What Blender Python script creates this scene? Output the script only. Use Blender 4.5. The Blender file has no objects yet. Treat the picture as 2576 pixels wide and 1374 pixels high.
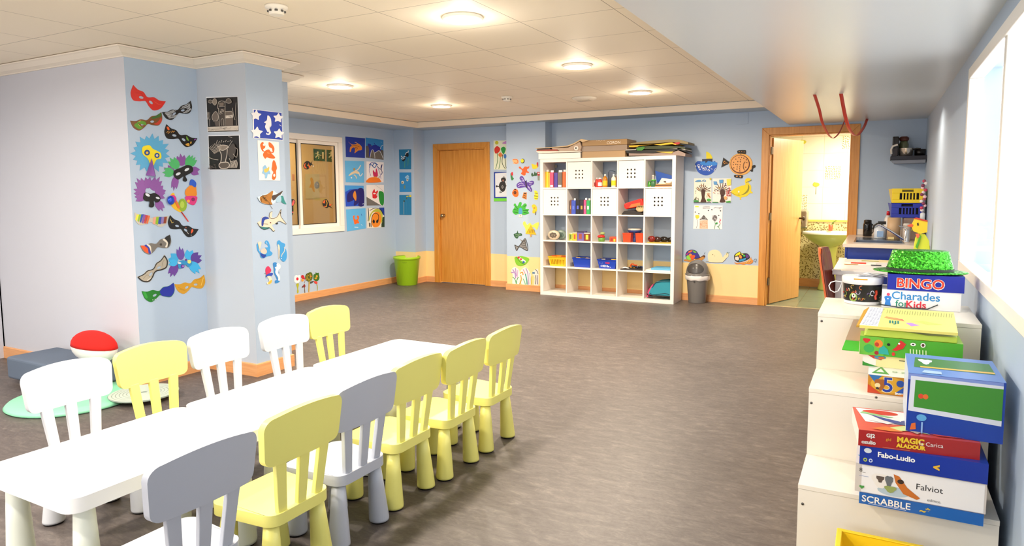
import bpy, math, random
from mathutils import Vector, Matrix
from mathutils.geometry import tessellate_polygon
R = random.Random(7)
PI = math.pi
S = bpy.context.scene
COL = S.collection

# ---------------------------------------------------------------- camera
F_PX, YAW, PIT, ROL, CY, HC = 1705.1, 0.495419, 0.092238, 0.0052886, 638.584, 1.42297
W_PX, H_PX = 2576, 1374
_f = Vector((-math.sin(YAW)*math.cos(PIT), math.cos(YAW)*math.cos(PIT), -math.sin(PIT)))
_r = Vector((math.cos(YAW), math.sin(YAW), 0)); _d = _f.cross(_r)
CR = _r*math.cos(ROL)+_d*math.sin(ROL); CD = -_r*math.sin(ROL)+_d*math.cos(ROL)
cam_d = bpy.data.cameras.new('camera'); cam = bpy.data.objects.new('camera', cam_d); COL.objects.link(cam)
cam_d.sensor_width = 36; cam_d.lens = F_PX/W_PX*36; cam_d.shift_y = (CY-H_PX/2)/W_PX
cam_d.clip_start = .05
cam.matrix_world = Matrix(((CR.x, -CD.x, -_f.x, 0), (CR.y, -CD.y, -_f.y, 0), (CR.z, -CD.z, -_f.z, HC), (0, 0, 0, 1)))
S.camera = cam
# surveyed positions: the sight line of a measured point met with a known plane of the room
def ray(x, y): return CR*((x-1288)/F_PX)+CD*((y-CY)/F_PX)+_f
def onz(x, y, z):
    d = ray(x, y); t = (z-HC)/d.z; return Vector((t*d.x, t*d.y, z))
def ony(x, y, Y):
    d = ray(x, y); t = Y/d.y; return Vector((t*d.x, Y, HC+t*d.z))
def onx(x, y, X):
    d = ray(x, y); t = X/d.x; return Vector((X, t*d.y, HC+t*d.z))

# ---------------------------------------------------------------- world, exposure, lights
vs = S.view_settings
S.display_settings.display_device = 'sRGB'
vs.view_transform = 'Standard'; vs.look = 'None'; vs.gamma = 1; vs.use_curve_mapping = False
vs.exposure = EXPOSURE = 0.2
w = bpy.data.worlds.new('daylight'); S.world = w; w.use_nodes = True
w.node_tree.nodes['Background'].inputs[0].default_value = (.93, .96, 1, 1)
w.node_tree.nodes['Background'].inputs[1].default_value = 3.0
DOWN_W, NEAR_W = 56, 32
def area(name, loc, rot, sx, sy, watt, col, shape='RECTANGLE', spread=PI):
    l = bpy.data.lights.new(name, 'AREA'); l.shape = shape; l.size = sx
    if shape in ('RECTANGLE', 'ELLIPSE'): l.size_y = sy
    l.energy = watt; l.color = col; l.spread = spread
    o = bpy.data.objects.new(name, l); COL.objects.link(o); o.location = loc; o.rotation_euler = rot
    return o
WARM = (1, .86, .68); NEUT = (1, .945, .87)
ZC, ZS, ZL = 2.45, 2.37, 2.19           # tiled ceiling, perimeter soffit, low soffit on the right
LAMPS = [(-2.21, 3.49), (-2.22, 5.25), (-2.24, 6.98), (-4.64, 5.10), (-4.65, 6.85),
         (-2.2, 1.74), (-2.2, -.01), (-2.2, -1.76), (-5.1, 1.3), (-5.1, -.6), (-3.6, -1.6), (-3.7, .6)]
for i, (x, y) in enumerate(LAMPS):
    far = i < 5 and i != 0
    area('downlight_light', (x, y, ZC-.035), (0, 0, 0), .17, .17, DOWN_W if far else NEAR_W, WARM if far else NEUT, 'DISK', math.radians(172))
    pl = bpy.data.lights.new('downlight_glow', 'POINT'); pl.energy = 4; pl.shadow_soft_size = .07; pl.color = WARM if far else NEUT
    po = bpy.data.objects.new('downlight_glow', pl); COL.objects.link(po); po.location = (x, y, ZC-.14)
area('window_and_fill_daylight', (.66, 2.9, 1.55), (0, -PI/2, 0), 1.1, 3.4, 9, (.86, .93, 1))
area('window_and_fill_daylight', (-3.0, -3.72, 1.5), (PI/2, 0, 0), 4.6, 1.7, 70, (.93, .96, 1))  # daylight fill added behind the camera, its rear windows are unseen
area('bathroom_light', (-.15, 9.9, 2.24), (0, 0, 0), .4, .4, 46, (1, .93, .80), 'DISK')
area('kitchen_light', (.12, 6.6, ZL-.03), (0, 0, 0), .12, .12, 5, WARM, 'DISK', math.radians(150))

# ---------------------------------------------------------------- materials
def lin(c):
    if isinstance(c, str):
        c = c.lstrip('#'); c = [int(c[i:i+2], 16)/255 for i in (0, 2, 4)]
    return tuple((v/12.92 if v <= .04045 else ((v+.055)/1.055)**2.4) for v in c[:3])+(1,)
MC = {}
def M(c, rough=.5, metal=0, name=None, trans=0, emit=0, coat=0, spec=.5, noise=0, nscale=30, bump=0):
    key = (c, rough, metal, trans, emit, coat, spec, noise, bump)
    if key in MC: return MC[key]
    m = bpy.data.materials.new(name or 'paint_'+str(c).lstrip('#')); m.use_nodes = True
    nt = m.node_tree; b = nt.nodes['Principled BSDF']; L = nt.links
    b.inputs['Base Color'].default_value = lin(c); b.inputs['Roughness'].default_value = rough
    b.inputs['Metallic'].default_value = metal; b.inputs['Transmission Weight'].default_value = trans
    b.inputs['Coat Weight'].default_value = coat; b.inputs['Specular IOR Level'].default_value = spec
    if emit:
        b.inputs['Emission Color'].default_value = lin(c); b.inputs['Emission Strength'].default_value = emit
    if noise or bump:
        tc = nt.nodes.new('ShaderNodeTexCoord'); n = nt.nodes.new('ShaderNodeTexNoise'); n.inputs['Scale'].default_value = nscale
        n.inputs['Detail'].default_value = 5
        L.new(tc.outputs['Object'], n.inputs['Vector'])
        if noise:
            mp = nt.nodes.new('ShaderNodeMapRange'); mp.inputs['From Min'].default_value = .3; mp.inputs['From Max'].default_value = .7
            mp.inputs['To Min'].default_value = 1-noise; mp.inputs['To Max'].default_value = 1+noise
            mx = nt.nodes.new('ShaderNodeVectorMath'); mx.operation = 'SCALE'; mx.inputs[0].default_value = lin(c)[:3]
            L.new(n.outputs['Fac'], mp.inputs['Value']); L.new(mp.outputs['Result'], mx.inputs['Scale']); L.new(mx.outputs[0], b.inputs['Base Color'])
        if bump:
            bp = nt.nodes.new('ShaderNodeBump'); bp.inputs['Strength'].default_value = bump; bp.inputs['Distance'].default_value = .002
            L.new(n.outputs['Fac'], bp.inputs['Height']); L.new(bp.outputs[0], b.inputs['Normal'])
    MC[key] = m; return m
def nodes(name):
    m = bpy.data.materials.new(name); m.use_nodes = True; nt = m.node_tree
    return m, nt, nt.nodes['Principled BSDF'], nt.links
def wood(name, c1, c2, rough=.3, scale=(22, 22, 1.2)):
    m, nt, b, L = nodes(name)
    tc = nt.nodes.new('ShaderNodeTexCoord'); mp = nt.nodes.new('ShaderNodeMapping'); mp.inputs['Scale'].default_value = scale
    n = nt.nodes.new('ShaderNodeTexNoise'); n.inputs['Scale'].default_value = 2.2; n.inputs['Detail'].default_value = 8; n.inputs['Distortion'].default_value = .35
    r = nt.nodes.new('ShaderNodeValToRGB'); r.color_ramp.elements[0].position = .3; r.color_ramp.elements[1].position = .7
    r.color_ramp.elements[0].color = lin(c1); r.color_ramp.elements[1].color = lin(c2)
    L.new(tc.outputs['Object'], mp.inputs[0]); L.new(mp.outputs[0], n.inputs['Vector']); L.new(n.outputs['Fac'], r.inputs[0]); L.new(r.outputs[0], b.inputs['Base Color'])
    b.inputs['Roughness'].default_value = rough
    return m
def floor_mat():
    m, nt, b, L = nodes('dark_linoleum')
    tc = nt.nodes.new('ShaderNodeTexCoord')
    n1 = nt.nodes.new('ShaderNodeTexNoise'); n1.inputs['Scale'].default_value = 26; n1.inputs['Detail'].default_value = 10; n1.inputs['Roughness'].default_value = .8; n1.inputs['Distortion'].default_value = .6
    mp = nt.nodes.new('ShaderNodeMapping'); mp.inputs['Scale'].default_value = (.35, 1, 1); mp.inputs['Rotation'].default_value = (0, 0, -.5)
    L.new(tc.outputs['Object'], mp.inputs[0]); L.new(mp.outputs[0], n1.inputs['Vector'])
    r = nt.nodes.new('ShaderNodeValToRGB'); e = r.color_ramp.elements
    e[0].position = .36; e[0].color = lin('#4e4541'); e[1].position = .70; e[1].color = lin('#7b7168')
    k = e.new(.52); k.color = lin('#5e5550')
    L.new(n1.outputs['Fac'], r.inputs[0])
    n2 = nt.nodes.new('ShaderNodeTexNoise'); n2.inputs['Scale'].default_value = 1.3; n2.inputs['Detail'].default_value = 3
    L.new(tc.outputs['Object'], n2.inputs['Vector'])
    mr = nt.nodes.new('ShaderNodeMapRange'); mr.inputs['From Min'].default_value = .3; mr.inputs['From Max'].default_value = .7; mr.inputs['To Min'].default_value = .88; mr.inputs['To Max'].default_value = 1.12
    L.new(n2.outputs['Fac'], mr.inputs['Value'])
    sc = nt.nodes.new('ShaderNodeVectorMath'); sc.operation = 'SCALE'
    L.new(r.outputs[0], sc.inputs[0]); L.new(mr.outputs['Result'], sc.inputs['Scale']); L.new(sc.outputs[0], b.inputs['Base Color'])
    n3 = nt.nodes.new('ShaderNodeTexNoise'); n3.inputs['Scale'].default_value = 60; n3.inputs['Detail'].default_value = 4
    L.new(tc.outputs['Object'], n3.inputs['Vector'])
    m2 = nt.nodes.new('ShaderNodeMapRange'); m2.inputs['To Min'].default_value = .36; m2.inputs['To Max'].default_value = .56
    L.new(n3.outputs['Fac'], m2.inputs['Value']); L.new(m2.outputs['Result'], b.inputs['Roughness'])
    bp = nt.nodes.new('ShaderNodeBump'); bp.inputs['Strength'].default_value = .25; bp.inputs['Distance'].default_value = .002
    L.new(n3.outputs['Fac'], bp.inputs['Height']); L.new(bp.outputs[0], b.inputs['Normal'])
    return m
def grid_mat(name, base, line, sx, sy, off, wid, rough=.6, axes='XY', jitter=.0):
    # plain sheet divided by thin straight joints
    m, nt, b, L = nodes(name)
    tc = nt.nodes.new('ShaderNodeTexCoord'); sp = nt.nodes.new('ShaderNodeSeparateXYZ'); L.new(tc.outputs['Object'], sp.inputs[0])
    outs = []
    for ax, s, o in ((axes[0], sx, off[0]), (axes[1], sy, off[1])):
        a = nt.nodes.new('ShaderNodeMath'); a.operation = 'SUBTRACT'; L.new(sp.outputs[ax], a.inputs[0]); a.inputs[1].default_value = o
        p = nt.nodes.new('ShaderNodeMath'); p.operation = 'PINGPONG'; L.new(a.outputs[0], p.inputs[0]); p.inputs[1].default_value = s/2
        c = nt.nodes.new('ShaderNodeMath'); c.operation = 'LESS_THAN'; L.new(p.outputs[0], c.inputs[0]); c.inputs[1].default_value = wid/2
        outs.append(c)
    mxx = nt.nodes.new('ShaderNodeMath'); mxx.operation = 'MAXIMUM'; L.new(outs[0].outputs[0], mxx.inputs[0]); L.new(outs[1].outputs[0], mxx.inputs[1])
    mix = nt.nodes.new('ShaderNodeMix'); mix.data_type = 'RGBA'; mix.inputs['A'].default_value = lin(base); mix.inputs['B'].default_value = lin(line)
    L.new(mxx.outputs[0], mix.inputs['Factor']); L.new(mix.outputs['Result'], b.inputs['Base Color']); b.inputs['Roughness'].default_value = rough
    return m
def wall_mat(name, upper, lower=None, z=.49):
    m, nt, b, L = nodes(name)
    g = nt.nodes.new('ShaderNodeNewGeometry'); sp = nt.nodes.new('ShaderNodeSeparateXYZ'); L.new(g.outputs['Position'], sp.inputs[0])
    n = nt.nodes.new('ShaderNodeTexNoise'); n.inputs['Scale'].default_value = 260; n.inputs['Detail'].default_value = 2; L.new(g.outputs['Position'], n.inputs['Vector'])
    bp = nt.nodes.new('ShaderNodeBump'); bp.inputs['Strength'].default_value = .12; bp.inputs['Distance'].default_value = .001
    L.new(n.outputs['Fac'], bp.inputs['Height']); L.new(bp.outputs[0], b.inputs['Normal'])
    if lower:
        c = nt.nodes.new('ShaderNodeMath'); c.operation = 'LESS_THAN'; c.inputs[1].default_value = z; L.new(sp.outputs['Z'], c.inputs[0])
        mix = nt.nodes.new('ShaderNodeMix'); mix.data_type = 'RGBA'; mix.inputs['A'].default_value = lin(upper); mix.inputs['B'].default_value = lin(lower)
        L.new(c.outputs[0], mix.inputs['Factor']); L.new(mix.outputs['Result'], b.inputs['Base Color'])
    else: b.inputs['Base Color'].default_value = lin(upper)
    b.inputs['Roughness'].default_value = .55
    return m
BLUE = '#b3c4d9'; LILAC = '#cacad1'; BAND = '#f7d998'
M_BLUE = wall_mat('wall_paint_blue', BLUE); M_BAND = wall_mat('wall_paint_blue_over_yellow', BLUE, BAND)
M_LILAC = wall_mat('wall_paint_pale', LILAC); M_SOF = wall_mat('soffit_paint', '#b0c0cf')
M_CREAM = M('#f1e4d2', .6, name='cream_moulding'); M_CEIL = grid_mat('ceiling_tile', '#f8e9d2', '#a5927c', .604, .604, (-1.97, 3.16), .0045)
M_OAK = wood('oiled_beech', '#c8812f', '#dd9a45'); M_OAKL = wood('light_beech', '#e2a65e', '#eeb873', .32)
M_SKIRT = wood('skirting_beech', '#dd9a62', '#e8ab74', .4, (2, 2, 40))
M_WHITE = M('#f3eee6', .35, name='white_laminate'); M_CHROME = M('#d9d9d9', .15, 1, name='chrome')

# ---------------------------------------------------------------- mesh building
class B:
    def __init__(s): s.v = []; s.f = []; s.m = []; s.mats = []; s.sm = []
    def mi(s, m):
        if m is None: m = M_WHITE
        if isinstance(m, str): m = M(m)
        if m not in s.mats: s.mats.append(m)
        return s.mats.index(m)
    def add(s, vs, fs, m=None, smooth=False):
        k = len(s.v); s.v += [Vector(v) for v in vs]; i = s.mi(m)
        for f in fs: s.f.append([k+j for j in f]); s.m.append(i); s.sm.append(smooth)
        return s
    def box(s, x0, y0, z0, x1, y1, z1, m=None):
        x0, x1 = min(x0, x1), max(x0, x1); y0, y1 = min(y0, y1), max(y0, y1); z0, z1 = min(z0, z1), max(z0, z1)
        v = [(x0, y0, z0), (x1, y0, z0), (x1, y1, z0), (x0, y1, z0), (x0, y0, z1), (x1, y0, z1), (x1, y1, z1), (x0, y1, z1)]
        return s.add(v, [(0, 3, 2, 1), (4, 5, 6, 7), (0, 1, 5, 4), (1, 2, 6, 5), (2, 3, 7, 6), (3, 0, 4, 7)], m)
    def prism(s, pts, h, m=None, top=None, smooth=False):
        # pts: closed loop of 3-D points, h: extrusion vector
        n = len(pts); a = [Vector(p) for p in pts]; b = [p+Vector(h) for p in a]
        tri = tessellate_polygon([a])
        nrm = Vector((0, 0, 0))
        for i in range(n): nrm += a[i].cross(a[(i+1) % n])
        flip = nrm.dot(Vector(h)) < 0
        fs = []
        for t in tri:
            e = (a[t[1]]-a[t[0]]).cross(a[t[2]]-a[t[0]])
            if e.dot(Vector(h)) < 0: t = t[::-1]
            fs.append([t[2], t[1], t[0]]); fs.append([t[0]+n, t[1]+n, t[2]+n])
        s.add(a+b, fs, m)
        side = [([i, (i+1) % n, (i+1) % n+n, i+n] if not flip else [i+n, (i+1) % n+n, (i+1) % n, i]) for i in range(n)]
        k = len(s.v)-2*n; j = s.mi(m)
        for f in side: s.f.append([k+q for q in f]); s.m.append(j); s.sm.append(smooth)
        return s
    def lathe(s, prof, c=(0, 0, 0), n=28, m=None, sx=1, sy=1, axis='Z', smooth=True, cap=True):
        vs = []; fs = []
        for r, z in prof:
            for i in range(n):
                a = 2*PI*i/n; p = (r*math.cos(a)*sx, r*math.sin(a)*sy, z)
                if axis == 'Y': p = (p[0], p[2], p[1])
                if axis == 'X': p = (p[2], p[0], p[1])
                vs.append((p[0]+c[0], p[1]+c[1], p[2]+c[2]))
        k = len(prof)
        for j in range(k-1):
            for i in range(n): fs.append((j*n+i, j*n+(i+1) % n, (j+1)*n+(i+1) % n, (j+1)*n+i))
        s.add(vs, fs, m, smooth)
        if cap:
            base = len(s.v)-k*n; q = s.mi(m)
            s.f.append([base+i for i in range(n)][::-1]); s.m.append(q); s.sm.append(False)
            s.f.append([base+(k-1)*n+i for i in range(n)]); s.m.append(q); s.sm.append(False)
        return s
    def tube(s, path, r, m=None, n=8, rs=None):
        path = [Vector(p) for p in path]; vs = []; fs = []; up = Vector((0, 0, 1))
        for i, p in enumerate(path):
            t = (path[min(i+1, len(path)-1)]-path[max(i-1, 0)]).normalized()
            if abs(t.dot(up)) > .95: up = Vector((1, 0, 0)) if abs(t.x) < .9 else Vector((0, 1, 0))
            a = t.cross(up).normalized(); b2 = a.cross(t); up = b2
            rr = rs[i] if rs else r
            for k in range(n):
                g = 2*PI*k/n; vs.append(p+a*math.cos(g)*rr+b2*math.sin(g)*rr)
        for j in range(len(path)-1):
            for k in range(n): fs.append((j*n+k, (j+1)*n+k, (j+1)*n+(k+1) % n, j*n+(k+1) % n)[::-1])
        fs.append(list(range(n))); fs.append([(len(path)-1)*n+k for k in range(n)][::-1])
        return s.add(vs, fs, m, True)
    def ell(s, c, r, m=None, n=16):
        prof = [(math.cos(-PI/2+PI*i/10)+1e-4, math.sin(-PI/2+PI*i/10)) for i in range(11)]
        k = len(s.v); s.lathe(prof, (0, 0, 0), n, m)
        for i in range(k, len(s.v)):
            v = s.v[i]; s.v[i] = Vector((c[0]+v.x*r[0], c[1]+v.y*r[1], c[2]+v.z*r[2]))
        return s
    def text(s, txt, size, mat, origin, ux, uz, depth=.0006, align='LEFT', bold=0):
        cu = bpy.data.curves.new('t', 'FONT'); cu.body = txt; cu.size = size; cu.align_x = align; cu.offset = bold; cu.resolution_u = 3
        o = bpy.data.objects.new('t', cu); me = o.to_mesh()
        ux = Vector(ux).normalized(); uz = Vector(uz).normalized(); nn = ux.cross(uz)
        vs = [Vector(origin)+ux*v.co.x+uz*v.co.y+nn*depth for v in me.vertices]
        fs = [tuple(p.vertices) for p in me.polygons]
        s.add(vs, fs, mat); o.to_mesh_clear(); bpy.data.objects.remove(o); bpy.data.curves.remove(cu)
        return s
    def xf(s, mat, k=0):
        for i in range(k, len(s.v)): s.v[i] = mat @ s.v[i]
        return s
    def obj(s, name, parent=None, bevel=0, seg=2, origin=None, sub=0):
        me = bpy.data.meshes.new(name)
        if origin is None:
            xs = [v.x for v in s.v]; ys = [v.y for v in s.v]; zs = [v.z for v in s.v]
            origin = Vector(((min(xs)+max(xs))/2, (min(ys)+max(ys))/2, min(zs)))
        origin = Vector(origin)
        me.from_pydata([v-origin for v in s.v], [], s.f)
        for m in s.mats: me.materials.append(m)
        me.polygons.foreach_set('material_index', s.m); me.polygons.foreach_set('use_smooth', s.sm); me.update()
        o = bpy.data.objects.new(name, me); COL.objects.link(o); o.location = origin
        if parent is not None:
            o.parent = parent; o.location = origin-WL[parent.name]
        WL[o.name] = origin
        if bevel:
            b = o.modifiers.new('bevel', 'BEVEL'); b.width = bevel; b.segments = seg; b.limit_method = 'ANGLE'; b.angle_limit = math.radians(40); b.harden_normals = any(s.sm)
        if sub:
            q = o.modifiers.new('sub', 'SUBSURF'); q.levels = q.render_levels = sub
        return o
WL = {}
def tag(o, label=None, cat=None, group=None, kind=None):
    if label: o['label'] = label
    if cat: o['category'] = cat
    if group: o['group'] = group
    if kind: o['kind'] = kind
    return o
def thing(name, label, cat, loc, group=None):
    o = bpy.data.objects.new(name, None); COL.objects.link(o); o.location = loc; o.empty_display_size = .1
    WL[o.name] = Vector(loc); return tag(o, label, cat, group)
def struct(o): o['kind'] = 'structure'; return o
def dup(root, loc, rotz, label, group=None):
    r = root.copy(); COL.objects.link(r); r.location = loc; r.rotation_euler = (0, 0, rotz); r['label'] = label
    if group: r['group'] = group
    for ch in list(root.children):
        c = ch.copy(); COL.objects.link(c); c.parent = r
        for g in list(ch.children):
            d = g.copy(); COL.objects.link(d); d.parent = c
    return r

# ---------------------------------------------------------------- room shell
XL, YB, XR, YF = -6.655, 8.756, .43, -3.5
struct(B().box(XL-.2, YF-.2, -.12, XR+.2, YB+.01, 0, floor_mat()).obj('floor', origin=(0, 0, 0)))
BY = 10.78                                                   # bathroom far wall
M_BF = grid_mat('green_floor_tile', '#7f8c76', '#66705f', .42, .42, (0, .1), .006, .25)
struct(B().box(-2.3, YB+.01, -.12, XR+.2, BY+.1, -.002, M_BF).obj('floor_bathroom', origin=(0, 0, 0)))
# tiled ceiling + perimeter soffit (inner edge X=-6.07 and Y=8.30)
CX, CYY = -6.07, 8.30
struct(B().box(CX-.02, YF, ZC, -.9, CYY+.02, ZC+.05, M_CEIL).box(XL-.1, YF, ZC, CX-.02, 3.6, ZC+.05, M_CEIL).obj('ceiling', origin=(0, 0, 0)))
so = B(); so.box(XL-.1, 4.41, ZS, CX-.006, YB+.1, ZS+.2, M_SOF); so.box(CX-.006, CYY+.006, ZS, -.9, YB+.1, ZS+.2, M_SOF)
pass
struct(so.obj('ceiling_soffit'))
M_LOW = M('#d0d4d6', .3, name='satin_low_soffit', spec=.7, bump=.06, nscale=3)
struct(B().box(-.975, YF, ZL, XR+.15, YB+.1, ZL+.32, M_LOW).obj('ceiling_low'))
def cove(path, name, out=.10, z0=2.385, closed=False):
    # plaster cove swept along wall line path [(x,y,nx,ny)]: n = direction into the room
    prof = [(0, z0), (.012, z0), (.016, z0+.006), (.05, z0+.02), (out-.012, ZC-.018), (out, ZC-.014), (out, ZC-.0045), (0, ZC-.0045)]
    b = B(); n = len(prof); vs = []
    for x, y, nx, ny in path:
        for o, z in prof: vs.append((x+nx*o, y+ny*o, z))
    fs = []
    for j in range(len(path)-1):
        for i in range(n-1): fs.append((j*n+i, j*n+i+1, (j+1)*n+i+1, (j+1)*n+i))
    fs += [tuple(range(n)), tuple(range((len(path)-1)*n, len(path)*n))]
    b.add(vs, fs, M_CREAM); return struct(b.obj(name))
# trim of the soffit edge
b = B()
for (a, c) in (((CX, 4.3), (CX, CYY)), ((CX, CYY), (-.98, CYY))):
    if a[0] == c[0]: b.box(CX-.012, a[1], ZS-.006, CX+.012, c[1]+.0, ZC-.006, M_CREAM)
    else: b.box(a[0]-.012, CYY-.012, ZS-.006, c[0], CYY+.012, ZC-.006, M_CREAM)
struct(b.obj('trim_2', bevel=.004))
# walls
struct(B().box(XL-.15, 3.0, 0, XL, 6.29, 2.5, M_BLUE).box(XL-.15, 7.30, 0, XL, YB+.1, 2.5, M_BLUE).box(XL-.15, 6.29, 0, XL, 7.30, .875, M_BLUE).box(XL-.15, 6.29, 2.18, XL, 7.30, 2.5, M_BLUE)
       .box(XL-.15, YF-.1, 0, XL, 3.01, 2.5, M_LILAC).obj('wall_left'))
b = B(); D1 = (-6.106, -5.093, 2.15); D2 = (-1.276, -.214, 2.165)
b.box(XL-.15, YB, 0, D1[0]+.04, YB+.12, 2.5, M_BAND); b.box(D1[1]-.04, YB, 0, D2[0]+.04, YB+.12, 2.5, M_BAND)
b.box(D1[0], YB+.13, -.05, D1[1], YB+.16, 2.3, M('#4a4038', .8)); b.box(D2[1]-.04, YB, 0, XR+.15, YB+.12, 2.5, M_BLUE); b.box(D1[0]+.04, YB, D1[2]-.04, D1[1]-.04, YB+.12, 2.5, M_BLUE); b.box(D2[0]+.04, YB, D2[2]-.04, D2[1]-.04, YB+.12, 2.5, M_BLUE)  # dark slab behind the closed door is unseen, added to stop light leaks
struct(b.obj('wall_back'))
struct(B().box(XL, 8.475, 0, -6.275, YB, ZS, M_BAND).obj('wall_corner_pier'))
struct(B().box(-4.70, 8.545, 0, -4.085, YB, ZS, M_BAND).obj('wall_back_pier'))
# column block on the left
b = B(); pts = [(XL-.1, 3.01), (-4.74, 3.01), (-4.74, 3.59), (-4.19, 3.59), (-4.19, 3.945), (-4.62, 3.945), (-4.62, 4.41), (XL-.1, 4.41)]
mm = [M_LILAC, M_BLUE, wall_mat('wall_blue_as_lit', '#bec5cf'), M_BLUE, M_BLUE, M_BLUE, M_BLUE, M_BLUE]  # column front is the blue paint, its lit tone put into the colour
for i in range(8):
    p, q = pts[i], pts[(i+1) % 8]
    b.add([(p[0], p[1], 0), (q[0], q[1], 0), (q[0], q[1], ZC), (p[0], p[1], ZC)], [(0, 1, 2, 3)], mm[i])
b.add([(p[0], p[1], ZC-.002) for p in pts], [(0, 1, 2, 7), (2, 3, 4, 5), (2, 5, 6, 7)], M_BLUE)
struct(b.obj('wall_column'))
s2 = 1
cove([(XL, 3.01, 0, -1), (-4.74, 3.01, 1, -1), (-4.74, 3.59, 1, -1), (-4.19, 3.59, 1, -1), (-4.19, 3.945, 1, 1), (-4.62, 3.945, 1, 1), (-4.62, 4.41, 1, 1), (-5.9, 4.41, 0, 1)], 'trim_1')
def skirt(name, pts, h=.09, t=.014):
    b = B(); n = len(pts)
    vs = []; prof = [(0, 0), (t, 0), (t, h-.006), (t-.006, h), (0, h)]
    for x, y, nx, ny in pts:
        for o, z in prof: vs.append((x+nx*o, y+ny*o, z))
    fs = []
    for j in range(n-1):
        for i in range(4): fs.append((j*5+i, (j+1)*5+i, (j+1)*5+i+1, j*5+i+1))
    fs += [tuple(range(5)), tuple(range((n-1)*5, n*5))]
    b.add(vs, fs, M_SKIRT); return struct(b.obj(name))
skirt('baseboard_left', [(XL, 4.41, 1, 1), (XL, 8.475, 1, -1), (-6.275, 8.475, 1, -1), (-6.275, YB, 1, -1), (D1[0], YB, 0, -1)])
skirt('baseboard_back', [(D1[1], YB, 0, -1), (-4.70, YB, -1, -1), (-4.70, 8.545, -1, -1), (-4.085, 8.545, 1, -1), (-4.085, YB, 1, -1), (D2[0], YB, 0, -1)])
skirt('baseboard_column', [(XL, 3.01, 0, -1), (-4.74, 3.01, 1, -1), (-4.74, 3.59, 1, -1), (-4.19, 3.59, 1, -1), (-4.19, 3.945, 1, 1), (-4.62, 3.945, 1, 1), (-4.62, 4.41, 1, 1), (XL, 4.41, 0, 1)], .10)
# right wall with a long daylight window, front wall with unseen windows added for fill daylight
b = B(); b.box(XR, YF, 0, XR+.15, 1.0, 2.5, M_BLUE); b.box(XR, 4.7, 0, XR+.15, YB+.1, 2.5, M_BLUE); b.box(XR, 1.0, 0, XR+.15, 4.7, .95, M_BLUE); b.box(XR, 1.0, 2.1, XR+.15, 4.7, 2.5, M_BLUE)
struct(b.obj('wall_right'))
M_GLASS = M('#ffffff', .0, trans=1, name='window_glass', spec=.4)
def glass_mat(name, tint=(1, 1, 1), gl=.08):
    m = bpy.data.materials.new(name); m.use_nodes = True; nt = m.node_tree; nt.nodes.clear()
    o = nt.nodes.new('ShaderNodeOutputMaterial'); t = nt.nodes.new('ShaderNodeBsdfTransparent'); t.inputs[0].default_value = tint+(1,)
    g = nt.nodes.new('ShaderNodeBsdfGlossy'); g.inputs['Roughness'].default_value = .02; mx = nt.nodes.new('ShaderNodeMixShader'); mx.inputs[0].default_value = gl
    nt.links.new(t.outputs[0], mx.inputs[1]); nt.links.new(g.outputs[0], mx.inputs[2]); nt.links.new(mx.outputs[0], o.inputs[0]); return m
M_PANE = glass_mat('clear_pane', gl=.07)
def yz_frame(b, x0, x1, y0, y1, z0, z1, t, m):
    b.box(x0, y0, z0, x1, y1, z0+t, m); b.box(x0, y0, z1-t, x1, y1, z1, m); b.box(x0, y0, z0+t, x1, y0+t, z1-t, m); b.box(x0, y1-t, z0+t, x1, y1, z1-t, m)
b = B(); yz_frame(b, XR-.01, XR+.06, 1.0, 4.7, .95, 2.1, .06, M_WHITE)
for y in (2.2, 3.45): b.box(XR, y-.03, 1.0, XR+.05, y+.03, 2.05, M_WHITE)
wr = struct(b.obj('window_2', bevel=.004)); B().box(XR+.025, 1.05, 1.0, XR+.03, 4.65, 2.05, M_PANE).obj('pane', wr)
b = B(); b.box(XL-.1, YF-.15, 0, XR+.1, YF, .8, M_LILAC); b.box(XL-.1, YF-.15, 2.2, XR+.1, YF, 2.5, M_LILAC); b.box(XL-.1, YF-.15, .8, -5.2, YF, 2.2, M_LILAC); b.box(-.8, YF-.15, .8, XR+.1, YF, 2.2, M_LILAC)
struct(b.obj('wall_front'))
b = B(); b.box(-5.2, YF-.06, .8, -.8, YF+.0, .86, M_WHITE); b.box(-5.2, YF-.06, 2.14, -.8, YF, 2.2, M_WHITE)
for x in (-5.2, -4.1, -3.03, -1.95, -.86): b.box(x, YF-.06, .86, x+.06, YF, 2.14, M_WHITE)
wf = struct(b.obj('added_window_3', bevel=.004)); B().box(-5.15, YF-.035, .86, -.85, YF-.03, 2.14, M_PANE).obj('pane', wf)
# ---------------------------------------------------------------- doors
def xz_frame(b, x0, x1, z1, w, y0, y1, m):     # mitred three-sided casing seen from -Y
    for poly in (((x0, 0), (x0+w, 0), (x0+w, z1-w), (x0, z1)), ((x1-w, 0), (x1, 0), (x1, z1), (x1-w, z1-w)), ((x0, z1), (x0+w, z1-w), (x1-w, z1-w), (x1, z1))):
        b.prism([(p[0], y0, p[1]) for p in poly], (0, y1-y0, 0), m)
def casing(D, name):
    x0, x1, z = D; b = B(); xz_frame(b, x0, x1, z, .085, YB-.018, YB, M_OAK)
    b.box(x0+.085, YB-.008, 0, x0+.10, YB+.13, z-.085, M_OAK); b.box(x1-.10, YB-.008, 0, x1-.085, YB+.13, z-.085, M_OAK); b.box(x0+.085, YB-.008, z-.10, x1-.085, YB+.13, z-.085, M_OAK)
    return struct(b.obj(name, bevel=.003))
d1 = casing(D1, 'door_1')
B().box(D1[0]+.102, YB+.022, .006, D1[1]-.102, YB+.06, D1[2]-.102, M_OAK).obj('door_leaf', d1, bevel=.003)
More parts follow.
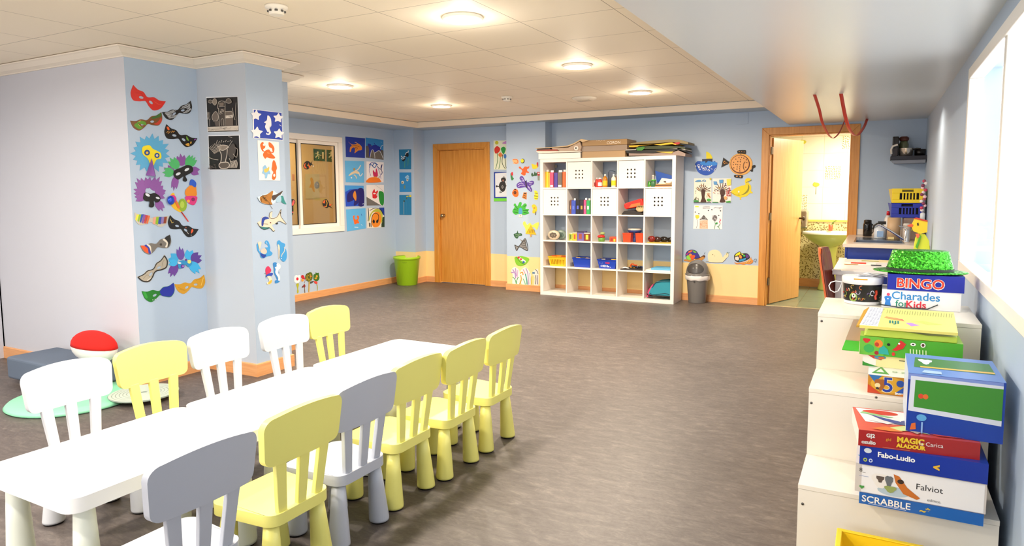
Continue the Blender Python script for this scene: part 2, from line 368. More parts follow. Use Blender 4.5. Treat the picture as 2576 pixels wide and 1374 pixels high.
kx = D1[0]+.165; b = B(); b.lathe([(.004, .0), (.026, .0), (.028, .006), (.012, .012), (.010, .03), (.024, .04), (.029, .055), (.024, .068), (.004, .073)], (0, 0, 0), 20, M('#b9a27c', .22, 1, name='brass_satin'), axis='Y')
b.xf(Matrix.Translation((kx, YB+.022, 1.05)) @ Matrix.Scale(-1, 4, (0, 1, 0))); b.obj('door_knob', d1)
d2 = casing(D2, 'door_2')
hx, hy = D2[0]+.118, YB+.13; ang = math.radians(70.5); L2 = .80
b = B(); b.box(0, 0, .006, L2, .038, 2.055, M_OAKL); b.xf(Matrix.Translation((hx, hy, 0)) @ Matrix.Rotation(ang, 4, 'Z')); b.obj('door_leaf', d2, bevel=.002)
b = B(); hm = Matrix.Translation((hx, hy, 0)) @ Matrix.Rotation(ang, 4, 'Z')
b.box(L2-.085, -.008, .96, L2-.045, 0, 1.13, M_CHROME); b.lathe([(.014, 0), (.012, .045)], (0, 0, 0), 14, M_CHROME, axis='Y')
b2 = B(); b2.lathe([(.012, 0), (.012, .05), (.016, .055)], (0, 0, 0), 14, M('#5a5148', .3, 1, name='dark_bronze'), axis='Y'); b2.xf(Matrix.Translation((L2-.065, -.008, 1.05)) @ Matrix.Scale(-1, 4, (0, 1, 0)))
b2.ell((L2-.065, -.065, 1.05), (.03, .016, .03), M('#5a5148', .3, 1, name='dark_bronze'))
b2.xf(hm); b2.obj('door_handle', d2)
b = B()
for z in (.25, 1.05, 1.85): b.box(hx-.012, YB+.02, z, hx+.004, YB+.10, z+.09, M('#6b5a45', .35, 1, name='hinge'))
b.obj('hinge', d2)
struct(B().box(D2[0]+.1, YB-.012, 0, D2[1]-.1, YB+.014, .006, M('#c9b98f', .35, .6, name='threshold')).obj('trim_3', bevel=.002))
# ---------------------------------------------------------------- bathroom
def tile_wall():
    m, nt, bs, L = nodes('bathroom_wall_tile')
    g = nt.nodes.new('ShaderNodeNewGeometry'); sp = nt.nodes.new('ShaderNodeSeparateXYZ'); L.new(g.outputs['Position'], sp.inputs[0])
    def grid(ax, s, o, wd):
        a = nt.nodes.new('ShaderNodeMath'); a.operation = 'SUBTRACT'; L.new(sp.outputs[ax], a.inputs[0]); a.inputs[1].default_value = o
        p = nt.nodes.new('ShaderNodeMath'); p.operation = 'PINGPONG'; L.new(a.outputs[0], p.inputs[0]); p.inputs[1].default_value = s/2
        c = nt.nodes.new('ShaderNodeMath'); c.operation = 'LESS_THAN'; L.new(p.outputs[0], c.inputs[0]); c.inputs[1].default_value = wd/2; return c
    a, c = grid('X', .30, -1.02, .006), grid('Z', .24, .02, .006)
    mx = nt.nodes.new('ShaderNodeMath'); mx.operation = 'MAXIMUM'; L.new(a.outputs[0], mx.inputs[0]); L.new(c.outputs[0], mx.inputs[1])
    up = nt.nodes.new('ShaderNodeMix'); up.data_type = 'RGBA'; up.inputs['A'].default_value = lin('#f6edd6'); up.inputs['B'].default_value = lin('#dccfae'); L.new(mx.outputs[0], up.inputs['Factor'])
    # pebble mosaic below the dado
    v = nt.nodes.new('ShaderNodeTexVoronoi'); v.inputs['Scale'].default_value = 46; L.new(g.outputs['Position'], v.inputs['Vector'])
    lt = nt.nodes.new('ShaderNodeMath'); lt.operation = 'LESS_THAN'; lt.inputs[1].default_value = .40; L.new(v.outputs['Distance'], lt.inputs[0])
    lo = nt.nodes.new('ShaderNodeMix'); lo.data_type = 'RGBA'; lo.inputs['A'].default_value = lin('#e6d69a'); lo.inputs['B'].default_value = lin('#8a7440'); L.new(lt.outputs[0], lo.inputs['Factor'])
    zz = nt.nodes.new('ShaderNodeMath'); zz.operation = 'LESS_THAN'; zz.inputs[1].default_value = .95; L.new(sp.outputs['Z'], zz.inputs[0])
    fi = nt.nodes.new('ShaderNodeMix'); fi.data_type = 'RGBA'; L.new(zz.outputs[0], fi.inputs['Factor']); L.new(up.outputs['Result'], fi.inputs['A']); L.new(lo.outputs['Result'], fi.inputs['B'])
    L.new(fi.outputs['Result'], bs.inputs['Base Color']); bs.inputs['Roughness'].default_value = .18; return m
MT = tile_wall()
b = B(); b.box(-2.3, BY, 0, XR+.2, BY+.1, 2.4, MT); b.box(-2.4, YB+.12, 0, -2.3, BY+.1, 2.4, MT); b.box(XR+.1, YB+.12, 0, XR+.2, BY+.1, 2.4, MT)
b.box(-2.3, YB+.121, 0, D2[0], YB+.14, 2.4, MT); b.box(D2[1], YB+.121, 0, XR+.1, YB+.14, 2.4, MT); b.box(D2[0], YB+.121, D2[2], D2[1], YB+.14, 2.4, MT)
struct(b.obj('wall_bathroom')); struct(B().box(-2.3, YB+.1, 2.3, XR+.2, BY+.1, 2.36, M('#f4efe2', .6)).obj('ceiling_bathroom'))
t = thing('bathroom_lamp', 'round glowing ceiling lamp inside the bathroom', 'ceiling light', (-.15, 9.9, 2.25)); B().lathe([(.20, .0), (.22, .01), (.22, .049)], (-.15, 9.9, 2.25), 36, M('#f4efe4', .4), cap=False).obj('rim', t); B().lathe([(.001, 0), (.2, .0)], (-.15, 9.9, 2.256), 36, M('#fff3dc', .4, emit=5, name='bathroom_diffuser'), cap=False).obj('diffuser', t)
struct(B().box(-2.3, BY-.012, 0, XR+.1, BY, .12, M_SKIRT).obj('baseboard_bathroom'))
struct(B().box(-2.3, BY-.018, .955, XR+.1, BY, .985, M('#e3c65a', .3)).obj('trim_4', bevel=.004))
# printed deco tiles: dotted squares and a flower
def dots(x0, x1, z0, z1, nx, nz, lab, seed):
    r = random.Random(seed); b = B(); b.box(x0, BY-.006, z0, x1, BY-.0005, z1, M('#f8f2dd', .2))
    for i in range(nx):
        for j in range(nz):
            x = x0+(i+.5+r.uniform(-.2, .2))*(x1-x0)/nx; z = z0+(j+.5+r.uniform(-.2, .2))*(z1-z0)/nz; q = .0075
            b.add([(x+q*math.cos(k*PI/3), BY-.0068, z+q*math.sin(k*PI/3)) for k in range(6)][::-1], [tuple(range(6))], M(r.choice(['#b9a83c', '#8d8a3a', '#c2a05a']), .3))
    tag(b.obj('deco_tile'), lab, 'tile', 'dotted deco tiles in the bathroom')
for (x0, y0, x1, y1), n, lab, sd in (((2077, 418, 2114, 450), (9, 8), 'dotted deco tile in the middle of the bathroom wall', 1), ((2010, 490, 2030, 526), (5, 9), 'dotted deco tile beside the open door edge above the steel dispenser', 2), ((2120, 342, 2137, 375), (4, 8), 'dotted deco tile high by the right door jamb', 3)):
    a = ony(x0, y0, BY); c = ony(x1, y1, BY); dots(a.x, c.x, c.z, a.z, *n, lab, sd)
def stick_flower(px, py, h, label):
    p = ony(px, py, BY); b = B(); b.box(p.x-.004, BY-.003, p.z-h, p.x+.004, BY-.0005, p.z, '#9a9a60'); b.ell((p.x, BY-.003, p.z+.02), (.045, .002, .03), '#d9d24a'); b.ell((p.x-.02, BY-.003, p.z+.035), (.02, .002, .02), '#d9d24a')
    tag(b.obj('flower_decal'), label, 'decal')
stick_flower(2053, 468, .12, 'yellow flower decal in the middle of the bathroom tiles'); stick_flower(2020, 361, .12, 'yellow flower decal high beside the top of the open door')
# steel dispenser
p = ony(2018, 546, BY); t = thing('hand_dryer', 'stainless steel dispenser on the bathroom wall by the open door', 'dispenser', (p.x-.02, BY, p.z-.16))
B().box(p.x-.15, BY-.13, p.z-.16, p.x+.09, BY-.005, p.z+.10, M('#c9c2ae', .25, .9, name='steel')).obj('housing', t, bevel=.03, seg=4); B().lathe([(.02, 0), (.022, .02), (.01, .022)], (p.x, BY-.15, p.z-.08), 16, M_CHROME, axis='Y').obj('button', t)
# pedestal basin
M_SINK = M('#d2d878', .15, name='green_ceramic', coat=.4); M_SINKW = M('#fdfbe8', .12, name='white_ceramic')
sx, sy = -.60, 10.47; t = thing('pedestal_basin', 'pale green pedestal washbasin in the bathroom beyond the open door', 'washbasin', (sx, sy+.05, 0))
B().lathe([(.13, 0), (.13, .02), (.105, .1), (.10, .5), (.125, .66), (.13, .68)], (sx, sy+.08, 0), 28, M_SINK).obj('pedestal', t)
b = B(); b.lathe([(.08, .62), (.16, .65), (.27, .72), (.335, .785), (.345, .80)], (sx, sy, 0), 40, M_SINK, sy=.72, cap=False); b.lathe([(.345, .80), (.345, .828), (.33, .834), (.29, .83), (.24, .75), (.12, .70), (.01, .695)], (sx, sy, 0), 40, M_SINKW, sy=.72, cap=False)
b.obj('bowl', t)
t2 = thing('toothbrush_cup', 'small terracotta cup with a green sprig on the basin rim', 'cup', (sx+.01, sy+.16, .832))
B().lathe([(.026, 0), (.03, .09), (.027, .09), (.023, .01)], (sx+.01, sy+.16, .834), 16, M('#cf5a33', .4)).obj('cup', t2); B().tube([(sx+.01, sy+.16, .85), (sx+.03, sy+.16, .95), (sx+.08, sy+.16, .985)], .006, '#5f8a34').obj('sprig', t2)

# ---------------------------------------------------------------- ceiling fixtures
labs = ['downlight over the white tables, largest in the photo', 'downlight in the middle of the right row of three', 'downlight at the far end of the right row, nearest the shelf unit', 'downlight of the left pair nearer the blue column', 'downlight of the left pair nearer the back left corner',
        'downlight above the near tables', 'downlight above the camera side of the tables', 'downlight closest to the rear wall', 'downlight left of the tables before the column', 'downlight left behind the camera', 'downlight near the rear wall left', 'downlight above the left chairs']
M_LAMP = M('#fff6e6', .4, emit=14, name='lamp_diffuser')
for (x, y), lb in zip(LAMPS, labs):
    t = thing('downlight', 'round white recessed '+lb, 'ceiling light', (x, y, ZC-.02), 'recessed downlights')
    B().lathe([(.103, 0), (.116, .0), (.121, .010), (.121, .019), (.103, .019)], (x, y, ZC-.02), 36, M('#f6efe4', .4), cap=False).obj('rim', t)
    B().lathe([(.001, 0), (.104, .0)], (x, y, ZC-.018), 36, M_LAMP, cap=False).obj('diffuser', t)
def detector(x, y, lb):
    t = thing('smoke_detector', lb, 'smoke detector', (x, y, ZC-.05)); c = M('#f4ebdc', .4)
    B().lathe([(.036, .0), (.04, .006), (.042, .03), (.06, .036), (.062, .049)], (x, y, ZC-.05), 30, c).obj('housing', t)
    b = B()
    for k in range(8): a = k*PI/4; b.box(x+.0415*math.cos(a)-.006, y+.0415*math.sin(a)-.006, ZC-.036, x+.0415*math.cos(a)+.006, y+.0415*math.sin(a)+.006, ZC-.026, '#55504a')
    b.obj('sensor_vent', t)
detector(-3.616, 6.592, 'round smoke detector on the ceiling in front of the back wall')
detector(-2.976, 2.78, 'round smoke detector on the ceiling nearest the camera above the tables')
x, y = -2.921, 7.113; t = thing('ceiling_vent', 'round white ceiling vent between detector and the right downlights', 'vent', (x, y, ZC-.03))
B().lathe([(.09, 0), (.13, .015), (.14, .029)], (x, y, ZC-.03), 30, M('#efe4d2', .5)).obj('ring', t); B().box(x-.075, y-.05, ZC-.036, x+.075, y+.05, ZC-.03, M('#cdbfa9', .5)).obj('louvre', t)
# access hatch on the back wall
a = ony(1853, 285, YB); c = ony(1882, 312, YB); tag(B().box(a.x, YB-.006, c.z, c.x, YB-.0005, a.z, M_BLUE).obj('access_panel', bevel=.002), 'small blue square access panel high on the wall left of the open door', 'panel')

# ---------------------------------------------------------------- left wall window and the room behind it
WY0, WY1, WZ0, WZ1 = 6.2, 7.31, .872, 2.182
M_PVC = M('#f5ede4', .35, name='white_pvc'); M_GASK = M('#1d1a18', .5)
b = B(); yz_frame(b, XL-.12, XL+.018, WY0, WY1, WZ0, WZ1, .075, M_PVC)
win = struct(b.obj('window_1', bevel=.004))
def sash(y0, y1, x, nm):
    z0, z1 = WZ0+.075, WZ1-.075
    b = B(); yz_frame(b, x-.03, x, y0, y1, z0, z1, .045, M_PVC); yz_frame(b, x-.02, x-.004, y0+.045, y1-.045, z0+.045, z1-.045, .009, M_GASK)
    o = b.obj('sash', win, bevel=.003); B().box(x-.018, y0+.05, z0+.05, x-.014, y1-.05, z1-.05, glass_mat('tinted_pane', (.86, .80, .70), .05)).obj('pane', o)
sash(6.51, 7.235, XL-.01, 'a'); sash(WY0+.06, 6.56, XL-.045, 'b')
b = B()
for z in (1.05, 1.5, 1.98): b.box(XL-.012, 7.245, z, XL+.002, 7.255, z+.012, M_GASK)
b.obj('latch_pin', win)
# beige corridor behind the glass
mb = M('#dcc08a', .6); mb2 = M('#cda55f', .6)
b = B(); b.box(XL-1.5, 5.0, 0, XL-1.4, 9.2, 2.5, mb); b.box(XL-1.5, 9.2, 0, XL-.15, 9.3, 2.5, mb2); b.box(XL-1.5, 4.9, 0, XL-.15, 5.0, 2.5, mb)
b.box(XL-1.5, 4.9, -.05, XL-.15, 9.3, 0, mb2); b.box(XL-1.5, 4.9, 2.5, XL-.15, 9.3, 2.55, M('#efe3cc', .6)); struct(b.obj('wall_corridor'))
area('corridor_light', (XL-.8, 7.2, 2.45), (0, 0, 0), .4, .4, 26, (1, .86, .62), 'DISK')
# ---------------------------------------------------------------- chairs and tables
def shell_grid(rows, thick, bend, lean, m, nu=18):
    # rows: [(z, halfwidth)] ; a board facing X, bent across its width and leaning back
    b = B(); fr = []; k = len(rows)
    for side in (0, 1):
        for z, hw, arch in rows:
            for i in range(nu+1):
                u = -1+2*i/nu; y = hw*u
                x = -lean(z) + bend*(y/.19)**2 + (thick if side else 0)
                fr.append((x, y, z+arch*(1-u*u)))
    N = nu+1; T = k*N; fs = []
    for j in range(k-1):
        for i in range(nu):
            a = j*N+i; fs.append((a, a+N, a+N+1, a+1)); fs.append((T+a, T+a+1, T+a+N+1, T+a+N))
    for i in range(nu):
        fs.append((i, i+1, T+i+1, T+i)); a = (k-1)*N+i; fs.append((a, T+a, T+a+1, a+1))
    for j in range(k-1):
        a = j*N; fs.append((a, T+a, T+a+N, a+N)); a = j*N+nu; fs.append((a, a+N, T+a+N, T+a))
    b.add(fr, fs, m, True); return b
def lean(z): return .148+.045*(z-.30)/.37
def rounded(hx, hy, r, n=6, hy2=None):
    hy2 = hy2 or hy; out = []
    for cx, cy, a0 in ((hx-r, hy-r, 0), (-hx+r, hy2-r, PI/2), (-hx+r, -hy2+r, PI), (hx-r, -hy+r, 1.5*PI)):
        for i in range(n+1):
            a = a0+PI/2*i/n; out.append((cx+r*math.cos(a), cy+r*math.sin(a)))
    return out
M_PAD = M('#16120f', .6, name='black_rubber')
def make_chair(m):
    t = thing('childrens_chair', 'x y z w', 'chair', (0, 0, 0), 'moulded plastic childrens chairs at the white tables')
    b = B(); b.prism([(x, y, .258) for x, y in rounded(.155, .165, .05, 6, .147)], (0, 0, .044), m, smooth=True); b.obj('seat', t, bevel=.008, seg=3, origin=(0, 0, 0))
    z0, z1, r, rb = .489, .662, .042, .032; rows = []
    for q in range(0, 7): d = rb*(1-math.cos(PI/2*q/6)); rows.append((z0+d, .177+.002*q/6-(rb-math.sqrt(max(0, rb*rb-(rb-d)**2))), .0))
    for q in range(1, 4): rows.append((z0+rb+(z1-z0-r-rb)*q/4, .179+.008*q/4, .003*q))
    for q in range(6, -1, -1): d = r*(1-math.cos(PI/2*q/6)); rows.append((z1-d, .187+.002*(6-q)/6-(r-math.sqrt(max(0, r*r-(r-d)**2))), .014))
    o = shell_grid(rows, .028, .020, lambda z: lean(z)+.012, m).obj('backrest', t, bevel=.006, seg=3, origin=(0, 0, 0))
    for y in (-.088, 0, .088):
        b = B(); lo, hi = .298, .50; w0, w1 = .020, .0235
        v = []
        for z, w_, yy in ((lo, w0, y*.98), (hi, w1, y*1.2)):
            X = -lean(z)+.006+.022*(yy/.19)**2
            v += [(X-.008, yy-w_, z), (X+.012, yy-w_, z), (X+.012, yy+w_, z), (X-.008, yy+w_, z)]
        b.add(v, [(3, 2, 1, 0), (4, 5, 6, 7), (0, 1, 5, 4), (1, 2, 6, 5), (2, 3, 7, 6), (3, 0, 4, 7)], m); b.obj('slat', t, bevel=.003, origin=(0, 0, 0))
    for sx_ in (-1, 1):
        for sy_ in (-1, 1):
            b = B(); b.lathe([(.043, .008), (.0435, .016), (.034, .16), (.0265, .262)], (0, 0, 0), 26, m)
            for i in range(len(b.v)):
                v = b.v[i]; q = v.z/.262; v.x += sx_*(.118-.01*q); v.y += sy_*(.124-.014*q)
            lg = b.obj('leg', t, origin=(sx_*.118, sy_*.124, 0))
            B().lathe([(.038, 0), (.040, .009)], (sx_*.118, sy_*.124, 0), 22, M_PAD).obj('foot_pad', lg, origin=(sx_*.118, sy_*.124, 0))
    return t
YEL = M('#f0e880', .38, name='yellow_plastic', coat=.1); WHI = M('#d2d3d6', .38, name='white_plastic', coat=.1); GRY = M('#b7bac3', .38, name='grey_plastic', coat=.1)
protos = {}
def chair(kind, x, y, rz, label):
    if kind not in protos:
        protos[kind] = make_chair({'y': YEL, 'w': WHI, 'g': GRY}[kind]); c = protos[kind]; c.location = (x, y, 0); c.rotation_euler = (0, 0, rz); c['label'] = label; return c
    return dup(protos[kind], (x, y, 0), rz, label)
LXC = -2.98
chair('y', -1.965, 3.23, PI+.0, 'yellow childrens chair at the far end of the right row')
chair('y', -1.965, 2.827, PI, 'yellow childrens chair, second from the far end of the right row')
chair('y', -1.99, 2.456, PI, 'yellow childrens chair just beyond the pale grey one in the right row')
chair('g', -1.975, 2.087, PI, 'pale grey childrens chair between two yellow ones in the right row')
chair('y', -1.955, 1.725, PI, 'yellow childrens chair between the two pale grey ones in the right row')
chair('g', -1.93, 1.30, PI-.01, 'pale grey childrens chair nearest to the camera, largest in the photo')
chair('y', LXC, 3.285, 0, 'yellow childrens chair at the far end of the left row, beyond the tables')
chair('w', LXC, 2.91, 0, 'white childrens chair beside the far yellow one of the left row')
chair('w', LXC-.01, 2.455, 0, 'white childrens chair of the left row standing before the column base')
chair('y', LXC-.01, 2.06, 0, 'yellow childrens chair between two white ones in the left row')
chair('w', LXC, 1.66, 0, 'white childrens chair at the left edge of the photo, cut off by it')
M_TAB = M('#fbfaf6', .22, name='white_table_plastic', coat=.15); M_TLEG = M('#e9ecdd', .4, name='table_leg_plastic')
def make_table():
    t = thing('childrens_table', 'x', 'table', (0, 0, 0), 'white childrens tables in a row')
    B().prism([(x, y, .43) for x, y in rounded(.275, .385, .055, 8)], (0, 0, .05), M_TAB, smooth=True).obj('tabletop', t, bevel=.01, seg=3, origin=(0, 0, 0))
    for a in (-1, 1):
        for c in (-1, 1):
            b = B(); b.lathe([(.05, .008), (.051, .02), (.038, .28), (.030, .432)], (a*.205, c*.305, 0), 28, M_TLEG); lg = b.obj('leg', t, origin=(a*.205, c*.305, 0))
            B().lathe([(.044, 0), (.046, .009)], (a*.205, c*.305, 0), 22, M_PAD).obj('foot_pad', lg, origin=(a*.205, c*.305, 0))
    return t
tb = make_table(); TX = -2.425; tb.location = (TX, 3.045, 0); tb['label'] = 'white childrens table at the far end of the row'
dup(tb, (TX, 2.272, 0), 0, 'white childrens table in the middle of the row'); dup(tb, (TX, 1.497, 0), 0, 'white childrens table nearest to the camera, cut by the left edge')

# ---------------------------------------------------------------- shelf unit
SX0, SY0, SY1, SH = -4.059, 8.326, 8.716, 1.85
t = shelf = thing('shelf_unit', 'white open shelf unit of five by five square cells against the back wall', 'shelf unit', (SX0+.925, SY0+.2, 0))
FT, IB = .045, .018; CW = (1.85-2*FT-4*IB)/5; M_SH = M('#ece5dc', .3, name='white_shelf_laminate')
B().box(SX0, SY0, SH-FT, SX0+1.85, SY1, SH, M_SH).obj('top_panel', t, bevel=.002)
B().box(SX0, SY0, 0, SX0+1.85, SY1, FT, M_SH).obj('bottom_panel', t, bevel=.002)
for x in (SX0, SX0+1.85-FT): B().box(x, SY0, FT, x+FT, SY1, SH-FT, M_SH).obj('side_panel', t, bevel=.002)
for k in range(1, 5):
    x = SX0+FT+k*CW+(k-1)*IB; B().box(x, SY0+.001, FT, x+IB, SY1, SH-FT, M_SH).obj('divider', t)
for k in range(1, 5):
    z = FT+k*CW+(k-1)*IB
    for c in range(5):
        x = SX0+FT+c*(CW+IB); B().box(x, SY0+.001, z, x+CW, SY1, z+IB, M_SH).obj('shelf_board', t)
def cell(c, r): # row 0 on top -> x0, x1, z0, z1
    x = SX0+FT+c*(CW+IB); z = FT+(4-r)*(CW+IB); return x, x+CW, z, z+CW
M_DARK = M('#1c1613', .8)
for c, r, lb in ((1, 0, 'second cell of the top row'), (3, 0, 'fourth cell of the top row'), (0, 1, 'leftmost cell of the second row'), (2, 1, 'middle cell of the second row'), (4, 1, 'rightmost cell of the second row')):
    x0, x1, z0, z1 = cell(c, r); g = .003; x0 += g; x1 -= g; z0 += .001; z1 -= .005
    t = thing('storage_box', 'white box front with nine dark holes in the '+lb, 'storage box', ((x0+x1)/2, SY0+.18, z0), 'white box inserts of the shelf unit')
    cx, cz = (x0+x1)/2, (z0+z1)/2+.005; out = [Vector(p) for p in ((x0, 0, z0), (x1, 0, z0), (x1, 0, z1), (x0, 0, z1))]; holes = []
    for i in (-1, 0, 1):
        for j in (-1, 0, 1): holes.append([Vector((cx+i*.047+.0115*math.cos(a*PI/5), 0, cz+j*.047+.0115*math.sin(a*PI/5))) for a in range(10)])
    loops = [out]+holes; tri = tessellate_polygon(loops); flat = [v for l in loops for v in l]
    b = B(); n = len(flat); Y0, Y1 = SY0+.004, SY0+.018
    fs = []
    for q in tri:
        e = (flat[q[1]]-flat[q[0]]).cross(flat[q[2]]-flat[q[0]])
        if e.y > 0: q = q[::-1]
        fs.append(tuple(q)); fs.append((q[2]+n, q[1]+n, q[0]+n))
    k = 0
    for l in loops:
        for i in range(len(l)): j = (i+1) % len(l); fs.append((k+i, k+j, n+k+j, n+k+i) if l is out else (k+j, k+i, n+k+i, n+k+j))
        k += len(l)
    b.add([(v.x, Y0, v.z) for v in flat]+[(v.x, Y1, v.z) for v in flat], fs, M_SH); b.obj('front_panel', t)
    b = B(); b.box(x0, Y1, z0, x1, SY1-.03, z0+.01, M_SH); b.box(x0, Y1, z0+.01, x0+.01, SY1-.03, z1, M_SH); b.box(x1-.01, Y1, z0+.01, x1, SY1-.03, z1, M_SH); b.box(x0+.01, SY1-.04, z0+.01, x1-.01, SY1-.03, z1, M_DARK); b.box(x0+.01, Y1, z1-.01, x1-.01, SY1-.04, z1, M_SH)
    b.obj('body', t); B().box(x0+.012, Y1+.004, z0+.012, x1-.012, Y1+.006, z1-.012, M_DARK).obj('hole_shade_plate', t)  # dark plate behind the holes stands in for the shade inside the box
# --- helpers for goods standing in cells: crop coordinates of two measured views
def c7(x, y): return 1340+x/6.245, 340+y/6.245
def c8(x, y): return 1340+x/5.975, 540+y/5.975
def xr(cf, xa, xb, Y, y=600): return ony(*cf(xa, y), Y).x, ony(*cf(xb, y), Y).x
GR = {}
def goods(cf, c, r, xa, xb, h, col, name, label, cat, Y=SY0+.05, depth=.2, group=None, rough=.4, bev=.003, deco=None, base=0):
    x0, x1 = xr(cf, xa, xb, Y); z = cell(c, r)[2]+base; lo, hi, _, _ = cell(c, r); x0 = max(x0, lo+.002); x1 = min(x1, hi-.002)
    if deco:
        t = thing(name, label, cat, ((x0+x1)/2, Y+depth/2, z), group); B().box(x0, Y, z+.0005, x1, Y+depth, z+h, M(col, rough)).obj('body', t, bevel=bev)
        for dn, a, bb, e, f, dc in deco:   # fractions on the front
            B().box(x0+(x1-x0)*a, Y-.0015, z+h*bb, x0+(x1-x0)*e, Y+.001, z+h*f, M(dc, rough)).obj(dn, t)
        return t
    return tag(B().box(x0, Y, z+.0005, x1, Y+depth, z+h, M(col, rough)).obj(name, bevel=bev), label, cat, group)
def tabs(px, py, cf, Y, par, col='#f6f3ee'):
    p = ony(*cf(px, py), Y+.01)
# row 0, cell 0: binders with label tabs
bind = [(160, 180, .215, '#f2a23c', 'thin orange'), (188, 243, .215, '#f5c52d', 'yellow'), (247, 268, .20, '#f0b648', 'thin ochre'), (270, 325, .205, '#e5496d', 'pink'), (335, 390, .20, '#4d3a94', 'purple'), (394, 458, .205, '#6e6259', 'grey brown'), (468, 517, .21, '#f0692a', 'bright orange')]
for i, (a, c_, h, col, nm) in enumerate(bind):
    Y = SY0+.06; x0, x1 = xr(c7, a, c_, Y); z = cell(0, 0)[2]; x0 = max(x0, cell(0, 0)[0]+.003); x1 = min(x1, cell(0, 0)[1]-.003)
    t = thing('binder', nm+' binder standing in the top left cell', 'binder', ((x0+x1)/2, Y+.12, z), 'binders in the top left cell')
    B().box(x0, Y, z+.0005, x1, Y+.24, z+h, M(col, .4)).obj('cover', t, bevel=.002)
    if i % 2 == 1 or i == 6: B().box(x0+.006, Y+.02, z+h, x1-.006, Y+.025, z+h+.028, M('#f3efe9', .4)).obj('index_tab', t)
    if i in (3, 5): B().box(x0+.006, Y-.001, z+.01, x1-.006, Y+.001, z+.035, M('#f3efe9', .4)).obj('spine_label', t)
tag(B().box(*ony(*c7(333, 515), SY1-.002)[:], *(ony(*c7(378, 470), SY1-.002)+Vector((0, .006, 0)))[:], M('#c9c7b4', .5)).obj('wall_socket'), 'pale switch plate seen behind the binders in the top left cell', 'switch')
# row 0, cell 2: glue and paint bottles
def bottle(cf, c, r, px, w, h, col, cap, name, label, Y=SY0+.08, lab=None, neck=.35, sq=1, cat='bottle', base=0, group=None):
    x = ony(*cf(px, 600), Y).x; z = cell(c, r)[2]+base if c is not None else base; R_ = w/2
    t = thing(name, label, cat, (x, Y, z), group)
    B().lathe([(R_*.92, .0005), (R_, .004), (R_, h*.62), (R_*.85, h*.72), (R_*neck, h*.82), (R_*neck, h*.88)], (x, Y, z), 20, M(col, .25), sy=sq).obj('body', t)
    B().lathe([(R_*neck*1.25, h*.86), (R_*neck*1.1, h*.97), (R_*neck*.6, h)], (x, Y, z), 16, M(cap, .35)).obj('cap', t)
    if lab: B().lathe([(R_*1.01, h*.12), (R_*1.01, h*.5)], (x, Y, z), 20, M(lab, .5), sy=sq, cap=False).obj('paper_label', t)
    return t
bottle(c7, 2, 0, 960, .034, .125, '#efe9e2', '#e8e2da', 'glue_bottle', 'white glue bottle at the left of the bottle cell in the top row', lab='#b23b3b')
bottle(c7, 2, 0, 1010, .042, .125, '#d8352b', '#efeae3', 'glue_bottle', 'red glue bottle with a white top second from left in the top row bottle cell')
bottle(c7, 2, 0, 1058, .056, .125, '#dd2f27', '#efeae3', 'glue_bottle', 'wide red and white glue bottle beside the amber bottle', lab='#f1ebe4', neck=.6)
bottle(c7, 2, 0, 1138, .066, .17, '#b8761c', '#f4efe6', 'amber_bottle', 'amber bottle with a white cap and yellow label in the top middle cell', lab='#e2b321')
bottle(c7, 2, 0, 1272, .060, .17, '#e8dccb', '#dce6ea', 'paint_bottle', 'cream bottle with yellow and blue print at the right of the top middle cell', lab='#e8d21f')
bottle(c7, 2, 0, 1310, .022, .165, '#c98c4a', '#f4efe6', 'paint_bottle', 'slim brown bottle at the right wall of the top middle cell', Y=SY0+.12)
x = ony(*c7(1218, 700), SY0+.16).x; z = cell(2, 0)[2]; t = thing('folding_stand', 'dark blue bent metal bookend behind the bottles of the top middle cell', 'bookend', (x, SY0+.2, z))
B().box(x-.04, SY0+.2, z+.0005, x+.04, SY0+.204, z+.2, M('#5b6270', .3)).obj('plate', t); B().tube([(x-.04, SY0+.19, z+.01), (x-.04, SY0+.19, z+.19), (x-.02, SY0+.19, z+.215), (x+.02, SY0+.19, z+.215), (x+.06, SY0+.19, z+.2)], .004, '#3b4a60').obj('wire', t)
# row 0, cell 4: folders, papers, green jars
x0, x1, z, _ = cell(4, 0)
b = B(); p = [ony(*c7(*q), SY0+.28) for q in ((1925, 560), (2205, 640), (2205, 790), (1950, 740))]; b.prism([(q.x, q.y, max(q.z, z+.03)) for q in p], (0, .012, 0), M('#2456b4', .4)); tag(b.obj('folder'), 'blue folder leaning in the top right cell', 'folder')
tag(B().box(x0+.06, SY0+.02, z+.001, x1-.003, SY0+.26, z+.012, M('#c9773a', .5)).obj('book', bevel=.001), 'orange brown flat book at the bottom of the top right cell', 'book', 'flat books in the top right cell')
tag(B().box(x0+.10, SY0+.03, z+.0125, x1-.003, SY0+.26, z+.026, M('#3a2d26', .5)).obj('book', bevel=.001), 'dark flat book lying on the orange brown one', 'book', 'flat books in the top right cell')
tag(B().box(x0+.10, SY0+.03, z+.0265, x1-.004, SY0+.26, z+.034, M('#d8a765', .5)).obj('book', bevel=.001), 'tan flat book on top of the dark one', 'book', 'flat books in the top right cell')
b = B(); b.prism([(x0+.13, SY0+.12, z+.035), (x0+.17, SY0+.14, z+.11), (x1-.02, SY0+.16, z+.09), (x1-.01, SY0+.12, z+.036)], (0, .006, 0), M('#e8dccd', .6)); tag(b.obj('paper_sheet'), 'cream paper sheet propped before the blue folder', 'paper')
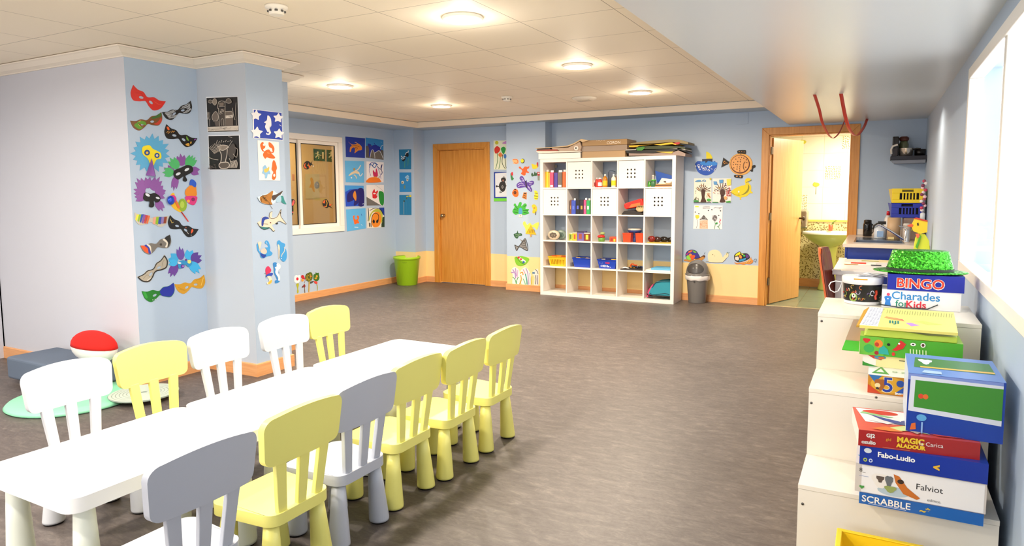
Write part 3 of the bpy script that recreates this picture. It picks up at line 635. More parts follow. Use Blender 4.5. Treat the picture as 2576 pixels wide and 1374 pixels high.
t = thing('stuffed_sheep', 'small white cloth animal lying on the books in the top right cell', 'soft toy', (x1-.07, SY0+.07, z+.035)); wt = M('#f3ece2', .8); B().ell((x1-.065, SY0+.07, z+.06), (.045, .03, .024), wt).obj('body', t); B().ell((x1-.025, SY0+.07, z+.075), (.02, .02, .02), wt).obj('head', t); B().ell((x1-.10, SY0+.045, z+.062), (.018, .008, .01), '#4a3a33').obj('ear', t)
bottle(c7, 4, 0, 1838, .045, .07, '#3f8f2f', '#3f8f2f', 'green_jar', 'small dark green jar at the left of the top right cell', neck=.8, cat='jar')
bottle(c7, 4, 0, 1900, .065, .09, '#3c6a45', '#58c43c', 'green_jar', 'larger green jar with a bright green lid in the top right cell', neck=.95, cat='jar', Y=SY0+.04)
bottle(c7, 4, 0, 1893, .03, .15, '#c9bfb2', '#d6cdbf', 'glass_tube', 'clear grey tube standing behind the green jars', Y=SY0+.15, neck=.95, cat='tube')
# row 1, cell 1: books
bk = [(588, 608, .19, '#8a5232', 'brown narrow book at the left of the book cell'), (610, 676, .185, '#3d50b0', 'blue book in the second row'), (680, 742, .19, '#1d1b22', 'black book with coloured dots on its spine'), (744, 800, .188, '#2a2631', 'black book with gold marks beside the dotted one'), (804, 842, .19, '#e04a80', 'pink book between the black and green ones'), (846, 904, .185, '#2fa257', 'green book at the right of the book cell')]
for i, (a, c_, h, col, lb) in enumerate(bk):
    t = goods(c7, 1, 1, a, c_, h, col, 'book', lb, 'book', depth=.21, group='books in the second row', deco=[('title_mark', .25, .35, .7, .6, ['#e2b26a', '#5a6fd0', '#5560c8', '#c8a13a', '#f0a0be', '#d8f0dc'][i])], bev=.002)
    if i in (1, 4, 5):
        o = t.location; B().box(o.x-.012, SY0+.09, o.z+h, o.x+.014, SY0+.094, o.z+h+.026, M('#f3efe9', .4)).obj('index_tab', t)
# row 1, cell 3: red case on dark pile with patterned glove
x0, x1, z, z1 = cell(3, 1)
tag(B().prism([(x0+.03, SY0+.03, z+.001), (x1-.03, SY0+.03, z+.001), (x1-.01, SY0+.03, z+.02), (x0+.20, SY0+.03, z+.055), (x0+.07, SY0+.03, z+.05)], (0, .22, 0), M('#231d1b', .6)).obj('black_bag', bevel=.006), 'black cloth bag under the red case in the second row', 'bag')
b = B(); p = [ony(*c7(*q), SY0+.06) for q in ((1430, 1085), (1470, 1065), (1700, 995), (1722, 1020), (1745, 1110), (1470, 1165), (1440, 1150))]; t = thing('red_case', 'red case with an orange print lying tilted in the second row', 'case', (p[0].x, p[0].y, z+.06))
b.prism([tuple(q) for q in p], (0, .18, 0), M('#cf2413', .35)); b.obj('shell', t, bevel=.01, seg=3)
p = [ony(*c7(*q), SY0+.0595) for q in ((1512, 1140), (1550, 1085), (1690, 1060), (1690, 1105), (1560, 1135))]; B().prism([tuple(q) for q in p], (0, -.001, 0), M('#ef6a2e', .4)).obj('print_panel', t)
b = B(); b.ell((x1-.06, SY0+.05, z+.075), (.055, .02, .04), M('#cdb488', .8)); 
for k in range(4): b.tube([(x1-.10+k*.024, SY0+.04, z+.07), (x1-.085+k*.022, SY0+.03, z+.12)], .011, M('#b99f70', .8))
tag(b.obj('knit_glove'), 'tan and black knitted glove at the right of the red case', 'glove')
# row 2
x0, x1, z, z1 = cell(0, 2)
def oval_tin(cx, cy, rx, rz, col, lab, pat):
    t = thing('woven_bowl', lab, 'bowl', (cx, cy, z)); b = B(); b.lathe([(.001, -.012), (.75, -.012), (1, .0), (.97, .012), (.7, .004), (.001, .0)], (0, 0, 0), 30, M(col, .4), axis='Y'); b.xf(Matrix.Translation((cx, cy, z+rz+.001)) @ Matrix.Diagonal((rx, 1.4, rz, 1))); b.obj('dish', t)
    b = B()
    for k in range(7): a = k*.9; b.ell((cx+rx*.45*math.cos(a), cy-.018, z+rz+rz*.4*math.sin(a)), (.018, .002, .013), M(pat, .5), 8)
    b.ell((cx, cy-.018, z+rz), (.015, .002, .015), M(pat, .5), 8); b.obj('painted_pattern', t)
oval_tin(x0+.125, SY0+.07, .088, .066, '#c4b39b', 'beige woven oval dish leaning in the left cell of the middle row', '#5d5246'); oval_tin(x0+.205, SY0+.14, .075, .068, '#7f9186', 'grey green oval dish behind the beige one', '#566b60')
for i, (a, c_, h, col, lc, nm) in enumerate([(515, 598, .105, '#b3c24a', '#6a7a2e', 'green and cream'), (600, 662, .11, '#e6b02c', '#c4532a', 'yellow and orange'), (666, 768, .125, '#6d5a9c', '#9b4a3a', 'purple with a dark lid'), (770, 862, .11, '#7a3527', '#e0d23c', 'dark red with a yellow figure')]):
    goods(c8, 1, 2, a, c_, h, col, 'story_tin', nm+' printed tin in the second cell of the middle row', 'tin', group='printed tins in the middle row', depth=.12, deco=[('print', .3, .2, .7, .75, lc), ('lid_band', 0, .9, 1, 1.0, '#d9d2c8' if i != 2 else '#2d2622')])
x = ony(*c8(1035, 350), SY0+.06).x; z = cell(2, 2)[2]; t = thing('toadstool_jar', 'little green and red toadstool jar in the middle cell', 'jar', (x, SY0+.06, z))
B().lathe([(.04, .001), (.045, .03), (.04, .06)], (x, SY0+.06, z), 18, M('#6b9a3c', .35)).obj('body', t); B().lathe([(.05, .055), (.048, .075), (.03, .085)], (x-.005, SY0+.06, z), 18, M('#cf2a23', .35)).obj('red_cap', t); B().ell((x+.01, SY0+.07, z+.105), (.034, .03, .022), M('#93a565', .4)).obj('lid', t)
t = goods(c8, 2, 2, 1152, 1256, .065, '#cf4a22', 'small_crate', 'small orange toy crate at the right of the middle cell', 'crate', depth=.1, deco=[('window_cutout', .15, .2, .45, .7, '#8f2f18'), ('yellow_figure', .6, .1, .85, .6, '#e0b92a')])
for a, c_, lb in ((1360, 1488, 'left orange red pot in the fourth cell of the middle row'), (1550, 1665, 'right orange red pot in the fourth cell of the middle row')):
    xa, xb = xr(c8, a, c_, SY0+.08); r_ = (xb-xa)/2; z = cell(3, 2)[2]; t = thing('square_pot', lb, 'pot', ((xa+xb)/2, SY0+.08, z), 'orange red pots'); B().lathe([(r_*1.2, .001), (r_*1.35, .105), (r_*1.42, .112), (r_*1.42, .12), (r_*1.25, .12)], ((xa+xb)/2, SY0+.10, z), 4, M('#c8441d', .3), smooth=False).xf(Matrix.Translation(((xa+xb)/2, SY0+.10, 0)) @ Matrix.Rotation(PI/4, 4, 'Z') @ Matrix.Translation((-(xa+xb)/2, -SY0-.10, 0))).obj('body', t)
x = ony(*c8(1520, 330), SY0+.16).x; z = cell(3, 2)[2]; t = thing('blue_vase', 'dark blue glazed vase with a pale tray on top between the red pots', 'vase', (x, SY0+.2, z)); B().lathe([(.05, .001), (.055, .02), (.035, .05), (.05, .09), (.085, .13), (.10, .145), (.085, .15)], (x, SY0+.2, z), 24, M('#1e3a78', .15)).obj('body', t); B().lathe([(.085, .151), (.09, .16), (.085, .172), (.02, .175)], (x, SY0+.2, z), 24, M('#cfc6b8', .4)).obj('tray', t)
x0, x1, z, z1 = cell(4, 2)
tag(B().box(x0+.03, SY0+.02, z+.001, x1-.01, SY0+.2, z+.012, M('#c9a54a', .5)).obj('book'), 'ochre board under the dark masks in the middle row', 'board')
for k, (dx, dz, rx, rz, col, lb) in enumerate([(.07, .05, .05, .04, '#7a1d16', 'glossy dark red carnival mask in the right cell of the middle row'), (.13, .065, .055, .035, '#3b201a', 'glossy brown mask beside the red one'), (.21, .05, .06, .035, '#1a1512', 'glossy black mask in the middle of the pile'), (.28, .045, .045, .03, '#171311', 'glossy black mask at the right wall of the cell')]):
    t = thing('glossy_mask', lb, 'mask', (x0+dx, SY0+.07+.03*k, z+.0125), 'dark glossy masks in a pile'); b = B(); b.ell((x0+dx, SY0+.07+.035*k, z+.0125+rz), (rx, .03, rz), M(col, .12)); b.obj('shell', t); B().ell((x0+dx-.02, SY0+.045+.035*k, z+.0125+rz*1.2), (.012, .006, .008), '#060606').obj('eye', t)
# row 3: baskets
def basket(x0, x1, z, h, Y, depth, col, lab, slots, name='plastic_basket', txt=None, flare=.022, group='plastic baskets in the fourth row'):
    t = thing(name, lab, 'basket', ((x0+x1)/2, Y+depth/2, z), group); m = M(col, .35); b = B(); th = .004; f = flare
    lo = [(x0+f, Y+f, z), (x1-f, Y+f, z), (x1-f, Y+depth-f, z), (x0+f, Y+depth-f, z)]; hi = [(x0, Y, z+h), (x1, Y, z+h), (x1, Y+depth, z+h), (x0, Y+depth, z+h)]
    b.add(lo+[(p[0], p[1], z+th) for p in lo], [(3, 2, 1, 0), (4, 5, 6, 7)], m)
    def side(a, c_, A, Cc, holes):
        a, c_, A, Cc = map(Vector, (a, c_, A, Cc)); nrm = (c_-a).cross(A-a).normalized()*th
        def P(u, v): return a.lerp(c_, u).lerp(A.lerp(Cc, u), v)
        us = [0, .06]; n = holes
        strips = []
        if n:
            w_ = .88/(2*n+1)
            strips = [(.06+(2*k+1)*w_, .06+(2*k+2)*w_) for k in range(n)]
            v0, v1 = .18, .72
            segs = [(0, 1, 0, v0), (0, 1, v1, 1)]; prev = 0
            for s0, s1 in strips: segs.append((prev, s0, v0, v1)); prev = s1
            segs.append((prev, 1, v0, v1))
        else: segs = [(0, 1, 0, 1)]
        for u0, u1, w0, w1 in segs:
            q = [P(u0, w0), P(u1, w0), P(u1, w1), P(u0, w1)]; b.prism([tuple(v) for v in q], tuple(-nrm), m)
    side(lo[0], lo[1], hi[0], hi[1], slots); side(lo[1], lo[2], hi[1], hi[2], slots//2); side(lo[2], lo[3], hi[2], hi[3], 0); side(lo[3], lo[0], hi[3], hi[0], slots//2)
    b.obj('body', t)
    b = B(); r_ = .007
    b.tube([hi[0], hi[1], hi[2], hi[3], hi[0]], r_, m, 6); b.obj('rim', t); return t
x0, x1, z, _ = cell(0, 3); basket(x0+.055, x1-.012, z+.001, .125, SY0+.04, .24, '#eeb91e', 'yellow slotted plastic basket full of toys in the fourth row', 9)
def pile(x0, x1, y0, y1, z, cols, label_, n, name='toy_brick'):
    for k in range(n):
        x = x0+(x1-x0)*(k+.5)/n; y = R.uniform(y0, y1); c_ = cols[k % len(cols)]; a = R.uniform(-.7, .7); b = B(); s_ = min(.05, (x1-x0)/n*.6)
        b.box(-s_, -.02, 0, s_, .02, .022, M(c_[0], .35)); b.xf(Matrix.Translation((x, y, z+.004*(k % 2))) @ Matrix.Rotation(a, 4, 'Z')); tag(b.obj(name, bevel=.004), c_[1]+' '+label_, 'toy', label_)
pile(x0+.09, x1-.05, SY0+.08, SY0+.15, z+.115, [('#d8431f', 'orange red piece at the left'), ('#e9862a', 'orange piece in the middle'), ('#b83218', 'dark red piece at the right')], 'of the yellow basket filling', 3, 'toy_piece')
x0, x1, z, _ = cell(1, 3); tb_ = basket(x0+.06, x1-.012, z+.001, .12, SY0+.04, .24, '#1c3fae', 'blue plastic basket with white scribbled print in the second cell of the fourth row', 0)
b = B(); b.text('~ o . - .:.. .', .03, M('#dfe6f4', .5), (x0+.085, SY0+.057, z+.066), (1, 0, 0), (0, -.18, 1), .003); b.text('Wonkito', .036, M('#cfd8f0', .5), (x0+.165, SY0+.064, z+.025), (1, 0, 0), (0, -.18, 1), .003); b.text('eo', .03, M('#e8a02a', .5), (x0+.14, SY0+.05, z+.09), (1, 0, 0), (0, -.18, 1), .003); b.obj('printed_text', tb_)
pile(x0+.10, x1-.05, SY0+.09, SY0+.15, z+.105, [('#e0b11f', 'yellow lid piece'), ('#1d1b1a', 'black piece'), ('#d9a81d', 'ochre piece')], 'of the middle blue basket filling', 3, 'toy_piece')
x0, x1, z, _ = cell(2, 3); tb_ = basket(x0+.065, x1-.012, z+.001, .115, SY0+.03, .24, '#1c3fae', 'blue plastic basket with red and white print in the middle cell of the fourth row', 0)
b = B(); b.text('1028', .032, M('#d22a3c', .5), (x0+.17, SY0+.042, z+.068), (1, 0, 0), (0, -.18, 1), .004, bold=.001); b.text(': . .-', .03, M('#e8ecf6', .5), (x0+.095, SY0+.042, z+.068), (1, 0, 0), (0, -.18, 1), .004); b.text(':10210x ,', .038, M('#e8ecf6', .5), (x0+.105, SY0+.051, z+.022), (1, 0, 0), (0, -.18, 1), .004, bold=.001); b.obj('printed_text', tb_)
pile(x0+.10, x1-.05, SY0+.09, SY0+.15, z+.10, [('#e6c02a', 'yellow left piece'), ('#222', 'black piece')][:1]+[('#22201f', 'black middle piece'), ('#e3bb28', 'yellow right piece')], 'of the right blue basket filling', 3, 'toy_piece')
x0, x1, z, _ = cell(3, 3); tag(B().prism([(x0+.03, SY0+.02, z+.001), (x1-.005, SY0+.02, z+.001), (x1-.005, SY0+.28, z+.001), (x0+.08, SY0+.28, z+.001)], (0, 0, .012), M('#2b2627', .5)).obj('black_tray'), 'black flat tray in the fourth cell of the fourth row', 'tray')
t = thing('toy_figures', 'tangled orange and dark blue toy animals on the black tray', 'toy', (x0+.2, SY0+.1, z+.013))
b = B()
for k in range(6): a = R.uniform(0, 6); b.tube([(x0+.17+R.uniform(-.05, .06), SY0+.1, z+.03+R.uniform(0, .05)), (x0+.19+.05*math.cos(a), SY0+.08, z+.05+.03*math.sin(a)), (x0+.2+R.uniform(-.05, .1), SY0+.1, z+.03)], .009, M(['#d94b1e', '#e0a43c'][k % 2], .4))
b.obj('orange_figure', t)
b = B()
for k in range(5): b.ell((x0+.18+.03*k, SY0+.09, z+.032+R.uniform(0, .015)), (.025, .02, .017), M(['#1c2440', '#131518'][k % 2], .3))
b.obj('blue_figure', t)
tag(B().tube([(x0+.055, SY0+.04, z+.021), (x0+.09, SY0+.05, z+.03), (x0+.14, SY0+.04, z+.021)], .008, '#e8e0d6').obj('paper_roll'), 'little cream rolled paper at the left of the black tray', 'paper')
x0, x1, z, _ = cell(4, 3); tag(B().box(x0+.01, SY0+.02, z+.001, x1-.01, SY0+.27, z+.018, M('#f0e6d8', .6)).obj('book', bevel=.002), 'cream large book flat under the blue one in the right cell', 'book', 'flat books in the fourth row')
tag(B().box(x0+.08, SY0+.03, z+.0185, x1-.01, SY0+.28, z+.042, M('#5fa8cf', .5)).obj('book', bevel=.002), 'sky blue book flat on the cream one in the right cell', 'book', 'flat books in the fourth row')
# row 4 cell 4: teal bag with pink side
x0, x1, z, _ = cell(4, 4); t = thing('cloth_bag', 'folded teal cloth bag with a pink side in the bottom right cell', 'bag', ((x0+x1)/2, SY0+.15, z))
def soft(b, pts, h, m): b.prism(pts, h, m, smooth=True)
p = [ony(*c8(*q), SY0+.05) for q in ((1735, 1190), (1790, 1215), (2070, 1225), (2070, 1005), (1960, 1000), (1860, 1010), (1780, 1100))]
b = B(); soft(b, [(min(q.x, x1-.006), q.y, max(q.z, z+.012)) for q in p], (0, .25, 0), M('#2b8a9c', .8, bump=.4, nscale=12)); b.obj('body', t, bevel=.025, seg=4)
p = [ony(*c8(*q), SY0+.075) for q in ((1705, 1240), (1735, 1245), (1800, 1100), (1815, 1040), (1790, 1060), (1740, 1130))]
B().prism([(q.x, q.y, max(q.z, z+.002)) for q in p], (0, .2, 0), M('#e4467c', .7)).obj('pink_side', t, bevel=.008)
b = B(); b.tube([ony(*c8(*q), SY0+.045) for q in ((1720, 1190), (1745, 1225), (1790, 1235), (1900, 1222), (2060, 1235))], .007, '#20282c'); b.tube([ony(*c8(*q), SY0+.046) for q in ((1790, 1100), (1850, 1020), (1930, 1008), (2060, 1010))], .004, '#173a44'); b.tube([ony(*c8(*q), SY0+.046) for q in ((1770, 1180), (1790, 1205), (1900, 1195), (1990, 1185), (2055, 1200))], .003, '#173a44'); b.obj('zip', t)
# things lying on top of the shelf unit
zt = SH
tag(B().box(SX0-.02, SY0-.01, zt, SX0+.59, SY0+.33, zt+.075, M('#f4ebe0', .4)).obj('flat_box', bevel=.003), 'long white flat box on top of the shelf unit at the left', 'box')
def sheetpile(cf, pts, Y, depth, col, name, label, cat, group=None, th=None):
    p = [ony(*cf(*q), Y) for q in pts]; return tag(B().prism([tuple(q) for q in p], (0, depth, 0), M(col, .6)).obj(name), label, cat, group)
gp = 'portfolios on the white flat box'
sheetpile(c7, [(55, 262), (100, 285), (750, 262), (750, 245), (400, 250), (60, 250)], SY0-.03, .36, '#e9dccd', 'portfolio', 'cream portfolio lowest on the white flat box', 'portfolio', gp)
sheetpile(c7, [(62, 235), (62, 249), (400, 249), (380, 225), (270, 222)], SY0-.03, .36, '#9c4636', 'portfolio', 'dark red portfolio in the left pile above the cream one', 'portfolio', gp)
sheetpile(c7, [(65, 210), (72, 234), (270, 221), (275, 205)], SY0-.03, .36, '#38302d', 'portfolio', 'black portfolio edge under the curved tan one', 'portfolio', gp)
sheetpile(c7, [(375, 225), (420, 248), (745, 243), (765, 180), (740, 105), (560, 195), (300, 206), (310, 224)], SY0-.02, .33, '#b9a08a', 'portfolio', 'brown paper pile sheltered under the curved tan portfolio', 'portfolio', gp)
sheetpile(c7, [(45, 205), (45, 214), (400, 192), (560, 178), (660, 140), (745, 86), (775, 110), (880, 82), (760, 60), (650, 125), (540, 165), (400, 180)], SY0-.035, .34, '#d9b98c', 'portfolio', 'curved tan portfolio bending up over the left pile', 'portfolio', gp)
p = ony(*c7(686, 205), SY0-.025); t = thing('paper_tube', 'white rolled paper tube with a dark core sticking out of the left pile', 'paper roll', (p.x, p.y, p.z-.03)); b = B(); b.lathe([(.030, 0), (.030, .30)], (p.x, SY0-.036, p.z), 20, M('#e9ded2', .5), axis='Y'); b.obj('roll', t); B().lathe([(.011, 0), (.011, .001)], (p.x, SY0-.0385, p.z), 14, M('#2a211c', .6), axis='Y').obj('core', t)
x = lambda px, py, Y=SY0-.0: ony(*c7(px, py), Y)
a = x(775, 355); c_ = x(1450, 250); m = M('#b3926a', .5)
tag(B().box(a.x, SY0, zt, c_.x, SY0+.36, zt+.081, m).obj('cardboard_box', bevel=.003), 'flat cardboard box lowest in the middle stack on the shelf unit', 'box', 'cardboard boxes on the shelf unit')
tag(B().box(a.x-.01, SY0+.01, zt+.0815, c_.x+.02, SY0+.37, zt+.153, M('#9c8672', .3)).obj('cardboard_box', bevel=.003), 'grey brown box wrapped in clear foil in the middle of the stack', 'box', 'cardboard boxes on the shelf unit')
t = thing('cardboard_box', 'brown carton with white lettering on top of the middle stack', 'box', ((a.x+c_.x)/2, SY0+.19, zt+.154), 'cardboard boxes on the shelf unit'); B().box(a.x+.0, SY0, zt+.154, c_.x+.025, SY0+.38, zt+.225, M('#a88558', .5)).obj('body', t, bevel=.003)
b = B(); b.text('CORON', .05, M('#efe4d2', .5), (a.x+.34, SY0, zt+.168), (1, 0, 0), (0, 0, 1), .001); b.text('- --.~ --', .04, M('#efe4d2', .5), (a.x+.2, SY0, zt+.205), (1, 0, 0), (0, 0, 1), .001); b.obj('printed_text', t)
gp = 'cardboard folders stacked at the right end of the shelf unit'
fo = [([(1510, 285), (1510, 325), (2270, 318), (2395, 335), (2400, 290), (2290, 240), (2215, 262), (1700, 290)], '#9a8478', 'brown folder at the bottom of the right stack'),
      ([(1935, 262), (2180, 290), (2215, 258)], '#dcae3c', 'yellow folder corner poking out low in the right stack'),
      ([(1460, 240), (1480, 285), (1900, 288), (2200, 255), (2290, 225), (2400, 260), (2400, 232), (2280, 205), (2270, 212)], '#24211c', 'black folder with a white edge in the right stack'),
      ([(1455, 228), (1455, 243), (2275, 214), (2400, 235), (2400, 225), (2285, 202), (2265, 210)], '#efe6da', 'thin white folder in the right stack'),
      ([(1630, 190), (1625, 243), (1720, 240), (2260, 210), (2390, 222), (2395, 190), (2230, 175), (1900, 150), (1680, 165)], '#39401f', 'dark olive folder in the right stack'),
      ([(1630, 200), (1640, 243), (1715, 243), (1765, 200), (1740, 180)], '#3f7f2c', 'bright green folder flap in the right stack'),
      ([(1510, 165), (1520, 188), (1930, 168), (2195, 140), (2240, 155), (2290, 140), (2180, 115), (1900, 150)], '#f0bb27', 'bright yellow folder in the right stack'),
      ([(2205, 125), (2280, 150), (2320, 125), (2300, 108)], '#b3262a', 'small red folder corner in the right stack'),
      ([(1535, 130), (1540, 143), (1900, 130), (2200, 108), (2440, 145), (2440, 110), (2300, 72), (2150, 68), (1900, 85), (1700, 105)], '#8a7a52', 'olive brown folder on top of the right stack')]
for k, (pts, col, lb) in enumerate(fo): sheetpile(c7, pts, SY0+.01-(.012 if k in (1, 5, 7) else 0), .011 if k in (1, 5, 7) else .33, col, 'folder', lb, 'folder', gp)

# ---------------------------------------------------------------- bins
p = onz(1020, 716, 0); cx, cy = p.x+.02, p.y+.02
t = thing('laundry_bin', 'lime green plastic bin in the far left corner of the room', 'bin', (cx, cy, 0)); mg = M('#a5d421', .3, name='lime_plastic')
B().lathe([(.150, 0), (.155, .004), (.195, .40), (.201, .405), (.203, .425), (.20, .43), (.192, .425), (.15, .01), (.02, .008)], (cx, cy, 0), 40, mg).obj('body', t)
B().lathe([(.197, .395), (.208, .40), (.210, .428), (.206, .434), (.198, .432)], (cx, cy, 0), 40, mg, cap=False).obj('rim', t)
b = B()
for k in range(7): a_ = -1.25+.05*k; b.ell((cx+.196*math.cos(a_), cy+.196*math.sin(a_), .36-.004*(k % 3)), (.003, .003, .003), '#43561a', 6)
b.obj('specks', t)
p = onz(1748, 764, 0); cx, cy = p.x, p.y+.11; t = thing('swing_bin', 'grey swing top waste bin with a white liner beside the shelf unit', 'bin', (cx, cy, 0)); mgy = M('#7b7773', .3, name='grey_bin_plastic'); q = .86
B().lathe([(.105, 0), (.108, .005), (.137, .345), (.139, .35)], (cx, cy, 0), 32, mgy, sx=1, sy=q).obj('body', t)
b = B(); n = 40; vs_ = []; prof = [(.142, .29), (.150, .30), (.152, .34), (.146, .36), (.14, .362)]
for r_, z in prof:
    for i in range(n): a_ = 2*PI*i/n; rr = r_+.004*math.sin(a_*9)+.003*math.sin(a_*23+z*40); vs_.append((cx+rr*math.cos(a_), cy+rr*math.sin(a_)*q, z+.004*math.sin(a_*7)))
b.add(vs_, [(j*n+i, j*n+(i+1) % n, (j+1)*n+(i+1) % n, (j+1)*n+i) for j in range(4) for i in range(n)], M('#efe9e4', .5), True); b.obj('liner', t)
# domed lid: an upper part with an opening filled by the flap
dome = lambda th: [(.145, .35), (.146, .365), (.142, .40), (.13, .45), (.108, .495), (.07, .53), (.02, .545)]
B().lathe([(.146, .348), (.153, .352), (.153, .366), (.146, .37)], (cx, cy, 0), 36, mgy, sy=q, cap=False).obj('collar', t)
B().lathe(dome(0), (cx, cy, 0), 36, mgy, sy=q).obj('lid', t)
b = B(); 
# flap: dark oval patch wrapping the front of the dome
vs_ = []; fs_ = []; NU, NV = 14, 12
for i in range(NV+1):
    v = i/NV
    for j in range(NU+1):
        u = -1+2*j/NU; z = .375+.135*v; half = .98*math.sqrt(max(0, 1-(2*v-1.0)**2))*.9+.02
        # radius from the dome profile
        pr = dome(0); r_ = pr[-1][0]
        for (ra, za), (rb, zb) in zip(pr, pr[1:]):
            if za <= z <= zb: r_ = ra+(rb-ra)*(z-za)/(zb-za)
        a_ = -PI/2-.1+u*half; vs_.append((cx+(r_+.003)*math.cos(a_), cy+(r_+.003)*q*math.sin(a_), z))
for i in range(NV):
    for j in range(NU): k = i*(NU+1)+j; fs_.append((k, k+1, k+NU+2, k+NU+1))
b.add(vs_, fs_, M('#4b4744', .25), True); b.obj('flap', t)
B().lathe([(.012, 0), (.01, .01)], (cx-.01, cy-.118, .275), 14, M('#3b3734', .3), axis='Y').obj('button', t)
# play corner at the left edge
p = onz(262, 905, .0)
t = thing('floor_cushion', 'round red and white cushion at the left edge beside the column', 'cushion', (-4.95, 2.80, .21))
b = B(); b.ell((0, 0, 0), (.24, .10, .115), M('#e9e4df', .9)); b.xf(Matrix.Translation((-4.95, 2.80, .315))); b.obj('white_half', t)
b = B(); prof = [(math.cos(PI/2*i/6)*1.01+1e-4, math.sin(PI/2*i/6)*1.02) for i in range(7)]; b.lathe(prof, (0, 0, 0), 24, M('#e0170e', .9)); b.xf(Matrix.Translation((-4.95, 2.80, .32)) @ Matrix.Diagonal((.24, .10, .115, 1))); b.obj('red_half', t)
tag(B().box(-5.75, 2.6, .033, -4.93, 2.97, .2, M('#5f6b7c', .8)).obj('play_block', bevel=.02, seg=3), 'grey blue padded block under the red and white cushion', 'seat')
p = onz(345, 985, 0)
tag(B().lathe([(.385, 0), (.40, .012), (.385, .028), (.30, .03), (.02, .03)], (-4.84, 2.585, 0), 48, M('#8ed9ae', .5)).obj('play_mat'), 'round mint green play mat on the floor left of the chairs', 'mat')
b = B(); pc = onz(390, 990, 0)
for k in range(9): b.lathe([(.02+.022*k, .031+.010), (.03+.022*k, .031+.013), (.04+.022*k, .031+.010)], (-4.44, 2.83, .004), 40, M('#b9c3b4', .6), cap=False)
b.lathe([(.21, 0), (.22, .01), (.02, .011)], (-4.44, 2.83, .032), 40, M('#9aa79a', .6)); tag(b.obj('ribbed_cushion'), 'grey ribbed round floor pad behind the yellow chair of the left row', 'floor pad')
# ---------------------------------------------------------------- stepped unit on the right
UX0, UX1 = -.228, .40; ST = [(2.696, 3.03, .31), (3.03, 3.39, .596), (3.39, 3.90, .856)]
M_ST = M('#f1e8d8', .3, name='cream_laminate'); t = thing('step_unit', 'cream white stepped storage unit descending towards the camera on the right', 'storage unit', (.09, 3.3, 0))
for k, (y0, y1, z) in enumerate(ST):
    B().box(UX0, y0, z-.018, UX1, y1, z, M_ST).obj('step_top', t, bevel=.0015)
    B().box(UX0+.001, y0+.001, 0 if k == 0 else ST[k-1][2]-.017, UX1-.001, y0+.018, z-.0185, M_ST).obj('riser_panel', t)
B().prism([(UX0, 2.715, 0), (UX0, 3.90, 0), (UX0, 3.90, .838), (UX0, 3.409, .838), (UX0, 3.409, .578), (UX0, 3.049, .578), (UX0, 3.049, .292), (UX0, 2.715, .292)], (.018, 0, 0), M_ST).obj('side_panel', t)
B().prism([(UX1-.018, 2.715, 0), (UX1-.018, 3.90, 0), (UX1-.018, 3.90, .838), (UX1-.018, 3.409, .838), (UX1-.018, 3.409, .578), (UX1-.018, 3.049, .578), (UX1-.018, 3.049, .292), (UX1-.018, 2.715, .292)], (.018, 0, 0), M_ST).obj('side_panel', t)
for px, py in ((2067, 808), (2041, 1014), (2019, 1268), (2204, 1000), (2158, 1227)):
    k = 2 if py < 850 else (1 if py < 1100 else 0); p = ony(px, py, ST[k][0]+.001)
    B().lathe([(.001, -.003), (.004, -.003), (.0055, 0)], (p.x, p.y, p.z), 12, M('#6d6a66', .3, 1), axis='Y').obj('screw_cap', t)
# game boxes
def gbox(x0, x1, y0, y1, z0, z1, fc, tc, lab, yaw=0, sidec=None, name='game_box'):
    t = thing(name, lab, 'game box' if name == 'game_box' else 'box', (x0, y0, z0), None); t.rotation_euler = (0, 0, yaw)
    b = B(); w_, d_, h_ = x1-x0, y1-y0, z1-z0
    v = [(0, 0, 0), (w_, 0, 0), (w_, d_, 0), (0, d_, 0), (0, 0, h_), (w_, 0, h_), (w_, d_, h_), (0, d_, h_)]; v = [Vector(q)+Vector((x0, y0, z0)) for q in v]
    b.add(v, [(0, 1, 5, 4)], M(fc, .3)); b.add(v, [(4, 5, 6, 7)], M(tc, .3)); b.add(v, [(3, 0, 4, 7), (1, 2, 6, 5), (2, 3, 7, 6), (0, 3, 2, 1)], M(sidec or fc, .35)); b.obj('carton', t, origin=(x0, y0, z0))
    return t, (x0, y0, z0, w_, d_, h_)
def front_txt(t, g, items, nm='printed_text'):
    x0, y0, z0, w_, d_, h_ = g; b = B()
    for txt, s_, c_, fx, fz, bold in items: b.text(txt, s_, M(c_, .4), (x0+fx, y0, z0+fz), (1, 0, 0), (0, 0, 1), .0012+.0004*len(b.mats), bold=bold)
    b.obj(nm, t, origin=(x0, y0, z0))
def front_shapes(t, g, items, nm='printed_picture', face='f', inset=0):
    # items: (colour, [(u,v)...]) in metres on the front (f) or top (t)
    x0, y0, z0, w_, d_, h_ = g; b = B()
    for k, (c_, pts) in enumerate(items):
        e = .0006+.0003*k
        if face == 'f': v = [Vector((x0+u, y0-e, z0+vv)) for u, vv in pts]
        else: v = [Vector((x0+u, y0+vv, z0+h_+e)) for u, vv in pts]
        tr = tessellate_polygon([v]); want = Vector((0, -1, 0)) if face == 'f' else Vector((0, 0, 1)); fs = []
        for q in tr:
            nn = (v[q[1]]-v[q[0]]).cross(v[q[2]]-v[q[0]]); fs.append(tuple(q) if nn.dot(want) > 0 else tuple(q[::-1]))
        b.add(v, fs, M(c_, .35))
    b.obj(nm, t, origin=(x0, y0, z0))
def blob(cx, cy, rx, ry, n=16, wob=0, k=3, ph=0): return [(cx+rx*(1+wob*math.sin(k*2*PI*i/n+ph))*math.cos(2*PI*i/n), cy+ry*(1+wob*math.sin(k*2*PI*i/n+ph))*math.sin(2*PI*i/n)) for i in range(n)]
t, g = gbox(-.021, .345, 2.625, 2.86, .311, .351, '#1f63b0', '#1b559b', 'blue SCRABBLE game box at the bottom of the lowest pile', 0)
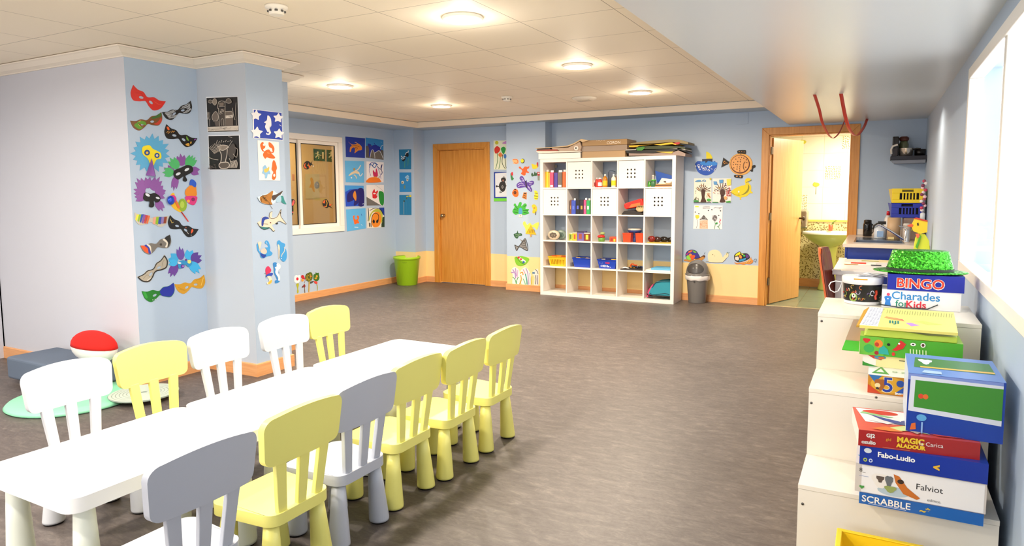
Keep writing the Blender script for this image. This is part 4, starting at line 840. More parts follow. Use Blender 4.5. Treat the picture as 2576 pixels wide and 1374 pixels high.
front_txt(t, g, [('SCRABBLE', .033, '#f4f0e8', .008, .010, .0005), ('~*', .03, '#e8c23a', .185, .006, .001)])
front_shapes(t, g, [('#dfe8f4', [(.03, .005), (.145, .005), (.145, .0065), (.03, .0065)])], 'underline')
t, g = gbox(-.036, .35, 2.63, 2.88, .3515, .455, '#d3c9bf', '#e9e0d8', 'white picture game box with a brown dog above the SCRABBLE box', 0, '#f0e8dc')
front_shapes(t, g, [('#f1ede9', [(.02, .002), (.38, .002), (.38, .1), (.02, .1)]), ('#b6c7cf', blob(.12, .022, .05, .018)), ('#efe8de', blob(.08, .055, .028, .026, 14, .15)), ('#5e5048', blob(.078, .06, .012, .012, 10, .3)), ('#6b6f72', blob(.105, .058, .012, .02, 12, .2)), ('#c8702c', [(.118, .085), (.135, .08), (.16, .045), (.2, .015), (.19, .008), (.15, .02), (.125, .055)]), ('#3a2a22', blob(.14, .062, .010, .008)), ('#97a45e', blob(.11, .03, .018, .012, 12, .2)), ('#4f9a4a', blob(.022, .02, .008, .006, 8, .3))])
front_shapes(t, g, [('#c44b4b', blob(.10, .05, .03, .02, 14, .3)), ('#5aa3c7', blob(.05, .07, .04, .02, 14, .3)), ('#4a4657', [(.13, .02), (.3, .01), (.36, .1), (.2, .12)]), ('#8a5a48', [(.25, .03), (.37, .03), (.37, .09)])], 'printed_top', 't')
front_txt(t, g, [('Falviot', .030, '#2b2a2a', .185, .045, .0), ('eslmce.', .014, '#6b6b6b', .22, .010, 0), ('8_', .02, '#3a3a3c', .012, .075, 0), ('___', .02, '#2f5ba8', .012, .062, 0)])
t, g = gbox(-.025, .35, 2.625, 2.87, .4555, .524, '#14339a', '#1a3fa8', 'dark blue Fabo-Ludio game box in the lowest pile', 0)
front_txt(t, g, [('Fabo-Ludio', .025, '#f2f0ea', .055, .036, .0008), ('<', .03, '#e8b52a', .222, .02, .002)])
front_shapes(t, g, [('#d8dde2', blob(.025, .052, .012, .009)), ('#b9c94a', blob(.018, .018, .006, .007)), ('#15349b', blob(.018, .018, .003, .0035)), ('#cfd8ee', blob(.035, .018, .006, .007)), ('#15349b', blob(.035, .018, .003, .0035))])
t, g = gbox(-.031, .33, 2.615, 2.885, .5245, .582, '#a8201c', '#d8544a', 'red game box with a colourful tumbled picture on its lid', math.radians(6), '#e7dcd4')
front_txt(t, g, [('G|2', .018, '#e9e4dc', .024, .034, .0008), ('ozulio', .018, '#d8d2cb', .010, .010, .0008), ('gid', .014, '#e7a32a', .085, .03, 0), ('MAGIC', .026, '#f0c62c', .118, .030, .0012), ('ALADOUR', .018, '#f0c62c', .118, .012, .0012), ('la Carica', .02, '#f2ece2', .185, .027, 0), ('____________', .014, '#e3b98a', .075, .006, 0)])
front_shapes(t, g, [('#f4eeea', [(.03, .1), (.33, .1), (.33, .26), (.01, .26)]), ('#d64033', blob(.09, .225, .06, .028)), ('#3f9a34', blob(.25, .2, .075, .03)), ('#93c98c', [(.02, .2), (.11, .17), (.13, .18), (.03, .22)]), ('#3f4f9c', [(.05, .19), (.10, .12), (.14, .10), (.16, .13), (.10, .16)]), ('#e9e2e0', [(.04, .12), (.08, .14), (.12, .11), (.10, .09)]), ('#4a4f86', blob(.19, .12, .06, .03, 16, .25, 4)), ('#ef8a34', blob(.21, .16, .02, .012)), ('#cfd78a', [(.10, .05), (.15, .09), (.2, .06), (.22, .02), (.17, .045), (.12, .02)]), ('#ee7a3a', [(.04, .02), (.09, .06), (.14, .02), (.1, .01)]), ('#e2512f', [(.2, .05), (.26, .07), (.32, .02), (.24, .015)]), ('#8a2f28', [(.24, .11), (.32, .14), (.32, .09)]), ('#c9b39c', [(.16, .035), (.2, .04), (.18, .01)])], 'printed_lid', 't')
t, g = gbox(.113, .39, 2.67, 2.99, .583, .79, '#1a3f9e', '#5a86cf', 'tall blue box with a white framed green picture standing on the red game box', 0, '#c3cfe0')
front_shapes(t, g, [('#7f93cf', [(0, .185), (.27, .185), (.27, .206), (0, .206)]), ('#d9dce4', [(.004, .075), (.27, .06), (.27, .195), (.008, .198)]), ('#3f8c2c', [(.02, .09), (.27, .078), (.27, .185), (.022, .185)]), ('#d8442a', blob(.04, .13, .008, .009)), ('#e06a2c', blob(.054, .13, .008, .009)), ('#5fa8d8', blob(.045, .055, .015, .012)), ('#d86a2c', [(.012, .008), (.03, .012), (.028, .035), (.016, .03)]), ('#8fb8e6', [(.045, .0), (.05, .0), (.05, .04), (.045, .04)])])
front_shapes(t, g, [('#2f7a35', [(.02, .1), (.26, .1), (.26, .26), (.03, .26)]), ('#e8b74a', [(.04, .1), (.26, .11), (.26, .13), (.04, .12)]), ('#e7e9f0', blob(.06, .2, .02, .04, 12, .3)), ('#a9c6ee', [(.04, .02), (.1, .02), (.1, .06), (.05, .06)])], 'printed_top', 't')
# second step pile
t, g = gbox(-.011, .30, 3.068, 3.30, .597, .672, '#c9871c', '#f2efe8', 'orange and blue game box with a big 5 on the middle step', 0, '#d8572a')
front_shapes(t, g, [('#c8431c', [(0, 0), (.05, 0), (0, .035)]), ('#e0a82a', blob(.075, .04, .065, .034, 18)), ('#2b6fae', [(.002, .075), (.05, .075), (.025, .045)]), ('#a7601e', blob(.045, .04, .02, .024, 12, .2)), ('#f1dca0', blob(.035, .034, .010, .010)), ('#2a2a30', blob(.035, .022, .006, .005)), ('#274fa3', blob(.115, .05, .014, .014)), ('#2b56b4', [(.10, .012), (.135, .012), (.14, .05), (.125, .035)]), ('#d97a24', [(.1, .0), (.16, .02), (.3, .02), (.3, 0)])])
front_txt(t, g, [('5', .085, '#e9dfc0', .050, .011, .003), ('5', .085, '#1a3c9e', .0505, .0115, .0008), ('gugo', .018, '#f4f0e4', .098, .006, .001)])
front_shapes(t, g, [('#2f9a3a', [(.012, .03), (.075, .03), (.048, .16)]), ('#f2efe8', [(.028, .055), (.058, .055), (.046, .12)])], 'printed_top', 't')
b = B(); b.text('o a :Bgit', .04, M('#2f8a3a', .4), (.085-.011, 3.068+.07, .6735), (1, 0, 0), (0, 1, 0), .0008); b.obj('lid_text', t, origin=(-.011, 3.068, .597))
t, g = gbox(-.035, .30, 3.215, 3.385, .6725, .722, '#efe3a0', '#e9ddb0', 'pale yellow picture box lying on the box with the 5', 0, '#e6ecd9')
front_shapes(t, g, [('#f0e8dc', [(0, .012), (.05, .005), (.05, .05), (0, .05)]), ('#2f8f2f', [(0, 0), (.06, .0), (.01, .014), (0, .02)]), ('#c9432c', [(.015, .05), (.08, .05), (.07, .03), (.04, .035)]), ('#4a9bb8', blob(.065, .042, .022, .008)), ('#d86a2c', blob(.07, .04, .012, .005)), ('#3a3a3a', [(.135, .034), (.16, .034), (.16, .037), (.135, .037)])])
t, g = gbox(-.048, .32, 3.205, 3.385, .7225, .802, '#4fa92c', '#a6cf3c', 'green box with red and orange cartoon bugs in the middle pile', 0, '#e7d23a')
front_shapes(t, g, [('#6bb93a', [(.0, .0), (.09, .0), (.09, .079), (0, .079)]), ('#3aa84f', blob(.035, .028, .02, .018)), ('#cf2f28', blob(.025, .062, .014, .010, 10, .2)), ('#e8862a', blob(.07, .052, .016, .017)), ('#b93a22', blob(.064, .048, .008, .009)), ('#2ea79a', [(.07, .01), (.11, .008), (.105, .03), (.09, .045), (.075, .035)]), ('#a8242a', blob(.064, .012, .008, .008)), ('#1d1c1c', blob(.107, .052, .006, .006)), ('#cf2a24', [(.12, .03), (.135, .045), (.15, .075), (.17, .06), (.16, .04), (.135, .028)]), ('#f2efe6', blob(.145, .06, .004, .004)), ('#d8322a', blob(.126, .014, .006, .008)), ('#f2efe6', blob(.195, .062, .010, .007)), ('#2b2b2b', blob(.195, .062, .004, .003)), ('#f2efe6', blob(.23, .062, .009, .010)), ('#5a3020', blob(.23, .062, .005, .006))]+[('#cfe6a8', [(.185+k*.011, .012), (.19+k*.011, .012), (.188+k*.011, .042), (.184+k*.011, .042)]) for k in range(6)])
tag(B().prism([(-.115, 3.19, .735), (-.05, 3.19, .735), (-.05, 3.26, .762), (-.105, 3.26, .762)], (0, 0, .004), M('#46b52c', .4)).obj('green_flap'), 'bright green card flap sticking out left of the bug box', 'card')
tag(B().prism([(-.105, 3.265, .765), (-.03, 3.265, .765), (-.02, 3.38, .835), (-.08, 3.38, .835)], (0, 0, .004), M('#b4977c', .6)).obj('brown_card'), 'brown cardboard piece leaning out behind the green flap', 'card')
b = B(); b.prism([(-.035, 3.206, .803), (-.02, 3.206, .832), (.10, 3.206, .836), (.2, 3.206, .825), (.3, 3.206, .828), (.3, 3.206, .803)], (0, .17, 0), M('#bcd24a', .4)); o = tag(b.obj('crumpled_pack', bevel=.004), 'lime and red crumpled pack under the yellow sheet', 'pack')
t = thing('picture_game_box', 'flat yellow box with a printed text panel sloping on top of the middle pile', 'game box', (-.05, 3.19, .838))
T = Matrix.Translation((-.052, 3.19, .838)) @ Matrix.Rotation(math.radians(14), 4, 'X')
def loc(b, nm): b.xf(T); return b.obj(nm, t, origin=(-.05, 3.19, .838))
b = B(); b.prism([(0, 0, 0), (.35, 0, 0), (.35, .21, 0), (.035, .21, 0)], (0, 0, .012), M('#f3e57e', .35)); loc(b, 'lid')
b = B(); b.prism([(-.012, .0, .002), (-.002, 0, .002), (.033, .215, .002), (.012, .17, .002)], (0, 0, .008), M('#c9962f', .4)); loc(b, 'gold_side')
b = B(); b.prism([(.0, .004, .0121), (.068, .004, .0121), (.088, .206, .0121), (.034, .206, .0121)], (0, 0, .0006), M('#eceaf0', .4)); loc(b, 'text_panel')
b = B(); r_ = random.Random(5)
for k in range(14):
    for j in range(5): x = .010+.033*(k*.0145/.21)+j*.0112; b.prism([(x, .014+k*.0135, .0129), (x+r_.uniform(.005, .010), .014+k*.0135, .0129), (x+.008, .018+k*.0135, .0129), (x+.0005, .018+k*.0135, .0129)], (0, 0, .0002), M('#8b8f9c', .5))
loc(b, 'text_lines')
b = B()
for k in range(26): x = .10+k*.0095; b.prism([(x, .15, .0121), (x+.002, .15, .0121), (x+.006, .19, .0121), (x+.004, .19, .0121)], (0, 0, .0004), M('#8a8a58', .5))
b.prism([(.09, .10, .0121), (.10, .115, .0121), (.14, .10, .0121), (.17, .075, .0121), (.12, .085, .0121)], (0, 0, .0006), M('#c79a5c', .5)); b.prism([(.13, .105, .0124), (.165, .08, .0124), (.16, .092, .0124)], (0, 0, .0006), M('#d8365e', .5))
b.prism([(.17, .06, .0121), (.19, .065, .0121), (.22, .045, .0121), (.19, .03, .0121)], (0, 0, .0006), M('#b98ad0', .5)); b.prism([(.19, .085, .0121), (.23, .095, .0121), (.3, .07, .0121), (.25, .06, .0121)], (0, 0, .0006), M('#c9cf6a', .5)); b.text('IIJI', .04, M('#2a7a72', .4), (.108, .045, .0125), (1, 0, 0), (0, 1, 0), .0006, bold=.001); loc(b, 'printed_picture')
# top step: charades, bingo, hat, tub
t, g = gbox(.030, .35, 3.69, 3.885, .857, .944, '#f3f1ef', '#e8e6e2', 'white Charades for Kids game box on the top step', 0, '#d9e0dc')
front_txt(t, g, [('Charades', .052, '#2a86c4', .040, .043, .0006), ('for', .044, '#1f8a6e', .058, .008, .0004), ('Kids', .048, '#d8243a', .100, .005, .0008)])
front_shapes(t, g, [('#2f7fd0', [(.012, .006), (.04, .006), (.036, .03), (.042, .05), (.034, .056), (.018, .056), (.010, .05), (.016, .03)]), ('#e2486a', blob(.027, .063, .007, .007)), ('#d8e6f4', blob(.026, .042, .004, .003))])
b = B(); b.tube([(.02, 3.684, .870), (.10, 3.683, .862), (.22, 3.684, .862), (.26, 3.683, .885)], .0025, '#2b3330', 6); b.obj('elastic_band', t)
t, g = gbox(.052, .36, 3.685, 3.89, .9445, 1.020, '#1d2a9c', '#1b2890', 'dark blue BINGO game box under the green glitter hat', 0)
front_txt(t, g, [('BINGO', .062, '#f1e8da', .0355, .013, .0035), ('BINGO', .062, '#d63a25', .0355, .014, .0012)])
def glitter(name, c):
    m, nt, b, L = nodes(name); tc = nt.nodes.new('ShaderNodeTexCoord'); v = nt.nodes.new('ShaderNodeTexVoronoi'); v.inputs['Scale'].default_value = 170
    L.new(tc.outputs['Object'], v.inputs['Vector']); sp = nt.nodes.new('ShaderNodeVectorMath'); sp.operation = 'SUBTRACT'; L.new(v.outputs['Color'], sp.inputs[0]); sp.inputs[1].default_value = (.5, .5, .5)
    s_ = nt.nodes.new('ShaderNodeVectorMath'); s_.operation = 'SCALE'; s_.inputs['Scale'].default_value = .9; L.new(sp.outputs[0], s_.inputs[0])
    g_ = nt.nodes.new('ShaderNodeNewGeometry'); a = nt.nodes.new('ShaderNodeVectorMath'); L.new(g_.outputs['Normal'], a.inputs[0]); L.new(s_.outputs[0], a.inputs[1]); nn = nt.nodes.new('ShaderNodeVectorMath'); nn.operation = 'NORMALIZE'; L.new(a.outputs[0], nn.inputs[0]); L.new(nn.outputs[0], b.inputs['Normal'])
    mr = nt.nodes.new('ShaderNodeValToRGB'); mr.color_ramp.elements[0].color = lin('#0a5a12'); mr.color_ramp.elements[1].color = lin('#5ed838'); L.new(v.outputs['Color'], mr.inputs[0]); L.new(mr.outputs[0], b.inputs['Base Color'])
    b.inputs['Metallic'].default_value = .75; b.inputs['Roughness'].default_value = .25; return m
MGL = glitter('green_glitter', '#1fa52a'); hx_, hy_ = .185, 3.79
t = thing('glitter_hat', 'green glitter party hat on top of the BINGO box', 'hat', (hx_, hy_, 1.021))
B().lathe([(.12, 0), (.195, .004), (.20, .008), (.195, .011), (.12, .012)], (hx_, hy_, 1.021), 44, MGL, sy=.62).obj('brim', t)
B().lathe([(.142, .012), (.138, .03), (.118, .105), (.112, .108), (.01, .108)], (hx_, hy_, 1.021), 44, MGL, sy=.66).obj('crown', t)
B().lathe([(.1425, .012), (.1415, .024)], (hx_, hy_, 1.021), 44, M('#20301c', .5), sy=.663, cap=False).obj('hat_band', t)
cx, cy = -.056, 3.785; t = thing('sweets_tub', 'white tub with a black label of colourful swirls on the top step', 'tub', (cx, cy, .857)); mw = M('#eceaea', .25, name='tub_plastic')
B().lathe([(.080, .0), (.082, .004), (.086, .105), (.02, .105)], (cx, cy, .857), 40, mw).obj('body', t)
b = B(); b.lathe([(.0835, .016), (.0872, .100)], (cx, cy, .857), 40, M('#15130f', .25), cap=False)
r_ = random.Random(11)
def onlab(a, z, rr=0): r0 = .0835+(.0872-.0835)*(z-.016)/.084+.0006+rr; return (cx+r0*math.cos(a), cy+r0*math.sin(a), .857+z)
for k in range(30):
    a = -PI/2+r_.uniform(-1.35, 1.2); z = r_.uniform(.026, .09); s_ = r_.uniform(.004, .010); c_ = r_.choice(['#d8b23a', '#e8742c', '#7f9a3c', '#c9c2d8', '#6a5a86', '#c93a24', '#e9e0c4'])
    a0 = r_.uniform(0, 6); L_ = r_.uniform(2, 4.5)
    b.tube([onlab(a+s_*math.cos(a0+q*L_/6)/.086, min(.098, max(.02, z+s_*math.sin(a0+q*L_/6)))) for q in range(7)], .0014, M(c_, .3), 5)
b.tube([onlab(-PI/2-.45+.19*math.cos(q*PI/6), .036+.018*math.sin(q*PI/6), .0006) for q in range(13)], .0035, M('#8fae4a', .3), 6); b.tube([onlab(-PI/2-.42+.08*math.cos(q*PI/6), .045+.008*math.sin(q*PI/6), .001) for q in range(13)], .0035, M('#e9e6dc', .3), 6)
b.tube([onlab(-PI/2+.55+.10*math.cos(q*PI/6), .06+.012*math.sin(q*PI/6), .0006) for q in range(11)], .002, M('#cfcad6', .3), 5); b.tube([onlab(-PI/2+.8, .03), onlab(-PI/2+.74, .045), onlab(-PI/2+.82, .055), onlab(-PI/2+.78, .075)], .006, M('#c93a1c', .3), 6)
b.obj('printed_label', t)
B().lathe([(.088, .100), (.0915, .102), (.0935, .128), (.090, .134), (.02, .137)], (cx, cy, .857), 40, mw).obj('lid', t)
b = B(); b.tube([(cx+.0935*math.cos(a), cy+.0935*math.sin(a), .857+.128) for a in [-PI/2-.4+.08*q for q in range(9)]], .0035, M('#e8a21c', .3), 6); b.obj('orange_strip', t)
b = B(); b.tube([(cx-.092, cy-.01, .957), (cx-.12, cy-.02, .962), (cx-.142, cy-.03, .955), (cx-.150, cy-.035, .938), (cx-.143, cy-.03, .916), (cx-.125, cy-.02, .904), (cx-.108, cy-.01, .910), (cx-.098, cy-.005, .93), (cx-.092, cy, .953)], .0028, mw, 8); b.obj('handle', t)
for k, (x, y, a, sx_, sy_, tilt, lb) in enumerate([(cx+.005, cy-.02, .25, .07, .05, .04, 'speckled printed slip lying on the tub lid at the left'), (cx+.05, cy+.0, -.35, .09, .05, .10, 'white leaflet with grey corner raised on the tub lid'), (cx+.075, cy-.015, .6, .06, .055, .06, 'grey printed slip at the right rim of the tub lid')]):
    t = thing('paper_slip', lb, 'paper', (x, y, .995), 'paper slips on the tub lid'); T2 = Matrix.Translation((x, y, .9962+.004*k)) @ Matrix.Rotation(a, 4, 'Z') @ Matrix.Rotation(tilt*1.2, 4, 'Y')
    b = B().box(-sx_/2, -sy_/2, 0, sx_/2, sy_/2, .0008, M('#eeeef2', .5)); b.xf(T2); b.obj('sheet', t)
    b = B()
    for q in range(9): x0 = -sx_/2+.006+R.uniform(0, .02); y0 = -sy_/2+.005+q*.0048; b.box(x0, y0, .0009, min(sx_/2-.004, x0+R.uniform(.015, .045)), y0+.0016, .0011, M('#9a9ca4', .6))
    b.xf(T2); b.obj('print_lines', t)
# yellow tub on the floor before the lowest step
x0, x1, y0, y1, h = -.075, .17, 2.28, 2.60, .205; t = thing('yellow_tray', 'yellow plastic storage tray on the floor before the lowest step', 'tray', ((x0+x1)/2, y0, 0)); my = M('#f2ce1e', .35, name='tray_plastic')
b = B(); f = .02
for P_, Q_ in (((x0, y0), (x1, y0)), ((x1, y0), (x1, y1)), ((x1, y1), (x0, y1)), ((x0, y1), (x0, y0))):
    cxx, cyy = (x0+x1)/2, (y0+y1)/2
    def inn(p, d): return (p[0]+(d if p[0] < cxx else -d), p[1]+(d if p[1] < cyy else -d))
    a, c_ = inn(P_, f), inn(Q_, f); a2, c2 = inn(P_, f+.004), inn(Q_, f+.004); A2, C2 = inn(P_, .004), inn(Q_, .004)
    v = [(*a, 0), (*c_, 0), (*Q_, h), (*P_, h), (*a2, .0), (*c2, .0), (*C2, h), (*A2, h)]; b.add(v, [(0, 1, 2, 3), (5, 4, 7, 6), (3, 2, 6, 7)], my)
b.add([(x0+f, y0+f, .004), (x1-f, y0+f, .004), (x1-f, y1-f, .004), (x0+f, y1-f, .004)], [(0, 1, 2, 3)], my); b.obj('body', t)
b = B(); b.box(x0-.012, y0-.012, h, x1+.012, y0+.006, h+.006, my); b.box(x0-.012, y1-.006, h, x1+.012, y1+.012, h+.006, my); b.box(x0-.012, y0, h, x0+.006, y1, h+.006, my); b.box(x1-.006, y0, h, x1+.012, y1, h+.006, my); b.obj('rim', t, bevel=.003)

# ---------------------------------------------------------------- desk and chair
dz = .76; t = thing('desk', 'white desk with papers against the blue kitchen counter', 'desk', (.05, 6.65, 0)); M_DK = M('#efeae4', .3)
B().box(-.315, 6.12, dz-.035, .42, 7.22, dz, M_DK).obj('desktop', t, bevel=.004)
for x in (-.27, .35):
    for y in (6.2, 7.12): B().box(x-.022, y-.022, 0, x+.022, y+.022, dz-.035, M_DK).obj('leg', t, bevel=.003)
b = B(); b.box(-.319, 6.115, dz-.004, -.25, 6.14, dz+.008, '#e3ddd4'); b.box(-.319, 7.19, dz-.004, -.25, 7.224, dz+.008, '#e3ddd4'); b.obj('edge_clip', t, bevel=.002)
def flat(xa, ya, xb, yb, col, lb, nm='paper_sheet', cat='paper', h=.002, z=dz, group='papers and cards on the white desk', rot=0):
    b = B().box(-(xb-xa)/2, -(yb-ya)/2, 0, (xb-xa)/2, (yb-ya)/2, h, M(col, .5)); b.xf(Matrix.Translation(((xa+xb)/2, (ya+yb)/2, z+.0005)) @ Matrix.Rotation(rot, 4, 'Z')); return tag(b.obj(nm), lb, cat, group)
flat(-.26, 6.95, .02, 7.18, '#ece6d4', 'cream card sheet at the far left corner of the white desk'); flat(.02, 6.98, .30, 7.19, '#ecd9a8', 'pale orange card at the far right of the white desk', h=.003)
flat(-.25, 6.66, .0, 6.86, '#f3efe6', 'white card with an orange edge near the left of the desk', z=dz+.0); flat(-.20, 6.74, -.08, 6.84, '#e0472a', 'small red card on the white one of the desk', z=dz+.0025, h=.003); flat(-.25, 6.64, -.14, 6.67, '#eb9a34', 'thin orange strip at the near edge of the white desk card', z=dz+.0025)
flat(-.12, 7.0, .02, 7.06, '#b9b04a', 'olive coloured pencil strip on the far cream card', z=dz+.003); flat(.12, 7.08, .2, 7.15, '#a5b44a', 'small green card on the pale orange one', z=dz+.004, h=.006, rot=.3); flat(-.04, 6.62, .04, 6.645, '#3a3a3c', 'black pen piece at the near edge of the white desk card', z=dz+.0025, h=.006, nm='pen', cat='pen')
t = thing('wooden_chair', 'red brown wooden chair with orange edges pushed up to the white desk', 'chair', (-.34, 6.07, 0)); mr_ = M('#8a4232', .3, name='red_brown_veneer'); mo = M('#d8642c', .4, name='orange_wood_edge')
def backpanel(off, th_, m, grow):
    b = B(); rows = 10; nu = 8; vs_ = []
    for side in (0, 1):
        for j in range(rows+1):
            q = j/rows; z = .52+.43*q; hw = (.17+.0*q)-(0 if q < .8 else .06*((q-.8)/.2)**2); X = -.305-.075*q
            for i in range(nu+1): u = -1+2*i/nu; vs_.append((X+off+(th_ if side else 0)-.03*(1-u*u), 6.07+(hw+grow)*u+.0, z))
    N = nu+1; T_ = (rows+1)*N; fs = []
    for j in range(rows):
        for i in range(nu): a = j*N+i; fs += [(a, a+N, a+N+1, a+1), (T_+a, T_+a+1, T_+a+N+1, T_+a+N)]
    for i in range(nu): a = rows*N+i; fs += [(i, i+1, T_+i+1, T_+i), (a, T_+a, T_+a+1, a+1)]
    for j in range(rows): a = j*N; c_ = a+nu; fs += [(a, T_+a, T_+a+N, a+N), (c_, c_+N, T_+c_+N, T_+c_)]
    b.add(vs_, fs, m); return b
backpanel(-.012, .012, mo, .002).obj('back_edge', t); backpanel(.0005, .010, mr_, -.006).obj('back_panel', t)
B().box(-.33, 5.88, .44, .05, 6.26, .46, mr_).obj('seat', t, bevel=.01)
for x, y in ((-.31, 5.90), (.03, 5.90), (-.31, 6.24), (.03, 6.24)): B().box(x-.014, y-.014, 0, x+.014, y+.014, .44 if x > 0 else .54, mo).obj('leg', t, bevel=.003)

t.rotation_euler = (0, 0, math.radians(-8))
# ---------------------------------------------------------------- kitchen counter
kx0, kx1, ky0, ky1 = -.275, XR-.002, 7.36, YB-.002; M_KB = M('#24409f', .25, name='blue_cabinet'); t = thing('kitchen_cabinet', 'blue kitchen base cabinet under the beige counter', 'cabinet', (.08, 8.05, 0))
B().box(kx0+.02, ky0+.01, .08, kx1, ky1, .864, M_KB).obj('body', t)
B().box(kx0, ky0, .06, kx0+.018, ky1, .864, M_KB).obj('door', t); B().box(kx0+.022, ky0-.004, .06, kx1, ky0+.008, .864, M_KB).obj('end_panel', t, bevel=.002); B().box(kx0+.05, ky0+.05, 0, kx1, ky1, .08, M('#2a2a30', .5)).obj('plinth', t)
t = thing('worktop', 'beige worktop with an inset steel sink', 'worktop', (.06, 8.0, .865)); M_WT = M('#e3d3c2', .25, name='worktop_laminate'); M_SS = M('#9aa0a6', .22, .9, name='sink_steel')
b = B(); X0, X1, Y0, Y1 = -.19, .22, 7.49, 7.82
b.box(-.293, 7.285, .865, kx1, Y0, .90, M_WT); b.box(-.293, Y1, .865, kx1, ky1, .90, M_WT); b.box(-.293, Y0, .865, X0, Y1, .90, M_WT); b.box(X1, Y0, .865, kx1, Y1, .90, M_WT); b.obj('slab', t, bevel=.002)
s_ = B(); yy = .74; s_.box(X0, Y0, yy, X1, Y1, yy+.003, M_SS); s_.box(X0, Y0, yy, X0+.003, Y1, .902, M_SS); s_.box(X1-.003, Y0, yy, X1, Y1, .902, M_SS); s_.box(X0, Y0, yy, X1, Y0+.003, .902, M_SS); s_.box(X0, Y1-.003, yy, X1, Y1, .902, M_SS)
s_.box(X0-.015, Y0-.015, .9005, X1+.01, Y0, .904, M_SS); s_.box(X0-.015, Y1, .9005, X1+.01, 8.27, .904, M_SS); s_.box(X0-.015, Y0, .9005, X0, Y1, .904, M_SS); s_.box(X1, Y0, .9005, X1+.01, Y1, .904, M_SS)
for k in range(9): s_.box(X0+.02+k*.042, Y1+.04, .9042, X0+.026+k*.042, 8.24, .9065, M_SS)
s_.obj('sink', t)
t = thing('tap', 'chrome sink tap with a long slanting spout', 'tap', (.25, 7.70, .90)); b = B(); b.lathe([(.028, 0), (.028, .008), (.022, .012), (.022, .11), (.018, .125)], (.25, 7.70, .9005), 20, M_CHROME); b.obj('body', t)
b = B(); b.tube([(.25, 7.70, .92), (.235, 7.70, .925), (.12, 7.70, 1.005), (.03, 7.70, 1.062), (.0, 7.70, 1.068), (-.015, 7.70, 1.055)], .010, M_CHROME, 10); b.obj('spout', t); b = B(); b.tube([(.25, 7.70, 1.025), (.22, 7.69, 1.05), (.18, 7.68, 1.062)], .006, M_CHROME, 8); b.obj('lever', t)
def bot(x, y, z, r_, h, col, cap, nm, lb, cat='bottle', rough=.3, metal=0, neck=.5, parts=('body', 'cap')):
    t = thing(nm, lb, cat, (x, y, z)); B().lathe([(r_*.9, .0005), (r_, .006), (r_, h*.7), (r_*neck, h*.84)], (x, y, z), 24, M(col, rough, metal)).obj(parts[0], t); B().lathe([(r_*neck*1.02, h*.84), (r_*neck, h*.97), (r_*neck*.7, h)], (x, y, z), 20, M(cap, .3)).obj(parts[1], t); return t
t = bot(-.10, 8.50, .9, .045, .185, '#14110f', '#1c1917', 'thermos_flask', 'black thermos flask on the beige worktop', 'flask', .15, 0, .85)
b = B(); b.tube([(-.058, 8.5, .93), (-.045, 8.5, .95), (-.045, 8.5, 1.02), (-.058, 8.5, 1.04)], .005, '#14110f'); b.obj('handle', t)
t = bot(.026, 8.12, .905, .060, .15, '#c9d0da', '#e6e6e8', 'soap_bottle', 'clear soap bottle with a black spray head by the sink', neck=.35); b = B(); b.box(.0, 8.095, 1.055, .075, 8.145, 1.085, '#15140f'); b.tube([(.0, 8.12, 1.065), (-.035, 8.12, 1.04), (-.045, 8.12, 1.0)], .009, '#15140f'); b.obj('spray_head', t); B().box(-.005, 8.057, .925, .055, 8.0605, .985, '#8fb0da').obj('paper_label', t)
bot(.095, 8.45, .9, .035, .285, '#e3e0dc', '#cf2230', 'cleaner_bottle', 'tall white bottle with a red cap behind the kraft canister')
t = thing('kraft_canister', 'brown cardboard canister on the steel drainer', 'canister', (.145, 8.0, .907)); B().lathe([(.060, 0), (.060, .225), (.055, .225)], (.145, 8.0, .907), 32, M('#c4a27c', .5)).obj('tube', t); b = B(); b.box(.095, 7.938, .91, .15, 7.941, .935, '#e2c98a'); b.obj('paper_label', t)
bot(.255, 7.86, .9, .035, .18, '#b9b0a6', '#cfc7bd', 'glass_jar', 'tall clear glass jar right of the kraft canister', 'jar', .1, 0, .9)
t = thing('bread_bin', 'grey brown bin on the worktop carrying the two crates', 'bread bin', (.32, 8.2, .9)); B().box(.225, 7.99, .9005, XR-.01, 8.42, 1.13, M('#8a7468', .35)).obj('body', t, bevel=.02, seg=4); B().box(.30, 7.985, 1.0, .38, 7.991, 1.02, M_CHROME).obj('handle', t)
def crate(z, col, lb):
    t = thing('plastic_crate', lb, 'crate', (.26, 8.15, z)); m = M(col, .35); x0, x1, y0, y1, h = .115, .395, 8.0, 8.4, .148
    b = B(); w_ = (x1-x0-.05)/11; b.box(x0, y0, z, x1, y0+.006, z+.035, m); b.box(x0, y0, z+.10, x0+.09, y0+.006, z+h, m); b.box(x1-.09, y0, z+.10, x1, y0+.006, z+h, m); b.box(x0+.09, y0, z+.10, x1-.09, y0+.006, z+.115, m); b.box(x0+.09, y0, z+.138, x1-.09, y0+.006, z+h, m)
    b.box(x0, y0, z+.035, x0+.07, y0+.006, z+.10, m); b.box(x1-.04, y0, z+.035, x1, y0+.006, z+.10, m)
    for k in range(1, 6): xx = x0+.07+(x1-x0-.11)*k/6; b.box(xx-.007, y0, z+.035, xx+.007, y0+.006, z+.10, m)
    b.box(x0, y0+.006, z, x1, y1, z+.006, m); b.box(x1-.006, y0+.006, z+.006, x1, y1, z+h, m); b.box(x0, y1-.006, z+.006, x1-.006, y1, z+h, m); b.add([(x0, y0, z), (x0, y1, z), (x0-.03, y1, z+h), (x0, y0, z+h)], [(0, 1, 2, 3), (3, 2, 1, 0)], m); b.obj('body', t, bevel=.003)
    B().box(x0+.02, y0+.03, z+.01, x1-.02, y1-.02, z+h-.02, M('#1c1b22', .8)).obj('contents', t)
crate(1.1305, '#1c2fa4', 'dark blue slotted crate under the yellow one on the worktop'); crate(1.281, '#eed01c', 'yellow slotted crate on top of the blue crate')
